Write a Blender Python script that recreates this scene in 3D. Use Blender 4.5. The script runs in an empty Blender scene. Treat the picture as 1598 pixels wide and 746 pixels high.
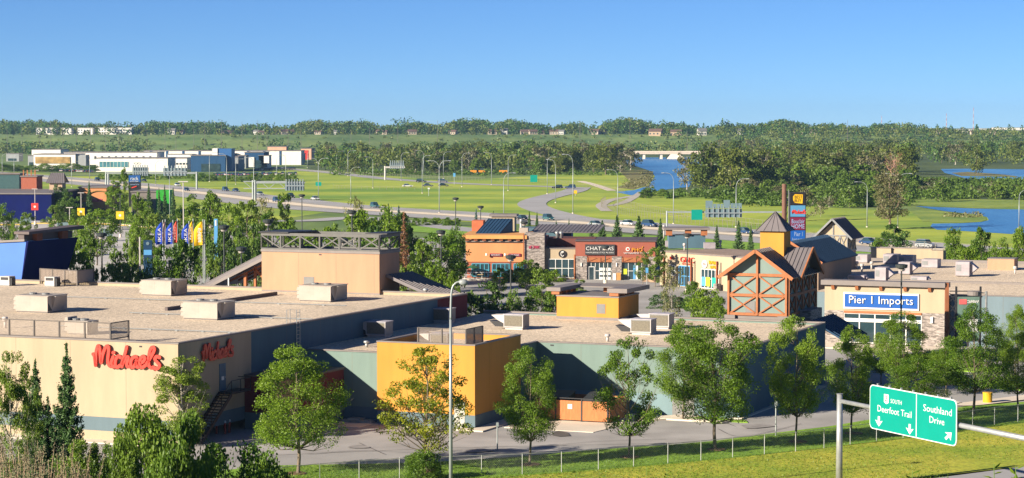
import bpy, math, random
import numpy as np
from math import sin, cos, pi, radians, sqrt, atan2
C = bpy.context.scene.collection
# ---------------------------------------------------------------- camera
FP, CH, TILT = 3440.0, 25.0, math.atan(173/3440.0)
cam = bpy.data.cameras.new('camera'); cam_o = bpy.data.objects.new('camera', cam); C.objects.link(cam_o)
cam.sensor_width = 36; cam.lens = FP/1598*36; cam.clip_end = 40000; cam.clip_start = 1
cam_o.location = (0, 0, CH); cam_o.rotation_euler = (pi/2 - TILT, 0, 0)
bpy.context.scene.camera = cam_o
# ---------------------------------------------------------------- light
SUN_EL, SUN_AZ = radians(20.6), atan2(-.832, -.553)       # direction to the sun, azimuth from +Y towards +X
world = bpy.data.worlds.new('World'); bpy.context.scene.world = world; world.use_nodes = True
nt = world.node_tree; nt.nodes.clear()
sky = nt.nodes.new('ShaderNodeTexSky'); sky.sky_type = 'NISHITA'; sky.sun_disc = False
sky.sun_elevation = SUN_EL; sky.sun_rotation = SUN_AZ; sky.altitude = 5000; sky.air_density = .92; sky.dust_density = 0.0; sky.ozone_density = 7.2
bg = nt.nodes.new('ShaderNodeBackground'); bg.inputs[1].default_value = 0.05
wo = nt.nodes.new('ShaderNodeOutputWorld'); nt.links.new(sky.outputs[0], bg.inputs[0]); nt.links.new(bg.outputs[0], wo.inputs[0])
sl = bpy.data.lights.new('sun', 'SUN'); sl.energy = 5.0; sl.angle = radians(.5); sl.color = (1, .88, .7)
so = bpy.data.objects.new('sun', sl); C.objects.link(so)
from mathutils import Vector, Matrix
sd = Vector((-.832*cos(SUN_EL), -.553*cos(SUN_EL), sin(SUN_EL))); so.rotation_euler = sd.to_track_quat('Z', 'Y').to_euler()
vs = bpy.context.scene.view_settings
vs.view_transform = 'Standard'; vs.look = 'None'; vs.gamma = 1; vs.use_curve_mapping = False; vs.exposure = 1.3
bpy.context.scene.cycles.max_bounces = 6; bpy.context.scene.cycles.transparent_max_bounces = 16

# ---------------------------------------------------------------- where things stand
ct, st = cos(TILT), sin(TILT)
def P(x, y, z=0.):
    "point of the photograph (1598 px wide) at height z -> world"
    a = (x-799)/FP; b = -(y-373)/FP; d = (a, ct+b*st, -st+b*ct); k = (z-CH)/d[2]
    return (d[0]*k, d[1]*k, z)
def PX(x, Y): return (x-799)/FP*Y*1.0
def ZY(y, Y): return CH - (y-200)*Y/FP
class Frame:
    def __init__(s, ox, oy, a): s.ox, s.oy, s.a = ox, oy, a; s.c, s.s = cos(a), sin(a)
    def w(s, u, v): return (s.ox+u*s.c-v*s.s, s.oy+u*s.s+v*s.c)
    def uv(s, x, y): x -= s.ox; y -= s.oy; return (x*s.c+y*s.s, -x*s.s+y*s.c)
    def px(s, x, y, z=0): p = P(x, y, z); return s.uv(p[0], p[1])
WF = Frame(0, 0, 0)
_o = P(278, 535, 8.2)
B = Frame(_o[0], _o[1], atan2(-.3837, .9235))

# ---------------------------------------------------------------- materials
MATS = {}; ALB = 1.0
def _n(nt, t, **k):
    n = nt.nodes.new(t)
    for a, b in k.items(): setattr(n, a, b)
    return n
def mat(name, col, rough=.8, var=.12, scale=1.5, metal=0., bump=0., fine=0., fscale=20., col2=None, stretch=(1, 1, 1), spec=.3, kind='noise', emit=0):
    if name in MATS: return MATS[name]
    col = tuple(c*ALB for c in col); col2 = tuple(c*ALB for c in col2) if col2 else None
    m = bpy.data.materials.new(name); m.use_nodes = True; nt = m.node_tree; L = nt.links.new
    b = nt.nodes['Principled BSDF']; b.inputs['Roughness'].default_value = rough; b.inputs['Metallic'].default_value = metal
    b.inputs['Specular IOR Level'].default_value = spec
    tc = _n(nt, 'ShaderNodeTexCoord'); mp = _n(nt, 'ShaderNodeMapping'); mp.inputs['Scale'].default_value = stretch
    L(tc.outputs['Object'], mp.inputs[0])
    n1 = _n(nt, 'ShaderNodeTexNoise'); n1.inputs['Scale'].default_value = scale; n1.inputs['Detail'].default_value = 5; L(mp.outputs[0], n1.inputs[0])
    r = _n(nt, 'ShaderNodeValToRGB'); c = np.array(col); c2 = np.array(col2) if col2 is not None else None
    lo, hi = (c*(1-var), np.minimum(c*(1+var), 1)) if c2 is None else (c, c2)
    r.color_ramp.elements[0].position = .32; r.color_ramp.elements[1].position = .68
    r.color_ramp.elements[0].color = (*lo, 1); r.color_ramp.elements[1].color = (*hi, 1)
    L(n1.outputs[0], r.inputs[0]); out = r.outputs[0]; last = n1.outputs[0]
    if fine > 0:
        if kind == 'voronoi':
            n2 = _n(nt, 'ShaderNodeTexVoronoi'); n2.inputs['Scale'].default_value = fscale; L(mp.outputs[0], n2.inputs[0])
            sp = _n(nt, 'ShaderNodeSeparateColor'); L(n2.outputs['Color'], sp.inputs[0]); f = sp.outputs[0]; last = n2.outputs['Distance']
        else:
            n2 = _n(nt, 'ShaderNodeTexNoise'); n2.inputs['Scale'].default_value = fscale; n2.inputs['Detail'].default_value = 3; L(mp.outputs[0], n2.inputs[0]); f = n2.outputs[0]; last = f
        mr = _n(nt, 'ShaderNodeMapRange'); mr.inputs[1].default_value = .2 if kind != 'voronoi' else 0; mr.inputs[2].default_value = .8 if kind != 'voronoi' else 1
        mr.inputs[3].default_value = 1-fine; mr.inputs[4].default_value = 1+fine; L(f, mr.inputs[0])
        mx = _n(nt, 'ShaderNodeMix', data_type='RGBA', blend_type='MULTIPLY'); mx.inputs[0].default_value = 1
        L(out, mx.inputs[6]); L(mr.outputs[0], mx.inputs[7]); out = mx.outputs[2]
    L(out, b.inputs['Base Color'])
    if bump > 0:
        bp = _n(nt, 'ShaderNodeBump'); bp.inputs['Strength'].default_value = bump; bp.inputs['Distance'].default_value = .05
        L(last, bp.inputs['Height']); L(bp.outputs[0], b.inputs['Normal'])
    MATS[name] = m; return m
def leafmat(name, c1, c2, trans=.3, scale=.25):
    if name in MATS: return MATS[name]
    m = bpy.data.materials.new(name); m.use_nodes = True; nt = m.node_tree; L = nt.links.new; nt.nodes.clear()
    tc = _n(nt, 'ShaderNodeTexCoord'); n1 = _n(nt, 'ShaderNodeTexNoise'); n1.inputs['Scale'].default_value = scale; n1.inputs['Detail'].default_value = 4
    L(tc.outputs['Object'], n1.inputs[0])
    oi = _n(nt, 'ShaderNodeObjectInfo'); ad = _n(nt, 'ShaderNodeMath', operation='MULTIPLY_ADD'); L(oi.outputs['Random'], ad.inputs[0]); ad.inputs[1].default_value = .5; 
    sb = _n(nt, 'ShaderNodeMath', operation='SUBTRACT'); L(n1.outputs[0], sb.inputs[0]); sb.inputs[1].default_value = .25; L(sb.outputs[0], ad.inputs[2])
    geo = _n(nt, 'ShaderNodeNewGeometry'); a2 = _n(nt, 'ShaderNodeMath', operation='MULTIPLY_ADD'); L(geo.outputs['Random Per Island'], a2.inputs[0]); a2.inputs[1].default_value = .35; L(ad.outputs[0], a2.inputs[2])
    s3 = _n(nt, 'ShaderNodeMath', operation='SUBTRACT'); L(a2.outputs[0], s3.inputs[0]); s3.inputs[1].default_value = .12
    mx = _n(nt, 'ShaderNodeMix', data_type='RGBA'); mx.clamp_factor = True; L(s3.outputs[0], mx.inputs[0]); mx.inputs[6].default_value = (*c1, 1); mx.inputs[7].default_value = (*c2, 1)
    d = _n(nt, 'ShaderNodeBsdfDiffuse'); t = _n(nt, 'ShaderNodeBsdfTranslucent'); g = _n(nt, 'ShaderNodeBsdfGlossy'); g.inputs['Roughness'].default_value = .5; g.inputs[0].default_value = (.5, .5, .5, 1)
    L(mx.outputs[2], d.inputs[0]); L(mx.outputs[2], t.inputs[0])
    ms = _n(nt, 'ShaderNodeMixShader'); ms.inputs[0].default_value = trans; L(d.outputs[0], ms.inputs[1]); L(t.outputs[0], ms.inputs[2])
    m2 = _n(nt, 'ShaderNodeMixShader'); m2.inputs[0].default_value = .04; L(ms.outputs[0], m2.inputs[1]); L(g.outputs[0], m2.inputs[2])
    o = _n(nt, 'ShaderNodeOutputMaterial'); L(m2.outputs[0], o.inputs[0]); MATS[name] = m; return m

# ---------------------------------------------------------------- mesh builder
BOXF = [(0, 3, 2, 1), (4, 5, 6, 7), (0, 1, 5, 4), (1, 2, 6, 5), (2, 3, 7, 6), (3, 0, 4, 7)]
class MB:
    def __init__(s): s.v = []; s.f = []; s.m = []; s.base = None
    def add(s, vs, fs, m=0):
        k = len(s.v); s.v += [tuple(float(c) for c in p) for p in vs]
        for f in fs: s.f.append(tuple(i+k for i in f)); s.m.append(m)
        return s
    def hexa(s, p, m=0): return s.add(p, BOXF, m)       # 4 bottom corners ccw, 4 top corners
    def box(s, x0, x1, y0, y1, z0, z1, m=0):
        if x0 > x1: x0, x1 = x1, x0
        if y0 > y1: y0, y1 = y1, y0
        if z0 > z1: z0, z1 = z1, z0
        return s.hexa([(x0, y0, z0), (x1, y0, z0), (x1, y1, z0), (x0, y1, z0), (x0, y0, z1), (x1, y0, z1), (x1, y1, z1), (x0, y1, z1)], m)
    def prism(s, pts, z0, z1, m=0):
        n = len(pts); vs = [(x, y, z0) for x, y in pts]+[(x, y, z1) for x, y in pts]
        return s.add(vs, [tuple(range(n))[::-1], tuple(range(n, 2*n))]+[(i, (i+1) % n, (i+1) % n+n, i+n) for i in range(n)], m)
    def extr(s, prof, axis, a0, a1, m=0):               # profile (p,z) swept along axis 'x' (p is y) or 'y' (p is x)
        n = len(prof)
        f = (lambda a, p, z: (a, p, z)) if axis == 'x' else (lambda a, p, z: (p, a, z))
        vs = [f(a0, p, z) for p, z in prof]+[f(a1, p, z) for p, z in prof]
        return s.add(vs, [tuple(range(n))[::-1], tuple(range(n, 2*n))]+[(i, (i+1) % n, (i+1) % n+n, i+n) for i in range(n)], m)
    def tube(s, path, r, n=8, m=0, cap=True):
        path = [np.array(p, float) for p in path]; R = r if hasattr(r, '__len__') else [r]*len(path); k0 = len(s.v); N = len(path)
        for i, p in enumerate(path):
            t = path[min(i+1, N-1)]-path[max(i-1, 0)]; t = t/(np.linalg.norm(t)+1e-9)
            a = np.array((1., 0, 0)) if abs(t[0]) < .7 else np.array((0, 1., 0)); b1 = np.cross(t, a); b1 /= np.linalg.norm(b1); b2 = np.cross(t, b1)
            for j in range(n):
                q = p+R[i]*(cos(2*pi*j/n)*b1+sin(2*pi*j/n)*b2); s.v.append(tuple(map(float, q)))
        for i in range(N-1):
            for j in range(n): s.f.append((k0+i*n+j, k0+i*n+(j+1) % n, k0+(i+1)*n+(j+1) % n, k0+(i+1)*n+j)); s.m.append(m)
        if cap: s.f.append(tuple(range(k0+n-1, k0-1, -1))); s.f.append(tuple(range(k0+(N-1)*n, k0+N*n))); s.m += [m, m]
        return s
    def bar(s, a, b, w, h=None, m=0):                   # square bar between two points
        a = np.array(a, float); b = np.array(b, float); h = h or w; t = b-a; t /= np.linalg.norm(t)
        up = np.array((0, 0, 1.)) if abs(t[2]) < .95 else np.array((0, 1., 0)); x = np.cross(t, up); x /= np.linalg.norm(x); y = np.cross(x, t)
        o = [(-1, -1), (1, -1), (1, 1), (-1, 1)]
        return s.hexa([a+x*i*w/2+y*j*h/2 for i, j in o]+[b+x*i*w/2+y*j*h/2 for i, j in o], m)
    def build(s, name, mats, parent=None, smooth=False, label=None, frame=None, base=None, kind=None):
        me = bpy.data.meshes.new(name)
        bs = np.array(parent['_b'] if parent is not None and '_b' in parent else (base or (0, 0, 0)))
        v = np.array(s.v, float)-bs
        me.from_pydata(v.tolist(), [], s.f)
        mats = mats if isinstance(mats, (list, tuple)) else [mats]
        for q in mats: me.materials.append(q)
        if len(mats) > 1: me.polygons.foreach_set('material_index', s.m)
        if smooth: me.polygons.foreach_set('use_smooth', [True]*len(me.polygons))
        o = bpy.data.objects.new(name, me); C.objects.link(o)
        if parent is not None: o.parent = parent; o['_b'] = tuple(float(c) for c in bs)
        elif frame is not None:
            w = frame.w(bs[0], bs[1]); o.location = (w[0], w[1], bs[2]); o.rotation_euler = (0, 0, frame.a); o['_b'] = tuple(float(c) for c in bs)
        if label: o['label'] = label
        if kind: o['kind'] = kind
        return o
def pieces(name, mats, parent, *bx, **k):
    "several separate boxes that are the same part: one object each"
    for b_ in bx: o = MB().box(*b_).build(name, mats, parent, **k)
    return o
def tag(o, label=None, cat=None, group=None, kind=None):
    for k, v in (('label', label), ('category', cat), ('group', group), ('kind', kind)):
        if v: o[k] = v
    return o
def thing(name, label, cat, frame, u, v, z=0, group=None):
    o = bpy.data.objects.new(name, None); C.objects.link(o); w = frame.w(u, v); o.location = (w[0], w[1], z); o.rotation_euler = (0, 0, frame.a)
    o['_b'] = (float(u), float(v), float(z)); o.empty_display_size = .5
    return tag(o, label, cat, group)
def dup(root, loc=None, rotz=None, scale=None, label=None, group=None, cat=None):
    def cp(o, par):
        c = o.copy(); C.objects.link(c); c.parent = par
        for ch in KIDS.get(o.name, []): cp(ch, c)
        return c
    def fill(o):
        if o.name in KIDS: return
        KIDS[o.name] = list(o.children)
        for ch in KIDS[o.name]: fill(ch)
    fill(root); r = cp(root, None)
    if loc is not None: r.location = loc
    if rotz is not None: r.rotation_euler = (0, 0, rotz)
    if scale is not None: r.scale = scale if hasattr(scale, '__len__') else (scale,)*3
    if label: r['label'] = label
    if group: r['group'] = group
    if cat: r['category'] = cat
    return r
KIDS = {}
_tc = {}
def text_geo(t, ext=.1):
    k = (t, ext)
    if k in _tc: return _tc[k]
    cu = bpy.data.curves.new('t', 'FONT'); cu.body = t; cu.size = 1; cu.extrude = ext/2; cu.resolution_u = 2; cu.offset = -0.006
    o = bpy.data.objects.new('t', cu); C.objects.link(o); dg = bpy.context.evaluated_depsgraph_get(); dg.update()
    me = bpy.data.meshes.new_from_object(o.evaluated_get(dg)); v = [tuple(p.co) for p in me.vertices]; f = [tuple(p.vertices) for p in me.polygons]
    bpy.data.objects.remove(o); bpy.data.curves.remove(cu); bpy.data.meshes.remove(me)
    v = np.array(v); v[:, 0] -= v[:, 0].min(); v[:, 1] -= v[:, 1].min(); w = v[:, 0].max(); h = v[:, 1].max(); _tc[k] = (v, f, w, h); return _tc[k]
def add_text(mb, t, o, ax, up, w, h, depth=.06, m=0):
    "text whose lower-left corner is o, drawn along ax (unit 3-vector) and up, filling w x h; depth comes out along ax x up"
    v, f, tw, th = text_geo(t, 1.0); ax = np.array(ax, float); up = np.array(up, float); nn = np.cross(ax, up)
    V = np.array(o)[None]+v[:, :1]/tw*w*ax+v[:, 1:2]/th*h*up+(v[:, 2:3]+.5)*depth*nn
    return mb.add(V.tolist(), f, m)
def add_scribble(mb, o, ax, up, w, h, n, depth=.05, m=0):
    "marks the size of lettering that cannot be read in the photograph"
    ax = np.array(ax, float); up = np.array(up, float); nn = np.cross(ax, up)*depth; o = np.array(o, float); r = random.Random(n*7+int(w*50)); g = w/n
    def st_(x0, z0, x1, z1, t):
        a, b = o+ax*x0+up*z0, o+ax*x1+up*z1; d = b-a; d /= np.linalg.norm(d)+1e-9; s_ = np.cross(nn/depth, d)*t/2
        mb.hexa([a-s_, b-s_, b+s_, a+s_, a-s_+nn, b-s_+nn, b+s_+nn, a+s_+nn], m)
    for i in range(n):
        x = i*g; k = r.randrange(4); hh = h*r.uniform(.75, 1); t = h*.2
        if k != 1: st_(x+g*.2, 0, x+g*.2, hh, t)
        if k in (0, 1): st_(x+g*.1, hh*.9, x+g*.8, hh*.9, t)
        if k in (1, 2): st_(x+g*.15, h*.1, x+g*.8, h*.1, t)
        if k in (0, 3): st_(x+g*.2, hh*.5, x+g*.75, hh*.5, t)
        if k in (2, 3): st_(x+g*.72, 0, x+g*.72, hh*.9, t)
    return mb
def smooth_path(p, k=5):
    p = [np.array(q, float) for q in p]; out = []
    for i in range(len(p)-1):
        a, b, c, d = p[max(i-1, 0)], p[i], p[i+1], p[min(i+2, len(p)-1)]
        for j in range(k):
            t = j/k; out.append(.5*(2*b+(c-a)*t+(2*a-5*b+4*c-d)*t*t+(3*b-a-3*c+d)*t**3))
    out.append(p[-1]); return out
SCRIPT = [[(103, 212), (118, 238), (128, 322)], [(130, 318), (135, 200), (155, 134), (172, 150), (180, 220), (187, 298), (205, 220), (238, 144), (262, 140), (268, 180), (258, 270), (268, 318), (290, 335)],
          [(315, 240), (295, 290), (300, 328), (325, 335)], [(314, 200), (321, 198)], [(390, 247), (365, 235), (340, 270), (335, 318), (355, 340), (388, 322)],
          [(455, 145), (440, 200), (410, 290), (405, 335)], [(408, 320), (438, 260), (465, 242), (470, 260), (455, 310), (465, 338), (492, 332)],
          [(558, 250), (530, 240), (500, 280), (500, 332), (520, 342), (548, 305), (560, 255), (550, 310), (562, 338), (588, 330)],
          [(592, 300), (622, 290), (642, 258), (622, 237), (596, 262), (590, 318), (612, 345), (655, 318)],
          [(655, 318), (700, 250), (735, 190), (738, 160), (715, 152), (692, 190), (680, 270), (684, 328), (708, 352)],
          [(792, 250), (765, 240), (746, 265), (768, 295), (792, 325), (775, 352), (748, 356), (726, 343)]]
def add_script(mb, o, ax, up, W, wd, depth, m=0):
    "the handwritten store name, W metres wide"
    ax = np.array(ax, float); up = np.array(up, float); nn = np.cross(ax, up); s = W/712.0
    for ST in SCRIPT:
        p = [np.array(((x-97)*s, (368-y+.05*(x-97))*s*.92)) for x, y in ST]; p = smooth_path(p, 5); q = []
        for i in range(len(p)):
            t = p[min(i+1, len(p)-1)]-p[max(i-1, 0)]; t /= np.linalg.norm(t)+1e-9; q.append(np.array((-t[1], t[0])))
        L = []; R = []
        def arc(c, n, sg):
            a0 = atan2(n[1], n[0]); return [c+wd/2*np.array((cos(a0+sg*k*pi/6), sin(a0+sg*k*pi/6))) for k in range(1, 6)]
        poly = [a+n*wd/2 for a, n in zip(p, q)]+arc(p[-1], q[-1], -1)+[a-n*wd/2 for a, n in list(zip(p, q))[::-1]]+arc(p[0], -q[0], -1)
        # ribbon as quads (front/back/sides), caps as fans
        f3 = lambda a, d: tuple(np.array(o)+a[0]*ax+a[1]*up+d*nn)
        n = len(p)
        for i in range(n-1):
            a, b, c, d = p[i]+q[i]*wd/2, p[i]-q[i]*wd/2, p[i+1]-q[i+1]*wd/2, p[i+1]+q[i+1]*wd/2
            mb.add([f3(a, 0), f3(b, 0), f3(c, 0), f3(d, 0), f3(a, depth), f3(b, depth), f3(c, depth), f3(d, depth)], [(0, 3, 2, 1), (4, 5, 6, 7), (1, 2, 6, 5), (3, 0, 4, 7)], m)
        for c, nn2, sg in ((p[-1], q[-1], -1), (p[0], -q[0], -1)):
            pts = [c+nn2*wd/2]+arc(c, nn2, sg)+[c-nn2*wd/2]; k = len(pts)
            mb.add([f3(a, 0) for a in pts]+[f3(a, depth-.003) for a in pts], [tuple(range(k)), tuple(range(2*k-1, k-1, -1))]+[(i, i+1, i+1+k, i+k) for i in range(k-1)], m)
    return mb
# ---------------------------------------------------------------- palette
M = {}
M['grass'] = mat('mown_grass', (.14, .25, .025), .95, scale=.022, col2=(.38, .43, .045), fine=.3, fscale=.3, stretch=(.5, 1, 1), bump=.3)
M['meadow'] = mat('meadow', (.075, .14, .035), .95, scale=.02, col2=(.18, .24, .06), fine=.35, fscale=.2)
M['scrubground'] = mat('rough_ground', (.04, .075, .018), .95, scale=.012, col2=(.09, .12, .03), fine=.3, fscale=.1)
M['lawn'] = mat('lawn', (.13, .26, .02), .95, scale=.3, col2=(.22, .36, .035), fine=.35, fscale=5, bump=.5)
M['dryturf'] = mat('dry_turf', (.2, .28, .02), .95, scale=.18, col2=(.42, .39, .045), fine=.45, fscale=3.5, bump=.8)
M['asphalt'] = mat('asphalt', (.31, .3, .295), .9, .2, .1, fine=.1, fscale=14)
M['road'] = mat('highway_asphalt', (.33, .325, .33), .9, .1, .05, fine=.08, fscale=.7)
M['concrete'] = mat('concrete', (.62, .54, .45), .9, .1, .2, fine=.08, fscale=8)
M['median'] = mat('pale_concrete', (.7, .6, .46), .9, .08, .1)
M['path'] = mat('path_asphalt', (.4, .37, .33), .9, .1, .1)
M['line_y'] = mat('yellow_road_paint', (.75, .48, .04), .7, .1, 1)
M['line_w'] = mat('white_road_paint', (.75, .73, .68), .7, .1, 1)
M['reeds'] = mat('riverbank_reeds', (.2, .15, .07), .95, scale=.05, col2=(.13, .16, .04), fine=.3, fscale=.4)
# water
w = bpy.data.materials.new('river_water'); w.use_nodes = True; nt = w.node_tree; b = nt.nodes['Principled BSDF']
b.inputs['Base Color'].default_value = (.05, .15, .33, 1); b.inputs['Roughness'].default_value = .3; b.inputs['Specular IOR Level'].default_value = .35
tc = _n(nt, 'ShaderNodeTexCoord'); n1 = _n(nt, 'ShaderNodeTexNoise'); n1.inputs['Scale'].default_value = .5; n1.inputs['Detail'].default_value = 4
mp = _n(nt, 'ShaderNodeMapping'); mp.inputs['Scale'].default_value = (1, .35, 1); nt.links.new(tc.outputs['Object'], mp.inputs[0]); nt.links.new(mp.outputs[0], n1.inputs[0])
bp = _n(nt, 'ShaderNodeBump'); bp.inputs['Strength'].default_value = .6; bp.inputs['Distance'].default_value = .5; nt.links.new(n1.outputs[0], bp.inputs['Height']); nt.links.new(bp.outputs[0], b.inputs['Normal'])
n3 = _n(nt, 'ShaderNodeTexNoise'); n3.inputs['Scale'].default_value = .02; n3.inputs['Detail'].default_value = 6; m3 = _n(nt, 'ShaderNodeMapping'); m3.inputs['Scale'].default_value = (1, .25, 1)
nt.links.new(tc.outputs['Object'], m3.inputs[0]); nt.links.new(m3.outputs[0], n3.inputs[0]); r3 = _n(nt, 'ShaderNodeValToRGB')
r3.color_ramp.elements[0].position = .35; r3.color_ramp.elements[0].color = (.04, .17, .38, 1); r3.color_ramp.elements[1].position = .65; r3.color_ramp.elements[1].color = (.09, .27, .52, 1)
nt.links.new(n3.outputs[0], r3.inputs[0]); nt.links.new(r3.outputs[0], b.inputs['Base Color']); M['water'] = w

# ---------------------------------------------------------------- terrain: one sheet to the horizon
def sm(a, b, x): t = min(max((x-a)/(b-a), 0), 1); return t*t*(3-2*t)
def hill_near(X, Y):
    "grassy bank on which the photographer stands"
    k = 1-sm(-17.5, -11.5, X)                                  # left: a shoulder that reaches further out
    zl = np.interp(Y, [-200, 0, 55, 88, 104, 128], [23, 22.6, 14.2, 10.9, 7.0, 0]); zr = np.interp(Y, [-200, 0, 40, 75, 100, 118], [23, 22.6, 14.2, 6.5, 1.5, 0])
    dip = sm(-22, -15, X)*.9*sm(60, 85, Y)
    return max(zl-dip, 0)*k+zr*(1-k)
def hill_far(X, Y):
    y0 = 2300+60*sin(X/260)+40*sin(X/97+1)
    z = 17.5*sm(y0, y0+230, Y); z += sm(2700, 9000, Y)*6.6
    return z+(.6*sin(X/60)+.5*sin(X/23+Y/40))*sm(y0, y0+80, Y)*(1-sm(y0+180, y0+260, Y))
def GZ(X, Y): return hill_near(X, Y) if Y < 130 else (hill_far(X, Y) if Y > 2200 else 0.)
xs = sorted(set([-9000, -5000, -2500]+list(range(-1500, 1501, 50))+[2500, 5000, 9000]+[x*1.0 for x in range(-44, 46, 2)]))
ys = sorted(set([-400, -100, -20]+[y*1.0 for y in range(0, 132, 3)]+[132, 160, 250, 400, 700, 1200, 1800]+list(range(2200, 2760, 25))+[3000, 3500, 4500, 6000, 9000, 14000]))
mb = MB(); nx = len(xs)
mb.v = [(x, y, GZ(x, y)) for y in ys for x in xs]
mb.f = [(j*nx+i, j*nx+i+1, (j+1)*nx+i+1, (j+1)*nx+i) for j in range(len(ys)-1) for i in range(nx-1)]; mb.m = [0]*len(mb.f)
g = mb.build('ground', M['meadow'], kind='structure'); tag(g, 'green valley floor and slopes reaching the horizon', 'ground')

def sheet(name, pts, z, m, label, kind='structure', world=False):
    w = [(p[0], p[1]) for p in pts] if world else [P(x, y)[:2] for x, y in pts]
    o = MB().add([(a, b_, z) for a, b_ in w], [tuple(range(len(w)))]).build(name, m, kind=kind)
    n = o.data.polygons[0].normal
    if n.z < 0: o.data.flip_normals()
    return tag(o, label)
def ribbon_pts(path, wd):
    p = smooth_path([np.array(q[:2]) for q in path], 8); L = []; R = []
    for i in range(len(p)):
        t = p[min(i+1, len(p)-1)]-p[max(i-1, 0)]; t /= np.linalg.norm(t); n = np.array((-t[1], t[0])); L.append(p[i]+n*wd/2); R.append(p[i]-n*wd/2)
    return p, L, R
def ribbon(name, px, wd, z, m, label, world=False, kerb=None, kind='structure'):
    path = px if world else [P(x, y) for x, y in px]
    p, L, R = ribbon_pts(path, wd); n = len(p); mb = MB()
    mb.add([(*q, z) for q in L]+[(*q, z) for q in R], [(i, i+n, i+n+1, i+1) for i in range(n-1)])
    return tag(mb.build(name, m, kind=kind), label)

# colour zones of the valley floor
sheet('rough_ground', [(480, 236), (1598+400, 236), (1598+400, 322), (1440, 320), (1230, 322), (1180, 309), (1060, 303), (1040, 286), (960, 250), (900, 272), (480, 272)], .03, M['scrubground'], 'dark scrubby ground under the riverside woods')
sheet('mown_grass', [(430, 262), (560, 270), (700, 283), (900, 270), (1010, 266), (1022, 275), (1010, 290), (985, 300), (1075, 302), (1200, 310), (1300, 325), (1445, 330), (1598+300, 372), (1598+300, 430), (1440, 400), (1160, 372), (1000, 362), (700, 345), (500, 325), (400, 300)], .06, M['grass'], 'broad mown grass beside the highway')
sheet('mown_grass', [(-150, 262), (60, 270), (200, 286), (150, 292), (-150, 292)], .055, M['grass'], 'strip of bright grass beyond the highway at left')
sheet('mown_grass', [(-300, 275), (250, 275), (460, 290), (520, 330), (420, 345), (-300, 345)], .04, M['grass'], 'grass around the highway at left')
sheet('riverbank', [(1300, 312), (1420, 309), (1598+250, 318), (1598+250, 334), (1598, 328), (1520, 325), (1430, 321), (1300, 325)], .07, mat('bright_bank_grass', (.12, .2, .03), .95, scale=.05, col2=(.25, .31, .05), fine=.3, fscale=.5), 'bright green grassy bank beyond the near water')
# river
sheet('river', [(968, 246), (980, 256), (1000, 262), (1018, 268), (1022, 276), (1012, 290), (990, 297), (960, 300), (985, 305), (1012, 300), (1040, 296), (1075, 292), (1085, 275), (1105, 262), (1110, 246)], .1, M['water'], 'blue river bending below the bridge')
sheet('river', [(1468, 264), (1510, 263.5), (1598+300, 268), (1598+300, 288), (1598, 285), (1540, 284), (1505, 278), (1474, 270)], .1, M['water'], 'upper blue channel of the river at right')
sheet('sandbar', [(1485, 270), (1510, 268.5), (1560, 272), (1588, 275.5), (1586, 277), (1540, 275.5), (1500, 275)], .13, M['reeds'], 'low brown gravel bar in the river')
sheet('river', [(1428, 322), (1460, 323.5), (1520, 326), (1598+350, 334), (1598+350, 390), (1598, 367), (1520, 362), (1462, 359), (1452, 354), (1455, 349.5), (1500, 349), (1532, 347), (1543, 344), (1540, 339), (1520, 335), (1475, 330)], .1, M['water'], 'near blue bend of the river at lower right')
sheet('riverbank', [(1475, 330.5), (1500, 333), (1520, 335), (1538, 339), (1540, 344), (1531, 347), (1500, 348.6), (1470, 348), (1440, 346), (1420, 330), (1440, 327)], .125, mat('bright_bank_grass', (.12, .2, .03)), 'brownish reedy tip of the grass spit')
sheet('riverbank', [(965, 266), (1005, 265), (1019, 269), (1019, 277), (1009, 289), (988, 296), (962, 293), (985, 285)], .13, M['reeds'], 'brown reeds on the grassy river point')
# highway
hw = [(-60, 268), (100, 281), (200, 290), (300, 300), (400, 312), (500, 323), (600, 330), (700, 336), (800, 342), (900, 348), (1000, 356), (1160, 367), (1300, 378), (1440, 389), (1598, 400), (1750, 410)]
hww = [P(*p) for p in hw]
ribbon('highway', hww, 36, .16, M['road'], 'wide grey highway crossing the valley', True)
ribbon('highway_median', hww, 7, .2, M['median'], 'pale concrete median of the highway', True)
for dx, lab in ((17.2, 'near'), (-17.2, 'far'), ):
    pass
def offset(path, d):
    p, L, R = ribbon_pts(path, 2*d); return L[::8]
for d, mm, nm in ((5.2, 'line_y', 'inner'), (15.6, 'line_w', 'outer')):
    for s, sd_ in ((1, 'far'), (-1, 'near')):
        p, L, R = ribbon_pts(hww, 2*d); q = (L if s > 0 else R)
        ribbon('road_line', q[::8], .22, .24, M[mm], f'{nm} edge line of the {sd_} highway lanes', True)
mb = MB()
p, L, R = ribbon_pts(hww, 21)
for q in (L, R):
    for i in range(len(q)-1):
        a, b_ = q[i], q[i+1]; d = np.linalg.norm(b_-a); n = int(d//12)
        for k in range(n):
            c = a+(b_-a)*(k*12/d); e = a+(b_-a)*((k*12+3)/d); t = (b_-a)/d; nn = np.array((-t[1], t[0]))*.09
            mb.add([(*(c-nn), .24), (*(e-nn), .24), (*(e+nn), .24), (*(c+nn), .24)], [(0, 1, 2, 3)])
tag(mb.build('lane_dashes', M['line_w'], kind='structure'), 'dashed lane lines on the highway')
ribbon('slip_road', [(380, 345), (480, 345), (560, 340), (640, 348), (720, 358), (800, 366)], 9, .14, M['road'], 'narrow road between the shops and the highway')
ribbon('service_road', [(430, 262), (520, 270), (600, 279), (680, 284.5), (760, 288.5), (840, 291), (905, 293.5)], 11, .15, M['road'], 'far road running to the river crossing')
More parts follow.
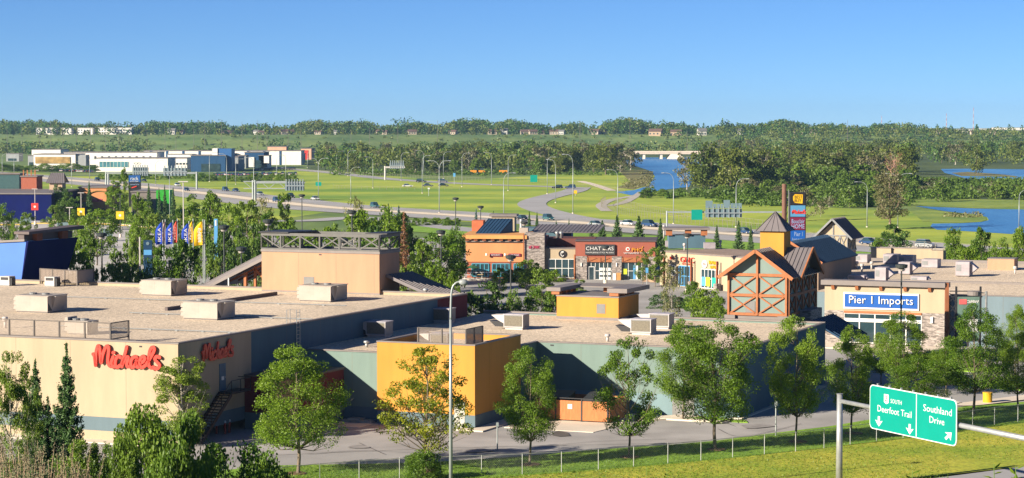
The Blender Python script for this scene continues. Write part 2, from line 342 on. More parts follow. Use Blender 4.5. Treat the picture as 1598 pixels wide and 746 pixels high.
ribbon('service_road', [(905, 293), (893, 299), (862, 306), (838, 313), (830, 320), (845, 328), (880, 337), (925, 345), (1000, 354)], 9.5, .17, M['road'], 'curved grey ramp swinging down to the highway')
ribbon('path', [(947, 330), (938, 322), (945, 316), (960, 311), (985, 307), (1010, 302)], 3.5, .14, M['path'], 'pale footpath curving towards the river')
ribbon('path', [(950, 322), (975, 316), (996, 304), (1001, 300)], 3.0, .15, M['path'], 'pale straight footpath climbing to the riverbank')
ribbon('path', [(905, 283), (925, 288), (955, 298)], 4, .14, M['concrete'], 'pale boat ramp running into the river')
ribbon('path', [(-100, 268), (40, 272), (150, 274)], 2.5, .12, M['path'], 'footpath on the far grass strip at left')
# shopping centre ground
sheet('parking_lot', [(-400, 345), (60, 344), (150, 352), (300, 352), (420, 352), (430, 372), (660, 372), (720, 395), (740, 400), (1040, 400), (1140, 420), (1300, 440), (2400, 480), (2400, 570), (1800, 615), (1598, 629), (1503, 637), (1460, 642), (1440, 640), (1351, 658), (1291, 668), (1200, 679), (1118, 690), (1042, 697), (921, 705), (800, 716), (703, 722), (594, 726), (430, 730), (330, 738), (180, 746), (-100, 760), (-500, 760)], .09, M['asphalt'], 'grey asphalt of the shopping centre lanes and parking')
sheet('parking_lot', [(-300, 346), (60, 345), (150, 354), (250, 362), (240, 440), (-300, 440)], .1, mat('pale_lot', (.44, .42, .41), .9, .14, .06, fine=.08, fscale=2), 'pale empty car park at left')
ribbon('car_park_island', [(-60, 341), (60, 341.5), (150, 347), (230, 352), (300, 358)], 6, .14, M['lawn'], 'planted strip along the back of the car park')
for i, (a, c) in enumerate((((-60, 343), (50, 343.5)), ((60, 344), (170, 350.5)), ((170, 350.5), (250, 357)))):
    pa, pc = P(*a), P(*c); mb = MB(); mb.bar((pa[0], pa[1], .2), (pc[0], pc[1], .2), .5, .35)
    tag(mb.build('kerb', M['concrete'], kind='structure'), 'pale kerb at the back of the car park')
mb = MB()
for x, y, L_ in ((14, 344, 14), (75, 348, 9), (117, 351, 10), (180, 353, 9), (205, 357, 9), (40, 350, 8), (-10, 352, 8)):
    pt = P(x, y); mb.box(pt[0], pt[0]+L_*.9, pt[1], pt[1]+3.2, .11, .3)
tag(mb.build('car_park_island', mat('yellow_kerb', (.6, .42, .1), .85), kind='structure'), 'yellow edged islands in the car park')
# pavements and kerbs round the near buildings
def uvsheet(name, pts, z, m, label):
    return sheet(name, [B.w(u, v) for u, v in pts], z, m, label, world=True)
def slab(name, pts, h, m, label):
    w_ = [B.w(u, v) for u, v in pts]; return tag(MB().prism(w_, .05, h).build(name, m, kind='structure'), label)
uvsheet('service_lane', [(-60, -1.5), (1.5, -1.5), (3, 10), (9, 17), (19, 16), (30, 28), (38, 30), (46, 36), (48, 30), (40, 19), (20, 7), (4, -6), (0, -12), (-60, -12)], .108, mat('worn_asphalt', (.32, .305, .3), .9, .2, .2, fine=.12, fscale=10), 'sun bleached delivery lane behind the shops')
slab('pavement', [(-60, -1.6), (.8, -1.6), (.8, 0), (-60, 0)], .2, M['concrete'], 'concrete apron below the beige store')
slab('pavement', [(4, 14.2), (8.5, 14.6), (8.5, 18.5), (4, 18.5)], .14, M['concrete'], 'concrete pad beside the yellow block')
slab('pavement', [(16.6, 16.2), (19, 16.2), (19, 27.5), (17.7, 27.5), (17.7, 17.7), (16.6, 17.7)], .2, M['concrete'], 'pavement at the corner of the yellow block')
slab('pavement', [(19.6, 19.3), (27.5, 19.3), (28.2, 24), (27, 31), (19.6, 31)], .15, M['concrete'], 'concrete pad under the timber bin enclosure')
slab('pavement', [(28.4, 29.2), (35.5, 29.0), (36, 29.9), (28.4, 30.2)], .22, M['concrete'], 'kerb of the small grass island')
slab('pavement', [(26.5, 27.3), (29.2, 27.6), (33, 32.1), (30.4, 32.1)], .2, M['concrete'], 'short concrete path to the back door')
slab('lawn_island', [(29.6, 30.2), (37.5, 29.9), (37.0, 31.2), (33.4, 32.0)], .14, M['lawn'], 'small grass island by the green wall')
slab('pavement', [(35.2, 32), (36.4, 32), (37, 58), (35.2, 58)], .2, M['concrete'], 'narrow kerb along the shaded side of the green store')
slab('pavement', [(24, 94.5), (40, 94.5), (52, 93), (52, 97), (41, 99.9), (24, 99.9)], .2, M['concrete'], 'pavement in front of the blue signed store')
ribbon('pavement', [(1400, 612), (1440, 618), (1470, 628), (1500, 634), (1560, 628), (1700, 610)], 2.2, .2, M['concrete'], 'curved kerb and pavement beside the lower car park')
slab('lawn_island', [(44, 66), (60, 60), (62, 64), (46, 71)], .2, M['lawn'], 'planted island in the right car park')
slab('lawn_island', [(36, 80), (48, 76), (50, 80), (37, 85)], .2, M['lawn'], 'planted island before the blue signed store')
for i_, (x_, y_, rx_, ry_) in enumerate(((560, 700, 16, 3), (745, 706, 22, 3), (1180, 668, 26, 3))):
    sheet('tar_patch', [(x_+rx_*cos(a)*(1+.25*sin(3*a+i_)), y_+ry_*sin(a)*(1+.2*cos(2*a+i_))) for a in np.linspace(0, 2*pi, 13)[:-1]], .165+.002*i_, mat('tar_patch', (.26, .245, .24), .9, .2, 1), 'darker patch in the worn service road')
for i_, pts_ in enumerate(([(480, 712), (560, 706), (660, 709), (760, 700)], [(840, 700), (930, 692), (1040, 688)], [(560, 694), (600, 712)], [(1120, 672), (1160, 684), (1250, 664)])):
    ribbon('crack_seal', pts_, .07, .162, mat('crack_tar', (.08, .07, .07), .8), 'dark sealed crack in the service road')
# lawn and dry bank up to the fence, and beyond
sheet('lawn', [(100, 775), (330, 738), (430, 729), (594, 726), (703, 722), (800, 716), (921, 705), (1042, 697), (1118, 690), (1200, 679), (1291, 668), (1351, 658), (1440, 645), (1503, 637), (1598, 629), (1800, 610), (2300, 575), (2300, 600), (1800, 640), (1548, 668), (1400, 688), (1154, 716), (1041, 727), (868, 741), (700, 752), (491, 764), (300, 780)], .13, M['lawn'], 'green lawn strip in front of the wire fence')
sheet('bank', [(-100, 800), (300, 780), (491, 764), (700, 752), (868, 741), (1041, 727), (1154, 716), (1400, 688), (1548, 668), (1800, 640), (2300, 600), (2300, 690), (1800, 720), (1598, 730), (1400, 752), (1200, 790), (600, 800), (0, 800)], .12, M['dryturf'], 'dry yellowish turf beyond the wire fence')
sheet('road', [(1200, 792), (1400, 757), (1500, 744), (1598, 731), (1800, 718), (2200, 760), (1500, 850), (1100, 850)], .15, M['road'], 'grey road at the lower right corner')
sheet('puddle_stain', [(862, 678), (872, 675), (886, 678), (890, 683), (872, 684), (861, 682)], .16, mat('damp_asphalt', (.11, .1, .09), .6), 'damp stain on the delivery lane')
sheet('lawn', [(620, 352), (700, 352), (820, 361), (940, 366), (1200, 375), (1598, 405), (1700, 418), (1700, 435), (1440, 412), (1100, 392), (900, 378), (700, 366), (640, 362)], .12, M['lawn'], 'green verge between the shops and the highway')
ALB = .74
# ---------------------------------------------------------------- building materials
def wallm(n, c, var=.05): return mat(n, c, .85, var+.02, .5, fine=.05, fscale=2.2, stretch=(1, 1, .2))
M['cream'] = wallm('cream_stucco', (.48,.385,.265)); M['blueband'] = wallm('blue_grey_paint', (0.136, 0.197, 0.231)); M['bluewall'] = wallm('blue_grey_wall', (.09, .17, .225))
M['darkred'] = wallm('dark_red_stucco', (.16, .025, .03)); M['brick'] = mat('brick_red', (.42, .13, .08), .85, .15, 2, fine=.2, fscale=8, stretch=(1, 1, 3))
M['peach'] = wallm('peach_stucco', (.5, .3, .19)); M['sage'] = wallm('sage_green_stucco', (.19, .27, .245)); M['yellow'] = wallm('golden_yellow_stucco', (.62, .29, .05))
ALB = 1.0; M['gravel'] = mat('roof_gravel', (.56, .46, .35), .95, .13, .07, fine=.32, fscale=6.0, kind='voronoi', bump=.5); ALB = .74
M['cap'] = mat('metal_coping', (.24, .21, .2), .55, .08, 1); M['darkcap'] = mat('dark_coping', (.13, .1, .1), .6)
M['white'] = mat('white_paint', (.58, .54, .52), .5, .06, 1.2); M['unit'] = mat('rooftop_unit_paint', (.43, .38, .335), .55, .08, .8, fine=.06, fscale=5); M['dark'] = mat('dark_metal', (.035, .035, .04), .5)
M['grey'] = mat('grey_steel', (.25, .26, .27), .5, .1, 2); M['galv'] = mat('galvanised_steel', (.5, .52, .53), .4, .12, 3, metal=.5)
M['screen'] = None
M['seam'] = mat('standing_seam_roof', (.2, .18, .19), .4, .08, .7); M['blueroof'] = mat('blue_metal_roof', (.03, .075, .15), .5, .1, .5, spec=.15)
M['timber'] = mat('orange_timber', (.42, .155, .062), .7, .12, 1.5, fine=.12, fscale=8); M['stone'] = mat('ledge_stone', (.32, .28, .26), .9, .2, 1.2, fine=.5, fscale=2.6, kind='voronoi', stretch=(1, 1, 3.2), bump=.8)
M['glass'] = mat('dark_glass', (.03, .06, .075), .08, .3, .4, spec=.8); M['tealglass'] = mat('teal_glass', (.1, .28, .33), .12, .3, .3, spec=.7); M['sagepanel'] = wallm('sage_panel', (0.218, 0.292, 0.272))
M['red'] = mat('red_sign_face', (.75, .06, .04), .4, .03); M['blue'] = mat('blue_sign_face', (.01, .1, .42), .4, .03); M['black'] = mat('black_sign_face', (.02, .02, .025), .5)
M['signwhite'] = mat('white_sign_face', (.85, .85, .83), .4, .02); M['signyellow'] = mat('yellow_sign_face', (.85, .5, .02), .4, .03); M['lblue'] = mat('light_blue_face', (.12, .38, .72), .4, .03)
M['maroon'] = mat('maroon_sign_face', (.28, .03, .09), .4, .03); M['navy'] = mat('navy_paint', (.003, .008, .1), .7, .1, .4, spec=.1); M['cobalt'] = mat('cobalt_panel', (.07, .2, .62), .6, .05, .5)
M['doorgrey'] = mat('grey_door_paint', (.22, .22, .22), .6, .06); M['greensign'] = mat('green_sign_sheeting', (.0, .3, .235), .45, .04, .8); M['signback'] = mat('sign_back_aluminium', (.16, .24, .28), .5, .1, .4)
# perforated screen material: real holes by transparency of fine perforated sheet
s_ = bpy.data.materials.new('perforated_screen'); s_.use_nodes = True; nt = s_.node_tree; b = nt.nodes['Principled BSDF']; b.inputs['Base Color'].default_value = (.24, .19, .155, 1); b.inputs['Roughness'].default_value = .6
tc = _n(nt, 'ShaderNodeTexCoord'); vo = _n(nt, 'ShaderNodeTexVoronoi'); vo.inputs['Scale'].default_value = 16; vo.inputs['Randomness'].default_value = 0
nt.links.new(tc.outputs['Object'], vo.inputs[0]); gt = _n(nt, 'ShaderNodeMath', operation='GREATER_THAN'); gt.inputs[1].default_value = .43; nt.links.new(vo.outputs['Distance'], gt.inputs[0])
nt.links.new(gt.outputs[0], b.inputs['Alpha']); M['screen'] = s_

def joints(mb, axis, c, a0, a1, z0, z1, step, side, m):
    a = a0+step
    while a < a1-.3:
        if axis == 'u': mb.box(a-.012, a+.012, c, c+side*.003, z0, z1, m)
        else: mb.box(c, c+side*.003, a-.012, a+.012, z0, z1, m)
        a += step
M['joint'] = mat('wall_joint', (.14, .13, .12), .9)
jm = lambda base: [base, mat('joint_'+base.name, tuple(np.array((.5, .42, .33))*.45), .9)]

# ---- rooftop units
def unit_big(frame, u, v, z, label, L_=4.1, W_=2.2, H_=1.45):
    t = thing('rooftop_air_unit', label, 'air unit', frame, u, v, z, 'large beige air units on the gravel roof')
    a = MB(); a.box(u+.35, u+L_*.97, v, v+W_, z+.12, z+H_)
    a.box(u+L_*.48, u+L_*.485, v-.006, v+.01, z+.2, z+H_-.1); a.build('housing', M['unit'], t)
    for k in range(3):          # stepped hoods at the left end
        z0 = z+.25+k*.4; MB().extr([(u, z0+.05), (u+.35, z0), (u+.35, z0+.38), (u+.12, z0+.38)], 'y', v+.1, v+W_-.1).build('intake_hood', M['unit'], t)
    MB().add([(u+L_*.97, v+W_*.25, z+.2), (u+L_*.97, v+W_*.8, z+.2), (u+L_+.25, v+W_*.8, z+H_), (u+L_+.25, v+W_*.25, z+H_), (u+L_*.97, v+W_*.25, z+H_), (u+L_*.97, v+W_*.8, z+H_)], [(0, 1, 2, 3), (0, 3, 4), (1, 5, 2), (3, 2, 5, 4)]).build('exhaust_hood', M['unit'], t)
    MB().add([(u+L_*.975, v+W_*.02, z+.2), (u+L_*.975, v+W_*.22, z+.2), (u+L_*.975, v+W_*.04, z+.95)], [(0, 1, 2)]).build('hood_shadow', M['dark'], t);  # dark triangle painted on the end face as the shadow of the hood
    for k in range(2): MB().tube([(u+L_*(.3+k*.35), v+W_*.5, z+H_+.06), (u+L_*(.3+k*.35), v+W_*.5, z+H_+.2)], .36, 12).build('fan_cowl', M['grey'], t)
    MB().box(u+.4, u+L_*.95, v+.1, v+W_-.1, z, z+.12).build('curb', M['cap'], t)
    MB().box(u+.3, u+L_, v-.04, v+W_+.04, z+H_, z+H_+.06).build('lid', M['unit'], t)
    return t
def unit_mid(frame, u, v, z, label, s=1., flip=False):
    t = thing('rooftop_air_unit', label, 'air unit', frame, u, v, z, 'grey condenser units on the middle roof')
    W_, D_, H_ = 1.9*s, 1.5*s, 1.15*s
    MB().box(u, u+W_, v, v+D_, z+.2, z+.2+H_).build('housing', M['grey'], t)
    MB().box(u+.12, u+W_-.1, v-.02, v-.003, z+.35, z+.1+H_).build('coil_grille', mat('coil_grille', (.2, .18, .14), .8, .2, 9), t)
    f = MB()
    for a in (u, u+W_-.07): f.box(a, a+.07, v-.03, v+.04, z+.2, z+.2+H_)
    f.box(u+.07, u+W_-.07, v-.03, v+.04, z+.2, z+.28); f.build('corner_frame', M['white'], t)
    MB().box(u-.05, u+W_+.05, v-.05, v+D_+.05, z+.2+H_, z+.27+H_).build('lid', mat('lilac_grey_lid', (.5, .47, .52), .5), t)
    MB().extr([(u-1.25*s, z+.2+H_*.95), (u-.0, z+.2+H_), (u-.0, z+.2+H_*.3), (u-.6*s, z+.2+H_*.55)], 'y', v+.05, v+D_*.9).build('intake_hood', M['white'], t)
    MB().extr([(u-1.5*s, z+.2+H_*.5), (u-.9*s, z+.25), (u-.02, z+.25), (u-.02, z+.2+H_*.42)], 'y', v+.15, v+D_*.8).build('lower_hood', M['dark'], t)
    MB().box(u+.1, u+W_-.1, v+.1, v+D_-.1, z, z+.2).build('curb', M['white'], t)
    return t
def screen_rail(frame, pts, z, h, label, nseg=1, gap=.35, mcol=None):
    "perforated metal screen on posts"
    u, v = pts[0]; t = thing('rooftop_screen', label, 'screen', frame, u, v, z)
    post = mcol or M['grey']
    for k in range(len(pts)-1):
        a, b_ = np.array(pts[k]), np.array(pts[k+1]); d = np.linalg.norm(b_-a); n = max(1, round(d/2.3))
        MB().add([(*a, z+gap), (*b_, z+gap), (*b_, z+h), (*a, z+h)], [(0, 1, 2, 3)]).build('perforated_panel', M['screen'], t)
        r = MB(); r.bar((*a, z+h), (*b_, z+h), .07, .07); r.bar((*a, z+gap), (*b_, z+gap), .07, .07); r.build('rail', post, t)
        for i in range(n+1 if k == len(pts)-2 else n):
            q = a+(b_-a)*i/n; MB().box(q[0]-.06, q[0]+.06, q[1]-.06, q[1]+.06, z, z+h+.03).build('post', post, t)
    return t
def vent(frame, u, v, z, label, h=.6, m=None):
    t = MB(); t.tube([(u, v, z), (u, v, z+h*.6)], .12, 10); t.tube([(u, v, z+h*.55), (u, v, z+h*.7), (u, v, z+h*.95), (u, v, z+h)], [.12, .27, .24, .05], 12)
    o = t.build('roof_vent', m or M['galv'], base=(u, v, z), frame=frame, smooth=True); return tag(o, label, 'vent', 'small vents on the roofs')

# ---- A: big cream store
A = thing('store_building', 'large beige store with red script sign, long blue grey side wall and flat gravel roof', 'store', B, 0, 0)
ZA = 8.2; UL = -62.
mb = MB()
mb.box(UL, -.02, 0, .3, .95+1.05, ZA-.12); joints(mb, 'u', 0, UL, 0, 2.0, ZA-.15, 5.2, -1, 1)
mb.box(-.3, -.003, .3, 11.6, 2.0, ZA-.12)
mb.build('front_wall', jm(M['cream']), A)
mb = MB(); mb.box(UL, -.3, .02, .3, .9, 2.0); mb.box(-.3, .0, .02, 11.6, .9, 2.0); mb.build('painted_band', M['blueband'], A)
mb = MB(); mb.box(UL, 0, -.03, .3, .15, .9); mb.build('concrete_plinth', M['cream'], A)
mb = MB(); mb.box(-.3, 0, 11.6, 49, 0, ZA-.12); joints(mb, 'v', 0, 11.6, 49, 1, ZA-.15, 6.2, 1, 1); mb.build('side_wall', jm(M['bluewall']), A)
mb = MB(); mb.box(-.3, 0, 49, 56.3, 0, ZA-.12); mb.build('side_wall', M['darkred'], A, label='dark red end of the side wall')
mb = MB(); mb.box(UL, -.3, 56, 56.3, 0, ZA-.12); mb.build('rear_wall', M['cream'], A)
mb = MB(); mb.box(UL, -.32, .32, 56, 7.6, 7.8); mb.build('roof_deck', M['gravel'], A)
mb = MB(); mb.box(UL, .05, -.05, .35, ZA-.12, ZA); mb.box(-.35, .05, .35, 56.35, ZA-.12, ZA); mb.box(UL, -.35, 55.95, 56.35, ZA-.12, ZA); mb.build('parapet_cap', M['cap'], A)
s = MB(); add_script(s, (-7.75, -.12, 5.75), (1, 0, 0), (0, 0, 1), 6.35, .27, .16); s.build('letter_sign', M['red'], A, label='large red script letters reading Michaels')
s = MB(); add_script(s, (.12, 3.35, 6.15), (0, 1, 0), (0, 0, 1), 5.0, .22, .12); s.build('letter_sign', M['red'], A, label='smaller red script letters on the shaded side wall')
d = MB(); d.box(0, .05, 6.3, 7.3, 3.7, 5.9); dd = d.build('door', mat('blue_door', (.08, .16, .24), .5), A); MB().box(.05, .1, 7.1, 7.17, 4.7, 4.85).build('handle', M['galv'], dd)
e = MB(); e.box(.052, .055, 6.6, 7.0, 4.55, 4.85); e.build('door_notice', M['signwhite'], dd)
st_ = MB(); st_.box(.02, 1.3, 6.1, 9.2, 3.5, 3.66)
for k in range(17): st_.box(.1, 1.2, 6.1-.28*(k+1), 6.1-.28*k, 3.5-.2*(k+1)+.1, 3.5-.2*(k+1)+.16)
st_.bar((.1, 6.1, 3.5), (.1, 1.3, .15), .08, .3); st_.bar((1.25, 6.1, 3.5), (1.25, 1.3, .15), .08, .3)
so_ = st_.build('escape_stairs', M['dark'], A)
rl = MB(); rl.bar((1.25, 9.2, 4.6), (1.25, 6.1, 4.6), .05); rl.bar((1.25, 6.1, 4.6), (1.25, 1.3, 1.2), .05); rl.bar((1.25, 9.2, 4.6), (.1, 9.2, 4.6), .05)
for v_, z_ in ((9.2, 3.5), (7.6, 3.5), (6.1, 3.5), (4.5, 2.4), (2.9, 1.3), (1.3, .1)): rl.bar((1.25, v_, z_), (1.25, v_, z_+1.1), .05)
rl.build('railing', M['dark'], so_)
mb = MB(); mb.box(-3.55, -3.3, -.02, 0, 7.72, 7.84); mb.build('scupper', M['dark'], A)
# low parapet that divides the roof
mb = MB(); mb.box(-19.6, -19.3, 30, 51.5, 7.8, 8.12); mb.build('roof_divider', M['darkcap'], A)
for k, (u_, lab) in enumerate(((0, 0),)):
    l = MB()
    for vv in (19.3, 19.9): l.tube([(-.8, vv, ZA-.4), (-.8, vv, ZA+1.1), (.15, vv, ZA+1.1), (.15, vv, 5.9)], .035, 6)
    for z_ in np.arange(6.2, 9.2, .32): l.bar((.15, 19.3, z_), (.15, 19.9, z_), .03)
    l.build('roof_ladder', M['galv'], A)
# roof units on A
def uvz(x, y, z): return B.px(x, y, z)
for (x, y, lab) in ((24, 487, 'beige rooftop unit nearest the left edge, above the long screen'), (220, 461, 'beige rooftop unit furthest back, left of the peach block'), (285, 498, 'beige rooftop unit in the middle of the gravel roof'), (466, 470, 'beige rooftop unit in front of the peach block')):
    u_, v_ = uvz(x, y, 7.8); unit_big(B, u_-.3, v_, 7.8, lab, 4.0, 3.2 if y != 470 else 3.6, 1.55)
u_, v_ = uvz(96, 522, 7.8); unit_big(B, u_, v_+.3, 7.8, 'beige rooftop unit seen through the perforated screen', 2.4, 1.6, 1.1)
for x, y, lab in ((2, 446, 'small white unit at the left edge beside the blue tower'), (72, 447, 'small white unit in front of the small roof screen')):
    u_, v_ = uvz(x, y, 7.8); t = thing('rooftop_condenser', lab, 'air unit', B, u_, v_, 7.8, 'small white condensers on the left roof')
    MB().box(u_-.2, u_+1.05, v_, v_+1.1, 7.9, 8.85).build('housing', M['white'], t); MB().box(u_-.05, u_+.9, v_-.02, v_-.003, 8.45, 8.75).build('grille', M['dark'], t)
    MB().box(u_+1.06, u_+1.3, v_+.1, v_+.8, 7.85, 8.7).build('control_box', M['dark'], t); MB().box(u_-.2, u_+1.05, v_, v_+1.1, 7.8, 7.9).build('base', M['grey'], t)
u1, v1 = uvz(-40, 524, 7.8); u2, v2 = uvz(161, 527, 7.8); screen_rail(B, [(-26, .75), (-6.7, .75), (-6.7, 3.4)], 7.8, 1.65, 'long perforated screen along the front edge of the beige store roof', mcol=mat('bronze_post', (.14, .12, .11), .6))
u1, v1 = uvz(53, 444, 7.8); u2, v2 = uvz(119, 447, 7.8); screen_rail(B, [(u1, v1+1.2), (u2, v2+.2), (u2, v2+3.4)], 7.8, 1.7, 'small perforated screen near the dark blue tower', mcol=mat('bronze_post', (.14, .12, .11), .6))
u_, v_ = uvz(671, 462, 7.8); vent(B, u_-.5, v_, 7.8, 'round metal vent on the beige roof near its dark red end', .8)
u_, v_ = uvz(8, 512, 7.8); vent(B, u_, v_, 7.8, 'white capped vent behind the long screen', 1.0, M['white'])

for (a, b_, lab) in ((( -19, 12), (-1.2, 12.4), 'thin dark gas pipe crossing the front of the beige roof'), ((-21, 26), (-2, 26.3), 'thin dark gas pipe across the middle of the beige roof'), ((-40, 40), (-6, 41), 'thin dark gas pipe across the back of the beige roof')):
    q = MB(); q.tube([(*a, 7.9), (*b_, 7.9)], .05, 6)
    for k in range(7): c_ = np.array(a)+(np.array(b_)-np.array(a))*(k+.5)/7; q.box(c_[0]-.12, c_[0]+.12, c_[1]-.12, c_[1]+.12, 7.8, 7.88)
    tag(q.build('gas_pipe', M['grey'], base=(*a, 7.8), frame=B), lab, 'pipe')
# peach block with truss crown
PT = thing('entrance_tower', 'peach block with an open steel truss crown on the back edge of the beige roof', 'roof tower', B, -23.4, 55.6, 7.8)
u0, u1, v0, v1 = -23.4, -9.6, 55.6, 60.4
mb = MB(); mb.box(u0, u1, v0, v1, 7.95, 12.0); joints(mb, 'u', v0, u0, u1, 8, 12, 4.4, -1, 1); mb.build('wall', jm(M['peach']), PT)
mb = MB(); mb.box(u0-.02, u1+.04, v0-.04, v1+.04, 7.8, 7.95); mb.build('base_flashing', M['cap'], PT)
mb = MB(); mb.box(u0-.08, u1+.08, v0-.08, v1+.08, 12.0, 12.25); mb.build('parapet_cap', M['cap'], PT)
MB().box(u0+5.0, u0+6.2, v0-.03, v0-.004, 8.4, 9.45).build('hatch_door', M['doorgrey'], PT)
MB().box(u0+6.8, u0+7.1, v0-.03, v0-.004, 11.75, 11.87).build('scupper', M['dark'], PT)
for (a, b_) in (((u0, v0), (u1, v0)), ((u1, v0), (u1, v1)), ((u0, v1), (u1, v1)), ((u0, v0), (u0, v1))):
    a, b_ = np.array(a), np.array(b_); n = 6 if abs(b_-a)[0] > 5 else 2; tr = MB(); tr.bar((*a, 13.85), (*b_, 13.85), .2, .3); tr.bar((*a, 12.33), (*b_, 12.33), .14, .16)
    for i in range(n+1):
        q = a+(b_-a)*i/n; tr.bar((*q, 12.4), (*q, 13.7), .16)
        if i < n:
            q2 = a+(b_-a)*(i+1)/n; (tr.bar((*q, 13.7), (*q2, 12.4), .13) if i % 2 == 0 else tr.bar((*q, 12.4), (*q2, 13.7), .13))
    tr.build('steel_truss', mat('truss_steel', (.13, .13, .125), .5, .1, 2), PT)
mb = MB(); mb.box(u0-.3, u0+3.3, v0-.25, v1+.3, 14.0, 14.12); mb.hexa([(u0+3.3, v0+.4, 14), (u0+4.1, v0+2, 14), (u0+4.1, v1, 14), (u0+3.3, v1, 14), (u0+3.3, v0+.4, 14.12), (u0+4.1, v0+2, 14.12), (u0+4.1, v1, 14.12), (u0+3.3, v1, 14.12)]); mb.box(u1-2.2, u1+.3, v0+1.2, v1+.3, 14.0, 14.12); mb.build('crown_plate', M['dark'], PT)
# sloped entrance canopies either side
CN = thing('entrance_canopy', 'sloping seamed metal entrance canopy on both sides of the peach block', 'canopy', B, -23.4, 57, 7.8)
def seamed(mb, p00, p10, p11, p01, n, th=.12, rib=.07, m=0, mr=0):
    "seamed metal plane: p00->p10 eave, p01->p11 ridge"
    P_ = [np.array(q, float) for q in (p00, p10, p11, p01)]; nn = np.cross(P_[1]-P_[0], P_[3]-P_[0]); nn /= np.linalg.norm(nn)
    if nn[2] < 0: nn = -nn
    mb.hexa([q-nn*th for q in P_]+P_, m)
    for i in range(n+1):
        a = P_[0]+(P_[1]-P_[0])*i/n; b_ = P_[3]+(P_[2]-P_[3])*i/n; t = (P_[1]-P_[0])/np.linalg.norm(P_[1]-P_[0])*.025
        mb.hexa([a-t, a+t, b_+t, b_-t, a-t+nn*rib, a+t+nn*rib, b_+t+nn*rib, b_-t+nn*rib], mr)
mb = MB(); seamed(mb, (-9.5, 57.0, 9.2+.6), (-9.5, 63, 9.8), (-3.2, 63, 7.4), (-3.2, 57.0, 7.4), 9, .25); mb.build('roof_panel', [M['seam']], CN)
mb = MB(); seamed(mb, (-31.5, 57.0, 8.1), (-31.5, 66, 8.1), (-23.5, 66, 11.9), (-23.5, 57.0, 11.9), 12, .35); mb.build('roof_panel', [M['seam']], CN)
mb = MB(); mb.bar((-30.8, 56.9, 7.9), (-23.45, 56.9, 11.35), .22, .3); mb.build('white_fascia', M['cap'], CN)
mb = MB()
for v_ in (58.5, 60.5, 62.5): mb.bar((-23.5, v_, 8.0), (-26, v_, 10.0), .25); mb.bar((-25.8, v_, 6), (-25.8, v_, 10.2), .25); mb.bar((-29, v_, 8.5), (-23.5, v_, 11.0), .2)
mb.bar((-26.6, 57.8, 5), (-26.6, 57.8, 9.6), .3); mb.build('timber_bracing', M['timber'], CN)
mb = MB(); mb.bar((-28.1, 56.8, 7.8), (-28.1, 56.8, 9.0), .14); mb.build('post', M['galv'], CN)

# dark red entry box in the corner between A and B
RB = thing('annex_building', 'low dark red annex tucked between the beige store and the pale green wall', 'annex', B, 0, 10.4)
mb = MB(); mb.box(.03, 5.2, 10.4, 18.3, 1.5, 4.5); mb.build('wall', M['darkred'], RB)
mb = MB(); mb.box(.03, 5.2, 10.38, 18.3, 0, 1.5); mb.build('painted_band', M['blueband'], RB)
mb = MB(); mb.box(.0, 5.3, 10.3, 18.35, 4.5, 4.65); mb.build('parapet_cap', M['darkcap'], RB)
mb = MB(); mb.box(3.0, 5.0, 10.36, 10.398, 1.55, 4.4); mb.build('brick_panel', mat('salmon_brick', (1.0, .38, .24), .85, .12, 3, fine=.15, fscale=9), RB, label='salmon coloured panel on the front')

# ---- B: green / yellow row
G = thing('store_building', 'pale green store row with a projecting golden yellow block and flat gravel roof', 'store', B, 17, 32)
ZB = 6.1
mb = MB(); mb.box(.05, 8.55, 18.5, 18.8, 1.35, ZB-.1); joints(mb, 'u', 18.5, 2, 8, 1.4, ZB-.2, 3.9, -1, 1); mb.build('wall', jm(M['sage']), G)
mb = MB(); mb.box(17.3, 36, 32.3, 32.6, 1.9, ZB-.1); joints(mb, 'u', 32.3, 17.3, 36, 1.9, ZB-.2, 4.2, -1, 1); mb.build('wall', jm(M['sage']), G)
pieces('wall', M['sage'], G, (17.0, 17.3, 27.8, 32.3, 1.35, ZB-.1))
pieces('painted_band', M['blueband'], G, (.05, 8.56, 18.47, 18.8, 0, 1.35), (17.0, 17.32, 27.8, 32.27, 0, 1.35))
pieces('painted_band', wallm('pale_blue_band', (0.204, 0.306, 0.34)), G, (17.3, 30.0, 32.27, 32.6, .12, 1.9), (32.0, 36.0, 32.27, 32.6, .12, 1.9))
MB().box(30.0, 32.0, 32.24, 32.6, .12, 2.15).build('service_door', M['doorgrey'], G)
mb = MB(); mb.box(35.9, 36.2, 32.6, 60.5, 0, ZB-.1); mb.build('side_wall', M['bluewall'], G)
mb = MB(); mb.box(.05, 36.2, 60.4, 60.7, 0, ZB-.1); mb.build('rear_wall', M['sage'], G)
mb = MB(); mb.box(.02, 17.0, 18.8, 60.4, 5.6, 5.82); mb.box(17.0, 35.9, 32.6, 60.4, 5.6, 5.82); mb.build('roof_deck', M['gravel'], G)
pieces('parapet_cap', M['cap'], G, (0.05, 8.54, 18.42, 18.85, ZB-.1, ZB)); mb = MB(); mb.box(17.0, 17.4, 27.9, 32.25, ZB-.1, ZB); mb.box(17.0, 36.25, 32.25, 32.65, ZB-.1, ZB); mb.box(35.85, 36.25, 32.65, 60.3, ZB-.1, ZB); mb.box(.05, 36.25, 60.3, 60.75, ZB-.1, ZB+.05); mb.build('parapet_cap', M['cap'], G)

